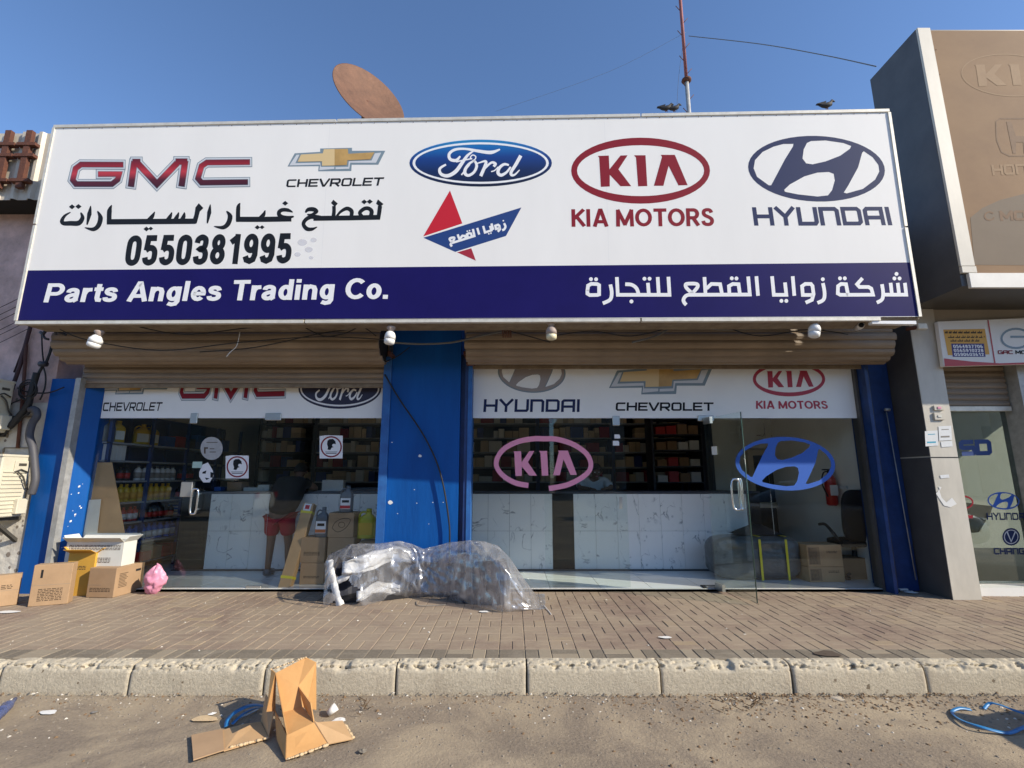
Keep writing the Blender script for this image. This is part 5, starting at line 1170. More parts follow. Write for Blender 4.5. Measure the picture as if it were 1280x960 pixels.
# cartons behind the left glass
Yc = 6.30
def fbox(label, x0, y0, x1, y1, Y, d, m=None, prints=(), group='cartons stacked behind the left glass', z0=None, **k):
    a, b = atY(x0, y1, Y), atY(x1, y0, Y); bot = a.z if z0 is None else z0
    return carton(label, (a.x, Y, bot), (b.x, Y, bot), d, b.z - bot, m=m, group=group, prints=prints, **k)
lb = atY(373, 735, Yc)
z1 = atY(390, 704, Yc).z; z2 = atY(390, 672, Yc).z; z3 = atY(425, 641, Yc).z
pr_ = (('lines', .15, .3, .8, .42),)
fbox('brown carton at the bottom left of the stack beside the leaning long box', 373, 704, 406, 740, Yc, .3, z0=FZ, prints=pr_)
fbox('brown carton on top of the bottom left one below the grey jug', 374, 672, 407, 704, Yc, .3, z0=z1 + .002, prints=pr_)
fbox('brown carton at the bottom right of the stack half hidden by the wrapped parts', 408, 704, 443, 740, Yc, .3, z0=FZ, prints=pr_)
fbox('brown carton in the middle of the right hand stack', 408, 672, 443, 704, Yc, .3, z0=z1 + .002, prints=pr_)
t = fbox('top brown carton with a line drawing of a headlamp on its front', 409, 641, 443, 672, Yc, .3, z0=z2 + .002)
Sx = Plane((0, Yc - .001, 0), (0, -1, 0)); mb = MB(); mb.stroke(Sx, [(415, 660), (420, 652), (430, 648), (438, 650), (432, 660), (422, 665), (415, 660)], .8, .001, smooth=True); mb.stroke(Sx, ell(427, 656, 4, 3.4, 0, 14), .7, .001, closed=True); mb.build('drawing', M['ink'], t)
# long leaning carton
A, B_ = atY(388, 630, 6.52), atY(356, 737, 6.20); ax_ = (A - B_); L_ = ax_.length; ax_.normalize(); sx_ = Vector((1, 0, 0)); sx_ = (sx_ - ax_ * sx_.dot(ax_)).normalized(); sy_ = ax_.cross(sx_)
t = thing('long_carton', 'long narrow cardboard tube box bound with yellow tape leaning against the stack', 'cardboard box', tuple(B_))
Mx = Matrix(((sx_.x, sy_.x, ax_.x, B_.x), (sx_.y, sy_.y, ax_.y, B_.y), (sx_.z, sy_.z, ax_.z, B_.z), (0, 0, 0, 1)))
MB().box((-.07, -.05, 0), (.07, .05, L_), M_=Mx, bev=.004).build('box_body', M['cardl'], t)
for z in (.12, L_ - .13): MB().box((-.073, -.053, z), (.073, .053, z + .03), M_=Mx).build('tape', M['ytape'], t)
MB().box((-.05, -.056, L_ - .10), (.045, -.0505, L_ - .01), M_=Mx).build('label_sticker', M['white'], t); MB().box((-.03, -.0575, L_ - .08), (.025, -.0562, L_ - .03), M_=Mx).build('print', M['red'], t)
# jugs
def jug(label, x, Y, z, w_, hh, m, lm, lm2=None, group='oil and coolant jugs in the left window', cat='jug', capm=None, dep=None):
    dep = dep or w_ * .55
    t = thing('jug', label, cat, (x, Y + dep / 2, z), group); o = Vector((x, Y + dep / 2, z))
    mb = MB(); prof = [(0, .98), (.03, 1), (.62, 1), (.74, .93), (.84, .62), (.90, .34), (1, .30)]
    vs = []; n = 16
    for hz, k in prof:
        for i in range(n):
            a = 2 * math.pi * i / n; cx_, sx2 = math.cos(a), math.sin(a); q = (abs(cx_) ** 4 + abs(sx2) ** 4) ** (-.25)
            vs.append(o + Vector((cx_ * q * w_ / 2 * k + (.12 * w_ * (1 - k) ), sx2 * q * dep / 2 * min(1, k + .12), hz * hh)))
    fs = [(r * n + i, r * n + (i + 1) % n, (r + 1) * n + (i + 1) % n, (r + 1) * n + i) for r in range(len(prof) - 1) for i in range(n)] + [tuple(range(n - 1, -1, -1)), tuple(range((len(prof) - 1) * n, len(prof) * n))]
    mb.add(vs, fs, 0, True); mb.build('jug_body', m, t)
    cc_ = o + Vector((.085 * w_, 0, hh)); mb = MB(); mb.lathe([(w_ * .15, 0), (w_ * .16, .005), (w_ * .16, hh * .09), (w_ * .12, hh * .1)], cc_, 12); mb.build('cap', capm or m, t)
    mb = MB(); mb.tube(smooth_path([o + Vector((-.10 * w_, 0, hh * .96)), o + Vector((-.30 * w_, 0, hh * .97)), o + Vector((-.44 * w_, 0, hh * .86)), o + Vector((-.46 * w_, 0, hh * .68))], 3), w_ * .06, 8); mb.build('handle', m, t)
    if lm: MB().box((x - w_ * .38, Y - .004, z + hh * .14), (x + w_ * .38, Y + .002, z + hh * .58)).build('label_print', lm, t)
    if lm2:
        MB().box((x - w_ * .38, Y - .0055, z + hh * .16), (x + w_ * .38, Y - .0042, z + hh * .28)).build('label_band', lm2, t); MB().box((x - w_ * .26, Y - .0058, z + hh * .40), (x + w_ * .28, Y - .0042, z + hh * .50)).build('label_print', M['black'], t)
    return t
k_ = 5.94 / 610
jug('grey coolant jug with a white and orange label on the left stack', atY(400, 671, Yc + .03).x, Yc + .03, z2 + .003, .165, .33, M['gplas'], M['white'], M['orange'])
jug('grey coolant jug with a yellow arrow label on top of the headlamp carton', atY(431, 641, Yc + .03).x, Yc + .03, z3 + .003, .165, .30, M['gplas'], M['white'], M['red'])
jug('yellow green jug in the corner of the left window beside the pier', atY(456, 675, Yc + .05).x, Yc + .05, z2 - .02, .22, .33, M['ygr'], M['yplas'])
fbox('small carton under the yellow green jug in the window corner', 445, 677, 470, 740, Yc + .03, .28, z0=FZ)

# ================================================================ WRAPPED BUMPER on the pavement
def lerp_tab(tab, x):
    for (a, p), (b2, q_) in zip(tab, tab[1:]):
        if x <= b2: t = (x - a) / (b2 - a); return p + (q_ - p) * max(0, min(1, t))
    return tab[-1][1]
wb = thing('wrapped_bumper', 'dark car bumper wrapped in crumpled clear plastic lying on the pavement against the pier', 'car part', (-.85, 5.6, GZ))
top_tab = [(405, 708), (412, 694), (440, 681), (470, 680.5), (500, 678), (515, 681), (530, 688), (545, 684), (560, 680), (585, 677), (605, 678), (622, 683), (636, 697), (655, 725), (670, 745), (682, 757)]
bot_tab = [(405, 758), (420, 758), (455, 756), (490, 747), (530, 745), (560, 748), (600, 757), (630, 764), (655, 762), (682, 758)]
def wpt(px, v, puff=0):
    """v 0 at the back foot, .35 at ridge, 1 at front foot"""
    gb = G_(px, lerp_tab(bot_tab, px), GZ + .004); gb.y = min(gb.y, 5.80); yr = 5.88; tp = atY(px, lerp_tab(top_tab, px), yr)
    if v < .3: t = v / .3; return Vector((tp.x, 5.95 - (5.95 - yr) * t, GZ + (tp.z - GZ) * math.sin(t * math.pi / 2)))
    t = (v - .3) / .7; zf = GZ + (tp.z - GZ) * .87
    if t < .35: k = t / .35; return Vector((tp.x + (gb.x - tp.x) * k * .9, yr + (gb.y + .015 - yr) * k, tp.z + (zf - tp.z) * k * k))
    k = (t - .35) / .65; return Vector((tp.x + (gb.x - tp.x) * (.9 + .1 * k), gb.y + .015 - .05 * math.sin(k * 1.57), zf + (gb.z - zf) * k))
def ridged(x, y): return 1 - abs(2 * fbm(x, y, 3) - .9) * 2
def plastic(u, v):
    px = 407 + 274 * u
    p = wpt(px, v)
    # creases fan out from knots
    f = 0
    for (kx_, kv, a_) in ((525, .62, 9), (585, .25, 8), (440, .35, 8)):
        dx, dv = (px - kx_) / 60, (v - kv) * 1.6; r_ = math.hypot(dx, dv); th = math.atan2(dv, dx); f += ridged(th * a_ / 2 + 3 * kv, r_ * .9 + kx_) * math.exp(-r_ * .8)
    f += .7 * ridged(u * 11 + v * 4, v * 2.5 - u * 5) + .22 * ridged(u * 26 - v * 8, v * 7)
    e = min(1, v / .2, (1.0 - v) / .05 + .15)
    p += Vector((.004 * f, -.040 * f * e, .014 * f * e * (1 if v < .6 else .3)))
    p.z = max(GZ + .003, p.z)
    return p
# the bumper itself
shell = mat('bumper_plastic', (.035, .038, .055), .5, var=.2, scale=6, bump=.1, bscale=20)
def loft(secs, name, m, parent, close=True):
    n = len(secs[0]); vs = [Vector(p) for s_ in secs for p in s_]; fs = [(i * n + j, i * n + (j + 1) % n, (i + 1) * n + (j + 1) % n, (i + 1) * n + j) for i in range(len(secs) - 1) for j in range(n)]
    fs += [tuple(range(n - 1, -1, -1)), tuple(range((len(secs) - 1) * n, len(secs) * n))]
    mb = MB(); mb.add(vs, fs); return mb.build(name, m, parent)
path = [(-1.90, 5.54), (-1.88, 5.68), (-1.74, 5.83), (-1.2, 5.86), (-.7, 5.86), (-.25, 5.84), (-.10, 5.74), (-.06, 5.56), (-.13, 5.45), (-.28, 5.45), (-.42, 5.49), (-.52, 5.54)]
path3 = smooth_path([(*p, 0) for p in path], 5)
tops = [.34, .40, .42, .38, .35, .38, .42, .43, .42, .40, .36, .30]
secs = []
for i, p in enumerate(path3):
    t = (path3[min(i + 1, len(path3) - 1)] - path3[max(0, i - 1)]).normalized(); nn2 = Vector((-t.y, t.x, 0)); hh = lerp_tab(list(enumerate(tops)), i / 5)
    secs.append([p + nn2 * o + Vector((0, 0, GZ + z)) for o, z in ((-.012, .005), (.012, .005), (.035, hh * .3), (.028, hh * .7), (.0, hh), (-.015, hh * .985), (.004, hh * .7), (.012, hh * .3))])
loft(secs, 'bumper_shell', shell, wb)
mb = MB(); mb.slab([(-1.90, 5.52, GZ + .003), (-1.45, 5.60, GZ + .003), (-1.1, 5.78, GZ + .003), (-.7, 5.78, GZ + .003), (-.7, 5.84, GZ + .003), (-1.7, 5.84, GZ + .003)], (0, 0, .05)); mb.build('lower_lip', M['blackp'], wb)
# white foam wrap over the left half
def foam(px0, px1, v0, v1, ph, lift=.0):
    def f(u, v):
        px = px0 + (px1 - px0) * u; vv = v0 + (v1 - v0) * v + .04 * math.sin(u * 5 + ph)
        p = wpt(px, vv); k = fbm(u * 6 + ph, v * 5, 3) - .5
        return p + Vector((.05 * k, .05 + lift - .13 * k, -.02 + .08 * (fbm(u * 4 + ph, v * 3 + 7, 3) - .5)))
    mb = MB(); grid(mb, 22, 14, f); o = mb.build('foam_sheet', M['foam'], wb); s_ = o.modifiers.new('thickness', 'SOLIDIFY'); s_.thickness = .006; return o
foam(426, 512, .47, .66, .5, -.02); foam(446, 500, .84, .93, 2.2, -.02)
def strip(pts, w_, name='foam_strip'):
    mb = MB(); P_ = smooth_path(pts, 5); vs = []
    for i, p in enumerate(P_):
        t = (P_[min(i + 1, len(P_) - 1)] - P_[max(0, i - 1)]).normalized(); sd = t.cross(Vector((0, -1, .2))).normalized() * w_ * (.8 + .4 * hash2(i, 1)); vs += [p - sd, p + sd]
    mb.add(vs, [(2 * i, 2 * i + 1, 2 * i + 3, 2 * i + 2) for i in range(len(P_) - 1)], 0, True); o = mb.build(name, M['foam'], wb); s_ = o.modifiers.new('thickness', 'SOLIDIFY'); s_.thickness = .008
strip([atY(412, 700, 5.50), atY(413, 712, 5.47), atY(417, 728, 5.45), atY(421, 745, 5.43), atY(426, 757, 5.42)], .035)
strip([atY(419, 727, 5.48), atY(430, 722, 5.46), atY(440, 714, 5.50), atY(452, 718, 5.50)], .035)
# clear plastic
pm = bpy.data.materials.new('clear_plastic_wrap'); pm.use_nodes = True; nt = pm.node_tree; L = nt.links.new
nt.nodes.remove(nt.nodes['Principled BSDF']); out_ = nt.nodes['Material Output']
tr_ = N(nt, 'ShaderNodeBsdfTransparent'); tr_.inputs[0].default_value = (.95, .96, .98, 1); df = N(nt, 'ShaderNodeBsdfDiffuse'); df.inputs[0].default_value = (.52, .53, .56, 1); gl_ = N(nt, 'ShaderNodeBsdfGlossy'); gl_.inputs['Roughness'].default_value = .2
tl_ = N(nt, 'ShaderNodeBsdfTranslucent'); tl_.inputs[0].default_value = (.7, .7, .72, 1); m0_ = N(nt, 'ShaderNodeMixShader'); m0_.inputs[0].default_value = .3; L(df.outputs[0], m0_.inputs[1]); L(tl_.outputs[0], m0_.inputs[2])
m1_ = N(nt, 'ShaderNodeMixShader'); m1_.inputs[0].default_value = .32; L(m0_.outputs[0], m1_.inputs[1]); L(gl_.outputs[0], m1_.inputs[2])
g_n = N(nt, 'ShaderNodeNewGeometry'); mp_ = N(nt, 'ShaderNodeMapping'); mp_.inputs['Scale'].default_value = (6, 2, 1.6); mp_.inputs['Rotation'].default_value = (0, .5, 0); L(g_n.outputs['Position'], mp_.inputs[0])
n1_ = N(nt, 'ShaderNodeTexNoise'); n1_.inputs['Scale'].default_value = 1.6; n1_.inputs['Detail'].default_value = 5; n1_.inputs['Distortion'].default_value = 1.3; L(mp_.outputs[0], n1_.inputs['Vector'])
r1_ = N(nt, 'ShaderNodeMapRange'); r1_.inputs['From Min'].default_value = .42; r1_.inputs['From Max'].default_value = .68; r1_.inputs['To Min'].default_value = .34; r1_.inputs['To Max'].default_value = .72; L(n1_.outputs['Fac'], r1_.inputs[0])
bp_ = N(nt, 'ShaderNodeBump'); bp_.inputs['Strength'].default_value = .9; bp_.inputs['Distance'].default_value = .012; L(n1_.outputs['Fac'], bp_.inputs['Height'])
for x in (df, gl_, tl_): L(bp_.outputs[0], x.inputs['Normal'])
m2_ = N(nt, 'ShaderNodeMixShader'); L(r1_.outputs[0], m2_.inputs[0]); L(tr_.outputs[0], m2_.inputs[1]); L(m1_.outputs[0], m2_.inputs[2]); L(m2_.outputs[0], out_.inputs[0])
mb = MB(); nu, nv = 170, 54
def keep(u, v):   # torn opening on the left front
    px = 407 + 274 * u; return not (417 + 6 * math.sin(v * 30) < px < 436 + 36 * (v - .5) + 7 * math.sin(v * 23) and v > .52 + .05 * math.sin(px * .5))
vs = [plastic(i / nu, j / nv) for j in range(nv + 1) for i in range(nu + 1)]
fs = [(j * (nu + 1) + i, j * (nu + 1) + i + 1, (j + 1) * (nu + 1) + i + 1, (j + 1) * (nu + 1) + i) for j in range(nv) for i in range(nu) if keep((i + .5) / nu, (j + .5) / nv)]
mb.add(vs, fs, 0, True); mb.build('plastic_wrap', pm, wb)
cable('thin loose white string end trailing from the wrapped bumper on the pavement', [G_(680, 757, GZ + .01), G_(686, 764, GZ + .006), G_(689, 768, GZ + .006)], .004, M['litterw'], 'string', 'string')
cable('thin dark cord lying on the pavement in front of the wrapped bumper', [G_(520, 752, GZ + .006), G_(523, 757, GZ + .006), G_(540, 757, GZ + .006), G_(557, 756, GZ + .006)], .004, M['inkg'], 'cord', 'cord')

# ================================================================ SHOP INTERIOR
CT_Y, CT_Z = 7.2, 1.315
xa, xb = atY(265, 614, CT_Y).x, atY(932, 614, CT_Y).x
ct = thing('shop_counter', 'long service counter faced with white veined marble tiles and dark end panels', 'counter', ((xa + xb) / 2, CT_Y, FZ))
MB().box((xa - .42, CT_Y + .02, FZ), (xb + .19, CT_Y + .55, CT_Z - .03)).build('carcass', M['rackd'], ct)
MB().box((xa - .44, CT_Y - .015, CT_Z - .03), (xb + .2, CT_Y + .6, CT_Z), bev=.004).build('counter_top', M['rackd'], ct)
dkp = mat('dark_stripe_panel', (.03, .028, .027), .6, spec=.2, col2=(.012, .012, .012), scale=6, stretch=(9, 1, .5))
xd0, xd1 = atY(691, 650, CT_Y).x, atY(717, 650, CT_Y).x
for (p, q_) in ((xa - .42, xa - .004), (xd0, xd1), (xb + .002, xb + .19)): MB().box((p, CT_Y - .003, FZ + .02), (q_, CT_Y + .019, CT_Z - .032)).build('dark_panel', dkp, ct)
tw = .30
for (p, q_) in ((xa, xd0 - .004), (xd1 + .004, xb)):
    n = round((q_ - p) / tw); w_ = (q_ - p) / n; th_ = (CT_Z - .034 - FZ - .02) / 2
    tm_ = MB().box((0, -.008, 0), (w_ - .003, .01, th_ - .003), bev=.001).build('marble_tile', M['marble'], mesh_only=True)
    for i in range(n):
        for j in range(2):
            o = link('marble_tile', tm_, ct); o.location = Vector((p + i * w_, CT_Y + .008, FZ + .02 + j * th_)) - ct.location
MB().box((xa - .44, CT_Y - .02, FZ), (xb + .2, CT_Y + .01, FZ + .018)).build('plinth', M['gray_c'], ct)
# things on the counter
def small_box(label, x, y, z, sx, sy, sz, m, group=None, name='small_box', cat='box', rot=0):
    mb = MB(); mb.box((-sx / 2, -sy / 2, 0), (sx / 2, sy / 2, sz), bev=.003); o = mb.build(name, m); o.location = (x, y, z); o.rotation_euler = (0, 0, R(rot)); return tag(o, label, cat, group)
for i, (px, w_, h_, m, lb) in enumerate(((294, .22, .13, M['cardd'], 'brown carton on the counter behind the left door'), (273, .1, .06, M['bplas'], 'small blue box on the counter left of the brown carton'), (318, .3, .05, M['cwhite'], 'low stack of papers on the counter behind the left glass'), (329, .16, .09, M['cwhite'], 'white box with red print on the counter behind the left glass'), (350, .2, .09, M['gplas'], 'grey device on the counter by the standing man'), (415, .3, .16, M['cwhite'], 'pale carton at the right end of the left counter stretch'))):
    small_box(lb, atY(px, 610, 7.35).x, 7.42, CT_Z, w_, .18, h_, m, rot=(hash2(i, 3) - .5) * 20)
# back shelving with parts cartons, one rack per bay
levels = [.55, .85, 1.14, 1.43, 1.71, 2.0, 2.28, 2.57, 2.86]
cm = [('plain brown', mat('carton_brown', (.60, .46, .28), .8, var=.1, scale=5, rnd=.25)), ('plain brown', MATS['carton_brown']), ('plain brown', MATS['carton_brown']), ('pale', mat('carton_pale', (.66, .65, .58), .8, rnd=.2)), ('pale', MATS['carton_pale']), ('dark red', mat('carton_red', (.30, .02, .03), .7, rnd=.2)), ('dark blue', mat('carton_blue', (.03, .06, .22), .7, rnd=.2))]
protoB = {}
RY = 9.7
rack_lab = ['tall dark rack against the back wall behind the left shop door', 'tall dark rack at the back seen behind the standing man', 'tall blue rack at the back behind the left part of the pink oval logo', 'tall blue rack at the back behind the right part of the pink oval logo', 'tall blue rack at the back seen through the open doorway']
nb = 0
shelf_n = ['', '', '', 'lowest visible shelf', 'second visible shelf', 'third visible shelf', 'fourth visible shelf', 'fifth visible shelf', 'top shelf']
rack_where = ['behind the left door', 'behind the standing man', 'behind the left half of the pink logo', 'behind the right half of the pink logo', 'behind the open doorway']
for ri, (x0_, x1_) in enumerate(((-5.0, -3.9), (-3.88, -2.5), (-.95, .50), (.52, 1.98), (2.0, 3.45))):
    t = thing('storage_rack', rack_lab[ri], 'rack', ((x0_ + x1_) / 2, RY, FZ), 'racks against the back wall')
    for x in (x0_, x1_):
        for y in (RY, RY + .38): MB().box((x - .02, y - .02, FZ), (x + .02, y + .02, 3.2)).build('upright', M['rack'] if ri > 1 else M['rackd'], t)
    for z in levels: MB().box((x0_, RY - .01, z - .025), (x1_, RY + .4, z)).build('shelf', M['shelf'] if ri > 0 else M['rackd'], t)
    for li, z in enumerate(levels):
        if z < 1.4: continue
        x = x0_ + .04
        while x < x1_ - .12:
            h0 = hash2(x, z, ri); w_ = (.09, .12, .16, .20, .26)[int(hash2(x, z, 3) * 5)]; hh = (.10, .14, .18, .22)[int(hash2(x, z, 4) * 4)]
            if x + w_ > x1_ - .03: break
            ci = int(h0 * len(cm)); 
            if h0 < .93:
                key = (w_, hh, ci)
                stack = 2 if hh == .10 and hash2(x, z, 6) < .7 else 1
                if key not in protoB: protoB[key] = MB().box((0, 0, 0), (w_ - .006, .24, hh), bev=.003).build('parts_carton', cm[ci][1], mesh_only=True)
                for s_ in range(stack):
                    if nb >= 296: break
                    o = link('parts_carton', protoB[key]); o.location = (x, RY + .0 + .03 * hash2(x, z, 7), z + s_ * (hh + .002))
                    tag(o, '%s carton, %s, rack %s' % (cm[ci][0].replace('plain ', ''), shelf_n[li], rack_where[ri]), 'carton', '%s cartons on the %s %s' % (cm[ci][0], shelf_n[li], rack_where[ri])); nb += 1
            x += w_ + .004
# red and dark rack in the doorway gap
t = thing('storage_rack', 'narrow dark rack with red cartons at the right of the open doorway', 'rack', (3.3, 8.9, FZ))
for x in (2.55, 3.45): MB().box((x - .02, 8.88, FZ), (x + .02, 9.3, 3.1)).build('upright', M['rackd'], t)
for z in levels[2:]: MB().box((2.55, 8.88, z - .02), (3.45, 9.3, z)).build('shelf', M['rackd'], t)
for k in range(16):
    z = levels[3 + k % 4]; x = 2.62 + (k // 4) * .2; m_ = (M['redp'], M['cardd'], M['redp'], M['cwhite'])[int(hash2(k, 9) * 4)]
    mm = MB().box((0, 0, 0), (.17, .22, .11 + .08 * hash2(k, 2))).build('parts_carton', m_); mm.location = (x, 8.9, z); tag(mm, {'red_plastic': 'red', 'cardboard_shade': 'brown', 'white_carton': 'pale'}[m_.name] + ' carton on the narrow dark rack right of the doorway', 'carton', m_.name.replace('_', ' ') + ' boxes on the narrow dark rack')
# left side wall shelving
sw = thing('wall_shelving', 'dark blue wall shelving with oil bottles along the left side wall', 'shelving', (-5.35, 7.4, FZ))
sl_ = [.38, .65, .93, 1.19, 1.47, 1.73, 1.96]
for y in (6.22, 6.95, 7.72, 8.5, 9.2):
    for x in (-5.1, -5.42): MB().box((x - .02, y - .02, FZ), (x + .02, y + .02, 2.35)).build('upright', M['rack'], sw)
for z in sl_: MB().box((-5.45, 6.2, z - .022), (-5.085, 9.3, z)).build('shelf', M['shelf'], sw)
MB().box((-5.48, 6.2, FZ), (-5.455, 9.3, 2.4)).build('back_panel', M['rack'], sw)
def bottle_proto(w_, hh, m, capm, lm):
    r = w_ / 2; mb = MB(); mb.lathe([(r * .96, 0), (r, .01), (r, hh * .66), (r * .8, hh * .78), (r * .36, hh * .86), (r * .36, hh * .9)], (0, 0, 0), 12); a = mb.build('bottle_body', m, mesh_only=True)
    mb = MB(); mb.lathe([(r * .42, hh * .88), (r * .42, hh), (r * .3, hh)], (0, 0, 0), 10); b = mb.build('cap', capm, mesh_only=True)
    mb = MB(); mb.lathe([(r * 1.02, hh * .16), (r * 1.02, hh * .55)], (0, 0, 0), 12); c = mb.build('label_print', lm, mesh_only=True)
    return (a, b, c)
bp1 = {'yellow': bottle_proto(.092, .235, M['yplas'], M['yplas'], M['cardy']), 'silver': bottle_proto(.09, .20, M['wplas'], M['gplas'], M['inkg']), 'red': bottle_proto(.085, .19, M['redp'], M['redp'], M['wplas']), 'dark': bottle_proto(.085, .18, M['blackp'], M['blackp'], M['redp']), 'blue': bottle_proto(.1, .22, M['bplas'], M['bplas'], M['wplas'])}
def row(kind, z, ys, lb):
    for y in ys:
        t = thing('bottle', f'{kind} bottle {lb}', 'bottle', (-5.16 - .02 * hash2(y, z), y, z + .001), f'{kind} bottles {lb}')
        for me, nm in zip(bp1[kind], ('bottle_body', 'cap', 'label_print')): link(nm, me, t)
row('yellow', 1.19, [6.58 + .112 * k for k in range(9)], 'in the bright row on the fourth shelf of the side wall')
row('silver', 1.47, [6.86 + .115 * k for k in range(7)], 'with a dark cap on the side wall shelf above the yellow row')
row('dark', 1.47, [6.55, 6.66, 7.75, 7.86, 7.97], 'on the side wall shelf above the yellow row')
row('blue', 1.19, [6.40], 'standing alone left of the yellow row')
row('red', .93, [6.42, 6.60, 6.70, 6.80, 6.90], 'on the side wall shelf under the yellow row')
row('dark', .93, [7.05 + .11 * k for k in range(6)], 'on the side wall shelf under the yellow row')
row('blue', .65, [6.6 + .12 * k for k in range(10)], 'on the second shelf from the bottom of the side wall')
row('dark', 1.19, [7.75 + .11 * k for k in range(6)], 'at the far end of the yellow row')
for k in range(4): small_box('white carton with a black mark on the side wall shelf nearest the glass', -5.2, 6.26 + k * .078, 1.73, .16, .072, .2, M['wplas'], 'white marked cartons on the side wall shelf', rot=0)
for i, (y, m, lb) in enumerate(((6.26, M['gplas'], 'grey oil jug on the top side shelf nearest the glass'), (6.42, M['yplas'], 'yellow oil jug on the top side shelf beside the grey one'), (6.86, M['yplas'], 'left one of two yellow oil jugs together on the top side shelf'), (7.05, M['yplas'], 'right one of two yellow oil jugs together on the top side shelf'))):
    t = jug(lb, -5.16, 0, 0, .19, .26, m, M['cwhite'] if m != M['gplas'] else None, group='oil jugs on the top side shelf'); t.location = (-5.2, y, 1.962); t.rotation_euler = (0, 0, R(62))
    for ch in t.children: ch.location = (0, 0, 0)
for k in range(7): small_box('dark pack on the far end of the top side shelf', -5.25, 7.4 + k * .24, 1.962, .2, .2, .12 + .12 * hash2(k, 3), [M['bplas'], M['redp'], M['blackp']][k % 3], 'packs on the far end of the top side shelf')
for k in range(8): small_box('flat pale packet in the pile on the side wall shelf by the door', -5.2, 7.95, .932 + k * .024, .24, .36, .021, M['cwhite'] if k % 2 else M['bplas'], 'packet pile on the side wall shelf')
for k in range(11): small_box(('red' if k % 3 else 'brown') + ' carton on the lowest side wall shelf', -5.2, 6.7 + k * .2, .382, .26, .18, .1 + .08 * hash2(k, 3), M['redp'] if k % 3 else M['cardd'], ('red' if k % 3 else 'brown') + ' cartons on the lowest side wall shelf')

# right part of the room: partition, frame built for a reflection, board, chair, wrapped bundle, cartons
MB().box((3.55, 8.75, FZ), (4.55, 8.82, 3.3)).build('partition_wall', M['wall_in'], shop)
pt = MB().box((3.5, 8.70, FZ), (3.56, 8.85, 3.3)).build('partition_post', M['rackd'], shop)
a, b = atY(934, 562, 8.6), atY(1046, 690, 8.6)
t = thing('interior_door', 'cream framed inner door with a dark glass panel behind the blue oval logo', 'door', ((a.x + b.x) / 2, 8.6, FZ))  # added frame and panel standing in for a reflection in the glass
for lo, hi in (((a.x, 8.6, FZ), (a.x + .09, 8.7, a.z)), ((b.x - .09, 8.6, FZ), (b.x, 8.7, a.z)), ((a.x + .09, 8.6, a.z - .1), (b.x - .09, 8.7, a.z)), ((a.x + .09, 8.6, 1.0), (b.x - .09, 8.7, 1.09))): MB().box(lo, hi).build('frame', mat('cream_frame', (.50, .44, .30), .6), t)
MB().box((a.x + .09, 8.64, FZ), (b.x - .09, 8.66, a.z - .1)).build('panel', M['carglass'], t)
a, b = atY(922, 524, 8.55), atY(1062, 560, 8.55)
wbd = thing('wall_map', 'large pale sheet with scribbled outlines hung high in the right room', 'poster', ((a.x + b.x) / 2, 8.55, b.z)); MB().box((a.x, 8.55, b.z), (b.x, 8.556, a.z)).build('sheet', M['cwhite'], wbd)
mb = MB(); Sx = Plane((0, 8.547, 0), (0, -1, 0))
for k in range(7):
    x = 925 + k * 19; y = 530 + 18 * hash2(k, 1); mb.stroke(Sx, [(x + 13 * hash2(k, j), y + 12 * (hash2(k, j, 2) - .3)) for j in range(6)], .8, .001)
mb.build('outline_drawing', M['inkg'], wbd)
# extinguisher on the right side wall
c = Vector((4.44, atY(1050, 600, 6.95).y, 0)); c.z = atY(1050, 632, 6.95).z
t = thing('fire_extinguisher', 'red fire extinguisher hung on the side wall behind the right glass', 'fire extinguisher', tuple(c))
mb = MB(); mb.lathe([(.05, 0), (.072, .02), (.072, .36), (.05, .41), (.025, .44)], c, 18); mb.build('cylinder', M['redp'], t)
mb = MB(); mb.lathe([(.022, .43), (.026, .47), (.012, .5)], c, 10); mb.box((c.x - .09, c.y - .012, c.z + .48), (c.x + .04, c.y + .012, c.z + .5)); mb.build('valve', M['blackp'], t)
mb = MB(); mb.tube(smooth_path([c + Vector((0, -.02, .46)), c + Vector((-.1, -.04, .45)), c + Vector((-.13, -.03, .3)), c + Vector((-.08, -.05, .12))], 5), .010, 8); mb.build('hose', M['rubber'], t)
MB().box((c.x - .05, c.y - .076, c.z + .14), (c.x + .05, c.y - .066, c.z + .28)).build('label_print', M['chip'], t)
MB().box((4.52, 6.75, 1.36), (4.548, 7.25, 1.40)).build('cable_trunking', M['wplas'], shop)
# office chair
p = Vector((atY(1068, 690, 6.75).x, 6.75, FZ))
t = thing('office_chair', 'black high backed office chair behind the right glass', 'office chair', tuple(p))
def rcush(name, c, sx, sy, sz, tilt, m, par):
    mb = MB(); n = 10
    def f(u, v):
        th = 2 * math.pi * u; ph = math.pi * (v - .5); e = .5
        sg = lambda a: math.copysign(abs(a) ** e, a)
        q = Vector((sx * sg(math.cos(ph)) * sg(math.cos(th)), sy * sg(math.cos(ph)) * sg(math.sin(th)), sz * sg(math.sin(ph))))
        return Vector(c) + Matrix.Rotation(tilt, 3, 'X') @ q
    grid(mb, 28, 14, f); return mb.build(name, m, par)
rcush('backrest', p + Vector((0, -.22, .80)), .25, .045, .33, R(6), M['blackf'], t); rcush('seat', p + Vector((0, .02, .44)), .25, .24, .05, 0, M['blackf'], t)
for s_ in (-1, 1):
    mb = MB(); mb.tube(smooth_path([p + Vector((s_ * .24, -.12, .44)), p + Vector((s_ * .31, -.1, .56)), p + Vector((s_ * .31, .05, .66)), p + Vector((s_ * .30, .2, .65))], 4), .02, 8); mb.build('armrest', M['blackp'], t)
mb = MB(); mb.tube([p + Vector((0, 0, .08)), p + Vector((0, 0, .42))], .03, 10); mb.build('column', M['blackp'], t)
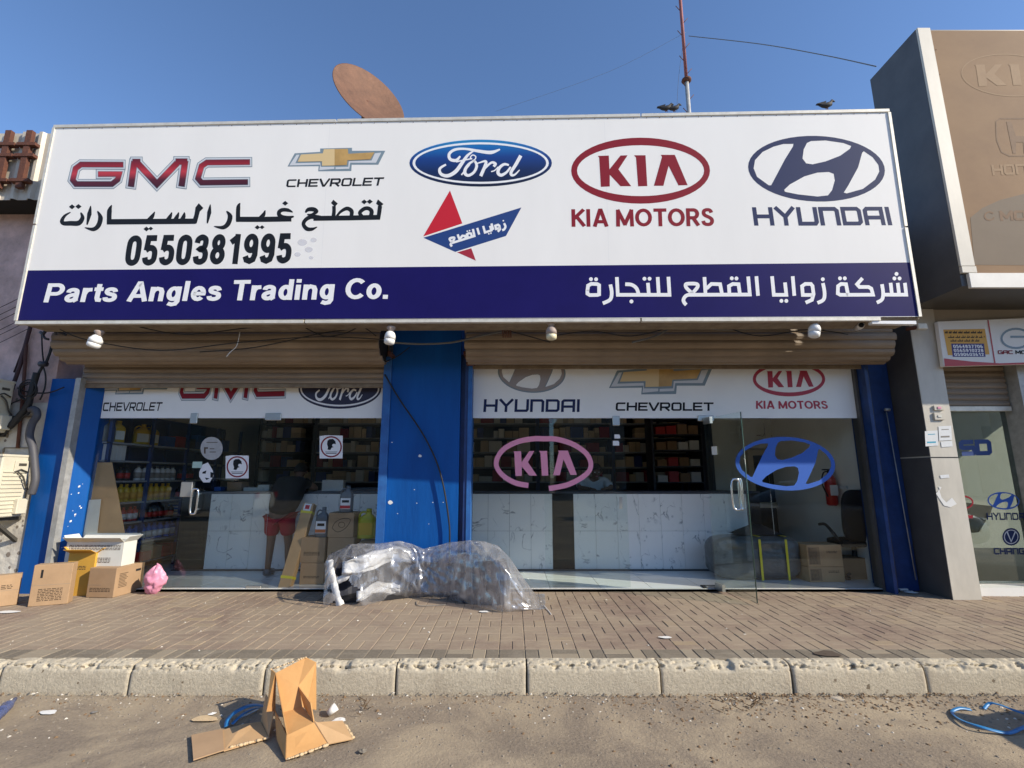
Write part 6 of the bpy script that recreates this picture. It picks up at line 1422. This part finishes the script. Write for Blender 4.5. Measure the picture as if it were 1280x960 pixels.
for k in range(5):
    a = k * 1.2566; d = Vector((math.cos(a), math.sin(a), 0)); lg = MB().tube([p + Vector((0, 0, .1)), p + d * .3 + Vector((0, 0, .06))], [.025, .018], 8).build('leg', M['blackp'], t)
    MB().lathe([(.001, 0), (.03, .002), (.03, .04), (.001, .045)], p + d * .3 + Vector((0, 0, .0)), 10).build('castor', M['rubber'], lg)
# wrapped bundle with yellow straps
a = atY(898, 735, 6.5); b = atY(1004, 668, 6.5)
t = thing('wrapped_bundle', 'dark plastic wrapped bundle tied with two yellow straps behind the open door', 'bundle', ((a.x + b.x) / 2, 6.7, FZ))
ztop = atY(950, 671, 6.5).z
mb = MB()
def bf(u, v):
    th = 2 * math.pi * u; e = .42; sg = lambda q: math.copysign(abs(q) ** e, q); ph = math.pi * (v - .5)
    q = Vector(((b.x - a.x) / 2 * sg(math.cos(ph)) * sg(math.cos(th)), .24 * sg(math.cos(ph)) * sg(math.sin(th)), (ztop - FZ) / 2 * sg(math.sin(ph))))
    k = 1 + .07 * (fbm(u * 14, v * 9) - .5) * min(1, 4 * min(u, 1 - u)); q.x *= k; q.y *= 1 + .25 * (fbm(u * 22, v * 11 + 3) - .5) * min(1, 4 * min(u, 1 - u)); q.z *= 1 + .03 * (fbm(u * 9, v * 5) - .5)
    return Vector(((a.x + b.x) / 2, 6.74, (FZ + ztop) / 2)) + q
grid(mb, 90, 44, bf); mb.build('wrapping', mat('dark_film', (.05, .058, .06), .3, col2=(.13, .145, .15), scale=4, bump=.6, bscale=9, stretch=(1, 1, 2)), t)
for px in (951, 984):
    x = atY(px, 700, 6.49).x; mb = MB(); mb.box((x - .014, 6.475, FZ + .01), (x + .014, 6.48, ztop - .03)); mb.box((x - .014, 6.48, ztop + .003), (x + .014, 6.98, ztop + .008)); mb.build('strap', M['ytape'], t)
mb = MB(); grid(mb, 20, 10, lambda u, v: Vector((a.x + .35 + u * .62, 6.6 + .35 * v, ztop + .012 + .11 * math.sin(math.pi * u) * math.sin(math.pi * v) * (.6 + .9 * fbm(u * 6, v * 5)))))
tag(mb.build('black_sack', M['blackf']), 'black limp sack lying on top of the wrapped bundle', 'sack')
z2 = atY(1030, 709, 6.42).z; zt2 = atY(1030, 681, 6.42).z
for (lb, za, zb2) in (('lower light brown carton of two stacked behind the right glass', FZ, z2), ('upper light brown carton of two stacked behind the right glass', z2 + .002, zt2)):
    A_, B2 = atY(1010, 700, 6.42), atY(1055, 700, 6.42); carton(lb, (A_.x, 6.42, za), (B2.x, 6.44, za), .3, zb2 - za, m=M['cardl'], group='cartons stacked behind the right glass', prints=(('lines', .55, .62, .85, .72), ('patch', .02, .1, .35, .9), ('lines', .05, .15, .28, .85)))
small_box('plain carton on the floor beside the chair behind the right glass', atY(1070, 720, 6.6).x, 6.75, FZ, .3, .3, .26, M['cardd'])

# ================================================================ PEOPLE
def body(name, label, loc, J, clothes, hair_m, facing, group=None):
    """J: joints relative to loc; one skinned surface for the body, clothing as its own skinned surfaces"""
    t = thing(name, label, 'person', loc, group)
    def skin(nm, chain_pts, edges, radii, m, root=0, sub=2):
        me = bpy.data.meshes.new(nm); me.from_pydata([tuple(Vector(p) - Vector(loc)) for p in chain_pts], edges, []); me.materials.append(m); o = link(nm, me, t)
        md = o.modifiers.new('skin', 'SKIN'); md.use_smooth_shade = True
        for i, r_ in enumerate(radii):
            v = me.skin_vertices[0].data[i]; v.radius = r_ if isinstance(r_, tuple) else (r_, r_); v.use_root = (i == root)
        s_ = o.modifiers.new('sub', 'SUBSURF'); s_.levels = sub; s_.render_levels = sub; return o
    names = list(J); idx = {n: i for i, n in enumerate(names)}
    pts = [Vector(J[n][:3]) for n in names]; rad = [J[n][3] for n in names]
    E_ = [('pelvis', 'belly'), ('belly', 'chest'), ('chest', 'neck'), ('neck', 'jaw'), ('jaw', 'head'), ('head', 'crown')]
    for s_ in 'lr': E_ += [('pelvis', 'hip' + s_), ('hip' + s_, 'knee' + s_), ('knee' + s_, 'ankle' + s_), ('ankle' + s_, 'toe' + s_), ('chest', 'sho' + s_), ('sho' + s_, 'elb' + s_), ('elb' + s_, 'wri' + s_), ('wri' + s_, 'palm' + s_)]
    ed = [(idx[a], idx[b]) for a, b in E_]
    # five fingers on each palm
    for s_ in 'lr':
        w0, p0 = Vector(J['wri' + s_][:3]), Vector(J['palm' + s_][:3]); d = (p0 - w0).normalized(); sd = d.cross(Vector((0, 0, 1))).normalized(); sgn = 1 if s_ == 'l' else -1
        for k in range(5):
            if k < 4: b0 = p0 + sd * (k - 1.5) * .020; L1 = (.040, .048, .045, .034)[k]; q = [b0 + d * .02, b0 + d * (.02 + L1) + Vector((0, 0, -.006)), b0 + d * (.02 + L1 * 1.7) + Vector((0, 0, -.022))]; par = idx['palm' + s_]
            else: b0 = w0 + d * .03 - sd * sgn * .035; q = [b0, b0 + d * .03 - sd * sgn * .02, b0 + d * .055 - sd * sgn * .022 + Vector((0, 0, -.008))]; par = idx['palm' + s_]
            for j, v in enumerate(q): pts.append(v); rad.append((.010, .009, .007)[j]); ed.append((par if j == 0 else len(pts) - 2, len(pts) - 1))
    skin('body', pts, ed, rad, M['skin'], root=idx['pelvis'])
    hd = Vector(J['head'][:3]); f = Vector(facing).normalized(); up = (Vector(J['crown'][:3]) - hd).normalized(); sd = f.cross(up).normalized()
    for s_ in (-1, 1):
        MB().tube([hd + sd * s_ * .075 + up * .015, hd + sd * s_ * .09 + up * .0, hd + sd * s_ * .078 - up * .03], [.012, .016, .01], 8).build('ear', M['skin'], t)
        MB().lathe([(.001, -.01), (.009, -.005), (.011, 0), (.009, .005), (.001, .01)], hd + f * .086 + sd * s_ * .032 + up * .012, 10).build('eye', M['white'], t)
    MB().tube([hd + f * .085 + up * .02, hd + f * .108 - up * .018, hd + f * .09 - up * .028], [.008, .014, .010], 8).build('nose', M['skin'], t)
    MB().tube([hd + f * .088 - up * .05 - sd * .022, hd + f * .096 - up * .05, hd + f * .088 - up * .05 + sd * .022], [.004, .007, .004], 6).build('mouth', M['pink'], t)
    mb = MB()
    def hf(u, v):
        a = 2 * math.pi * u; fr = max(0, math.cos(a)); ph = math.pi / 2 - v * (math.pi * .62 - fr * .75)
        r_ = .098 + .006 * fbm(u * 20 % 20, v * 9)
        return hd + up * .025 + (f * math.cos(a) * r_ * 1.08 + sd * math.sin(a) * r_ * .92) * math.cos(ph) + up * r_ * 1.1 * math.sin(ph)
    grid(mb, 26, 12, hf); h_ = mb.build('hair', hair_m, t); s_ = h_.modifiers.new('thickness', 'SOLIDIFY'); s_.thickness = .012
    for nm, chain, edges, radii, m in clothes: skin(nm, chain, edges, radii, m)
    return t
def man(x, y, z0, pose):
    return {k: (x + v[0], y + v[1], z0 + v[2], v[3]) for k, v in pose.items()}
P1 = {'pelvis': (0, 0, .80, (.13, .10)), 'belly': (.01, .08, .95, (.13, .10)), 'chest': (.04, .22, 1.14, (.15, .11)), 'neck': (.05, .34, 1.27, .052), 'jaw': (.06, .38, 1.31, .06), 'head': (.06, .42, 1.37, .085), 'crown': (.06, .44, 1.44, .06),
 'hipl': (-.09, 0, .74, .085), 'kneel': (-.10, .02, .43, .056), 'anklel': (-.09, -.03, .08, .038), 'toel': (-.10, .13, .03, .03), 'hipr': (.09, .02, .74, .085), 'kneer': (.12, .06, .43, .056), 'ankler': (.14, .06, .08, .038), 'toer': (.17, .21, .03, .03),
 'shol': (-.15, .24, 1.22, .06), 'elbl': (-.22, .42, 1.12, .042), 'wril': (-.10, .60, 1.11, .027), 'palml': (-.06, .66, 1.11, (.03, .014)), 'shor': (.22, .24, 1.22, .06), 'elbr': (.30, .42, 1.12, .042), 'wrir': (.20, .60, 1.11, .027), 'palmr': (.16, .66, 1.11, (.03, .014))}
bx, by = -3.16, 6.86
J = man(bx, by, FZ, P1); Vj = lambda n, J=J: Vector(J[n][:3])
def shirt_of(J, r=1.0, sleeve=.55):
    g = lambda n: Vector(J[n][:3]); pts = [g('pelvis') + Vector((0, -.01, -.07)), g('belly'), g('chest'), g('neck') - Vector((0, 0, .03))]; rad = [(.20 * r, .17 * r), (.20 * r, .165 * r), (.20 * r, .165 * r), (.07, .07)]; ed = [(0, 1), (1, 2), (2, 3)]
    for s_ in 'lr':
        pts += [g('sho' + s_), g('sho' + s_).lerp(g('elb' + s_), sleeve), ]; rad += [.08, .066]; ed += [(2, len(pts) - 2), (len(pts) - 2, len(pts) - 1)]
    return ('shirt', pts, ed, rad)
def shorts_of(J, to=.8):
    g = lambda n: Vector(J[n][:3]); pts = [g('pelvis') + Vector((0, .02, .06))]; rad = [(.165, .14)]; ed = []
    for s_ in 'lr': pts += [g('hip' + s_), g('hip' + s_).lerp(g('knee' + s_), to)]; rad += [.115, .10]; ed += [(0, len(pts) - 2), (len(pts) - 2, len(pts) - 1)]
    return pts, ed, rad
s1 = shirt_of(J); s2 = shorts_of(J)
hem = shorts_of(J, .84)
body('person', 'man in black shirt and red shorts leaning on the counter, back to the glass', (bx, by, FZ), J, [(*s1[:1], s1[1], s1[2], s1[3], M['blackf']), ('shorts', s2[0], s2[1], s2[2], M['redf'])], M['hair'], (0, 1, -.1))
for s_ in 'lr':
    a = Vector(J['ankle' + s_][:3]); b = Vector(J['toe' + s_][:3]); MB().tube([Vector((a.x, a.y - .05, FZ + .045)), Vector((a.x, a.y, FZ + .05)), Vector((b.x, b.y, FZ + .035)), Vector((b.x, b.y + .05, FZ + .03))], [.038, .045, .042, .02], 10).build('shoe', M['gplas'], [o for o in bpy.data.objects if o.name == 'person'][0])
P2 = {k: (v[0], -v[1] * .8, v[2], v[3]) for k, v in P1.items()}
J = man(1.28, 8.25, FZ, P2); s1 = shirt_of(J, .95, .9); s2 = shorts_of(J, 1.6)
body('person', 'man in a pale grey shirt bent over behind the counter near the pink logo', (1.28, 8.25, FZ), J, [(*s1[:1], s1[1], s1[2], s1[3], M['greyf']), ('trousers', s2[0], s2[1], s2[2], M['inkg'])], M['hair'], (0, -1, -.25))

# ================================================================ STREET: torn box, straps, litter
tb = thing('torn_cardboard_box', 'torn open orange brown cardboard box standing against the kerb with flaps splayed', 'cardboard box', tuple(G_(360, 945, 0)))
Q = lambda x, y, Y: atY(x, y, Y); Z0 = lambda x, y, z=.012: atZ(x, y, z)
V1, V2, V3, V4, V5 = Q(338.9, 837, 3.46), Q(381.6, 822, 3.52), Q(394.7, 828.5, 3.50), Z0(394.7, 887.5, .015), Q(344, 841.5, 3.40)
V6, V7, V8, V9 = Q(353, 890.8, 3.30), Q(372.8, 858, 3.40), Q(392.5, 903, 3.20), Q(358.6, 919, 3.10)
V10, V11, V12, V13 = Z0(357.5, 950), Z0(410, 931), Z0(440.6, 924.7), Z0(427.5, 901.7)
def panel(name, pts, m, th=.006):
    mb = MB(); pts = [Vector(p) for p in pts]; n = (pts[1] - pts[0]).cross(pts[2] - pts[0]).normalized() * th
    if n.y < 0: n = -n
    mb.slab(pts, n); return mb.build(name, m, tb)
panel('back_panel', [V5, V2, V7, V6], M['cardo']); panel('back_panel', [V5, V6, V9], M['cardo'])
panel('side_panel', [V2, V3, V4, Q(383, 885, 3.42), V7], M['cardo'])
panel('side_panel', [V1, V5, Q(343, 889, 3.36), Z0(333, 890, .18)], M['cardo'])
panel('side_panel', [Q(343, 887, 3.33), V9 + Vector((-.003, 0, 0)), V10 + Vector((-.003, 0, 0)), Z0(346, 925, .02)], M['cardo'])
panel('bottom_panel', [V6, V7 + Vector((0, -.01, 0)), Q(391, 885, 3.3), V8, V9], M['cardd']) if False else None
panel('inner_panel', [V9, V6, Q(378, 883, 3.36), V8], M['cardo'])
panel('inner_flap', [V6, V7, Q(381, 884, 3.36)], M['cardo'])
panel('inner_flap', [V7, Q(388, 879, 3.26), V8 + Vector((0, -.004, 0)), Q(380, 884, 3.34)], M['cardo'])
panel('front_flap', [V9, V8, V11, V10], M['cardo']); panel('side_flap', [V8 + Vector((0, 0, .002)), Z0(396, 904, .09), V13, V12, V11], M['cardl'])
panel('upright_flap', [Q(332, 867, 3.40), Q(343, 886, 3.32), Z0(335.6, 921, .012), Z0(325.8, 902, .012)], M['cardl'])
panel('ground_flap', [Z0(239, 920), Z0(241.6, 951), Z0(280, 938.5), Z0(278, 912)], M['card']); panel('ground_flap', [Z0(278, 912.3, .012), Z0(280, 938.2, .012), Z0(335.6, 922, .014), Z0(325.8, 902, .02), Z0(304, 905, .03)], M['cardl'])
def torn(a, b, n=14):
    mb = MB(); vs = []
    a, b = Vector(a), Vector(b)
    for i in range(n + 1):
        p = a.lerp(b, i / n); r_ = .010 * (.4 + hash2(i, a.x)); mb.lathe([(.001, -r_ * .6), (r_, -r_ * .3), (r_ * 1.2, r_ * .2), (.001, r_ * .6)], p + Vector((.006 * (hash2(i, 2) - .5), -.004 * hash2(i, 5), .002)), 6)
    o = mb.build('torn_edge', M['edge'], tb); o['kind'] = 'stuff'
torn(Z0(359, 949.5), Z0(408, 931.5), 20); torn(Z0(432, 906), Z0(441, 922), 10); torn(Z0(290, 934), Z0(334, 922.5), 12); torn(V1, V2, 16)
# plastic straps
def ribbon(name, label, pts, w_, m, cat='strap', group=None):
    P_ = smooth_path(pts, 6); mb = MB(); vs = []
    for i, p in enumerate(P_):
        t = (P_[min(i + 1, len(P_) - 1)] - P_[max(0, i - 1)]).normalized(); sd = t.cross(Vector((0, -.5, .85))).normalized() * w_ / 2
        vs += [p - sd, p + sd]
    mb.add(vs, [(2 * i, 2 * i + 1, 2 * i + 3, 2 * i + 2) for i in range(len(P_) - 1)], 0, True); o = mb.build(name, m); s_ = o.modifiers.new('thickness', 'SOLIDIFY'); s_.thickness = .0015
    return tag(o, label, cat, group)
ribbon('plastic_strap', 'blue plastic strap curling out from under the torn box on its left', [Z0(283, 908, .01), Z0(285, 899, .03), Z0(293, 891, .06), Z0(306, 884, .07), Z0(318, 881, .06), Z0(330, 882, .03)], .028, M['strapb'])
ribbon('plastic_strap', 'second blue strap lying in the shade behind the torn box flap', [Z0(290, 905, .01), Z0(303, 893, .035), Z0(316, 886, .035), Z0(326, 884, .02)], .02, M['strapb'])
ribbon('plastic_strap', 'pale blue strap edge crossing beside the torn box', [Z0(297, 898, .01), Z0(311, 892, .012), Z0(323, 886, .012)], .012, mat('pale_strap', (.45, .55, .62), .4))
ribbon('plastic_strap', 'long loop of blue strap on the road near the right edge', [Z0(1214, 887, .01), Z0(1200, 885, .02), Z0(1190, 890, .012), Z0(1200, 899, .02), Z0(1225, 908, .03), Z0(1258, 916, .01), Z0(1275, 911, .02), Z0(1290, 905, .03)], .020, M['strapb'])
ribbon('plastic_strap', 'upper branch of blue strap near the right edge ending by the kerb', [Z0(1230, 886, .01), Z0(1237, 879, .03), Z0(1250, 881, .04), Z0(1266, 887, .04), Z0(1290, 895, .03)], .020, M['strapb'])
# crushed bottle at left edge
mb = MB(); a, b = Z0(-12, 902, .04), Z0(19, 874, .04)
mb.tube([a.lerp(b, k / 8) + Vector((0, 0, .008 * (hash2(k, 3) - .5))) for k in range(9)], [.03, .036, .028, .037, .03, .034, .025, .014, .012], 10)
tb2 = mb.build('plastic_bottle', mat('bluish_plastic', (.10, .13, .28), .2, alpha=.75, bump=.6, bscale=30)); tag(tb2, 'crushed bluish plastic bottle in the gutter at the left edge', 'bottle')
# litter pieces one can tell apart
def scrap(label, px, py, s_, m, name='litter_piece', cat='litter', z=0, hgt_=.3, seed=0, asp=1.0):
    c = G_(px, py, z + .004); mb = MB()
    def f(u, v):
        a = 2 * math.pi * u; r_ = s_ * v * (.7 + .5 * hash2(int(u * 7) % 7, seed)); return c + Vector((math.cos(a) * r_ * asp, math.sin(a) * r_, s_ * hgt_ * (fbm(u * 4 % 4 + seed, v * 3) - .2) * (1 - v * .7) + .004))
    grid(mb, 14, 4, f); return tag(mb.build(name, m), label, cat)
scrap('white crumpled paper beside the torn box flap', 425, 901, .035, M['litterw'], hgt_=1.0, seed=2, asp=1.3); 
c = Z0(410, 892, .02); mb = MB(); mb.tube([c, c + Vector((.045, .02, .035))], [.020, .026], 12); tag(mb.build('paper_cup', M['litterw']), 'small white paper cup lying beside the torn box', 'cup')
scrap('white scrap of paper on the pavement below the wrapped bumper', 832, 797, .03, M['litterw'], z=GZ, hgt_=.2, seed=3, asp=1.8)
scrap('white scrap in front of the wrapped bumper on the pavers', 604, 765, .03, M['litterw'], z=GZ, hgt_=.2, seed=4, asp=2)
scrap('white paper scrap in the gutter near the left kerb stones', 61, 891, .04, M['litterw'], hgt_=.25, seed=5, asp=1.5)
scrap('tiny crumpled tissue left of the torn box', 265, 893, .022, M['litterw'], hgt_=1, seed=6); scrap('flattened pale stick of card left of the torn box', 258, 899, .04, M['edge'], hgt_=.2, seed=7, asp=2.2)
scrap('flat dark leaf on the kerb top on the right', 1033, 818, .07, mat('dead_leaf', (.09, .065, .045), .9), name='dead_leaf', cat='leaf', z=GZ, hgt_=.12, seed=8, asp=1.6)
scrap('pale stone lump in the sand by the kerb on the right', 1047, 874, .05, M['stone'], name='stone_lump', cat='stone', hgt_=.9, seed=9)
scrap('small pale stone on the road right of the torn box', 453, 940, .022, M['stone'], name='pebble', cat='stone', hgt_=1.2, seed=10); scrap('small crumpled grey scrap lower on the left road', 118, 891, .02, M['inkg'], hgt_=.5, seed=12)
scrap('pale rubbish scrap in the dark corner beside the clad pillar', 1140, 741, .06, M['litterw'], z=GZ, hgt_=.7, seed=13, asp=1.4); scrap('small rubble bit at the foot of the right blue jamb', 1112, 735, .03, M['edge'], z=GZ, hgt_=.8, seed=14)
scrap('white paper flat on the pavement at the far left', 10, 765, .05, M['litterw'], z=GZ, hgt_=.1, seed=15, asp=2.4)
# dry twigs by the gutter
for i, (x, y, lb) in enumerate(((455, 885, 'tuft of dry twigs right of the torn box'), (930, 882, 'pile of dry twigs and husks in the gutter right of centre'))):
    mb = MB()
    for k in range(26 if i else 9):
        c = Z0(x + (hash2(k, 1, i) - .5) * (60 if i else 16), y + (hash2(k, 2, i) - .5) * 20, .012); a = hash2(k, 3, i) * 6.28; l = .03 + .05 * hash2(k, 4); mb.tube([c, c + Vector((math.cos(a) * l, math.sin(a) * l * .6, .01 + (.05 if not i else .015) * hash2(k, 5)))], .0025, 4)
    o = mb.build('dry_twigs', M['leaf']); tag(o, lb, 'twigs'); o['kind'] = 'stuff'
# gravel, husks and fine rubbish drifted along the kerb
random.seed(11)
for nm, m, n, smin, smax in (('gravel', M['stone'], 3200, .003, .010), ('litter', mat('fine_litter', (.60, .56, .48), .9), 260, .004, .012), ('dry_husks', M['leaf'], 1000, .004, .014)):
    mb = MB()
    for k in range(n):
        x = random.uniform(-4.2, 4.4); g_ = random.random()
        y = KY0 - (random.expovariate(6) if g_ < .8 else random.uniform(0, 1.6)) - .004
        if nm == 'litter' and random.random() < .25: y = random.uniform(KY1 + .05, 6.0)
        if nm == 'dry_husks' and random.random() < .6: x = random.gauss(2.0, .9)
        z = GZ + .001 if y > KY1 else (road_z(x, y) if y > .5 else 0); s_ = random.uniform(smin, smax); a = random.uniform(0, 6.28); f_ = random.uniform(.3, .8)
        if y > KY0 and y < KY1: continue
        c_, d_ = math.cos(a), math.sin(a)
        vs = [Vector((x + s_ * (c_ * p - d_ * q_ * .7), y + s_ * (d_ * p + c_ * q_ * .7), z + r_ * s_ * f_)) for p, q_, r_ in ((-1, -.6, 0), (1, -.8, 0), (.9, .7, 0), (-.8, .9, 0), (-.4, -.3, 1), (.5, -.2, .9), (.2, .5, 1))]
        mb.add(vs, [(0, 1, 5, 4), (1, 2, 6, 5), (2, 3, 6), (3, 0, 4, 6), (4, 5, 6)])
    mb.build(nm, m, kind='stuff')

# ================================================================ ACROSS THE STREET (seen in the glass)
for i, (x0_, x1_, hh, y, lb) in enumerate(((-40, -17, 7.5, -26, 'beige two storey building across the street, left of the others'), (-16, 3, 9.0, -27, 'taller sand coloured building across the street in the middle'), (4, 22, 6.5, -25, 'low shop row across the street behind the parked cars'), (23, 50, 8.5, -27, 'wide pale building across the street farthest to the right'))):
    t = thing('street_building', lb, 'building', ((x0_ + x1_) / 2, y, 0)); MB().box((x0_, y - 10, -.1), (x1_, y, hh)).build('walls', mat('street_render_%s' % 'abcd'[i], [(.34, .28, .2), (.38, .31, .22), (.30, .27, .24), (.42, .38, .3)][i], .9, var=.2, scale=.6), t)
    MB().box((x0_ - .2, y - .3, hh), (x1_ + .2, y + .25, hh + .35)).build('parapet', M['facade'], t)
    k = x0_ + 1.2
    while k < x1_ - 3:
        MB().box((k, y - .05, .2), (k + 3, y + .04, 2.9)).build('shop_shutter', M['shutter'], t)
        for z in (4.2, 7.0):
            if z + 1.3 < hh: w2 = MB().box((k + .8, y - .05, z), (k + 2.2, y + .05, z + 1.3)).build('window', M['carglass'], t); MB().box((k + .7, y + .051, z - .1), (k + 2.3, y + .15, z)).build('sill', M['facade'], w2)
        k += 4.2
def car(label, loc, rot, paint, suv=False):
    t = thing('parked_car', label, 'car', loc, 'cars parked in the street')
    hgt = 1.72 if suv else 1.45; L_ = 4.5
    prof = [(-2.2, .42, .95), (-2.12, .28, 1.0), (-1.9, .26, 1.05), (-.9, .26, 1.06), (.9, .26, 1.04), (1.8, .26, .96), (2.15, .30, .84), (2.25, .42, .70)]
    secs = []
    for x, zb3, zt3 in prof:
        w_ = .88 if abs(x) < 2 else (.80 if abs(x) < 2.2 else .72); zt3 += (.12 if suv else -.04)
        secs.append([Vector(p) for p in ((x, -w_, zb3 + .1), (x, -w_ * .9, zb3), (x, w_ * .9, zb3), (x, w_, zb3 + .1), (x, w_ * 1.02, (zb3 + zt3) / 2), (x, w_ * .97, zt3 - .06), (x, w_ * .86, zt3), (x, -w_ * .86, zt3), (x, -w_ * .97, zt3 - .06), (x, -w_ * 1.02, (zb3 + zt3) / 2))])
    def lf(secs, nm, m, par):
        n = len(secs[0]); vs = [p for s_ in secs for p in s_]; fs = [(i * n + j, (i + 1) * n + j, (i + 1) * n + (j + 1) % n, i * n + (j + 1) % n) for i in range(len(secs) - 1) for j in range(n)] + [tuple(range(n)), tuple(range(len(secs) * n - 1, (len(secs) - 1) * n - 1, -1))]
        me = bpy.data.meshes.new(nm); me.from_pydata([tuple(v) for v in vs], [], fs); me.materials.append(m); me.polygons.foreach_set('use_smooth', [True] * len(fs)); o = link(nm, me, par); s_ = o.modifiers.new('sub', 'SUBSURF'); s_.levels = s_.render_levels = 1; return o
    lf(secs, 'body', paint, t)
    z0_ = .98 + (.12 if suv else 0); gh = [(-1.95 if suv else -1.6, .0, .78), (-1.75 if suv else -1.05, .85, .66), (-.2, 1.0, .66), (.45, .93, .65), (1.25, .0, .76)]
    lf([[Vector(p) for p in ((x, -w_, z0_ - .03), (x, -w_, z0_ + (hgt - z0_) * k * .5), (x, -w_ * .86, z0_ + (hgt - z0_) * k), (x, w_ * .86, z0_ + (hgt - z0_) * k), (x, w_, z0_ + (hgt - z0_) * k * .5), (x, w_, z0_ - .03))] for x, k, w_ in gh], 'window_glass', M['carglass'], t)
    lf([[Vector(p) for p in ((x, -w_, z_ - .02), (x, -w_ * .9, z_ + .025), (x, w_ * .9, z_ + .025), (x, w_, z_ - .02))] for x, z_, w_ in ((-1.72 if suv else -1.0, hgt - .07, .58), (-.6, hgt, .60), (.2, hgt, .60), (.55, hgt - .06, .57))], 'roof', paint, t)
    for x in (-1.38, 1.38):
        for s_ in (-1, 1):
            ax = Matrix.Rotation(R(90), 3, 'X'); me = MB(); me.lathe([(.2, -.1), (.31, -.1), (.33, -.07), (.33, .07), (.31, .1), (.2, .1)], (x, s_ * .80, .33), 20, axis=ax); w3 = me.build('tyre', M['rubber'], mesh_only=True); w3 = link('wheel', w3, t)
            me = MB(); me.lathe([(.2, -.11), (.19, -.08), (.05, -.09), (.05, .09), (.19, .08), (.2, .11)], (x, s_ * .80, .33), 12, axis=ax); r3 = link('rim', me.build('rim', M['patch'], mesh_only=True), w3)
    for s_ in (-1, 1):
        link('headlight', MB().box((2.08, s_ * .6 - .15, .64), (2.235, s_ * .6 + .15, .78), bev=.03).build('headlight', M['patch'], mesh_only=True), t); link('tail_light', MB().box((-2.225, s_ * .68 - .1, .75), (-2.12, s_ * .68 + .1, .95), bev=.02).build('tail_light', M['redp'], mesh_only=True), t)
        link('door_mirror', MB().box((.85, s_ * .95 - .08, 1.02), (.97, s_ * .95 + .08, 1.14), bev=.03).build('door_mirror', paint, mesh_only=True), t)
    link('grille', MB().box((2.18, -.4, .5), (2.26, .4, .62), bev=.01).build('grille', M['blackp'], mesh_only=True), t)
    t.rotation_euler = (0, 0, R(rot)); return t
car('beige sedan parked by the kerb right of the viewpoint', (6.45, 2.15, 0), 0, M['carpaint'])
car('white tall wagon parked across the street to the left', (-5.2, -6.4, 0), 180, M['carwhite'], True)
car('beige sedan parked across the street to the right', (5.2, -7.0, 0), 178, M['carpaint'])
car('white sedan parked across the street far left', (-11.5, -6.8, 0), 181, M['carwhite'])
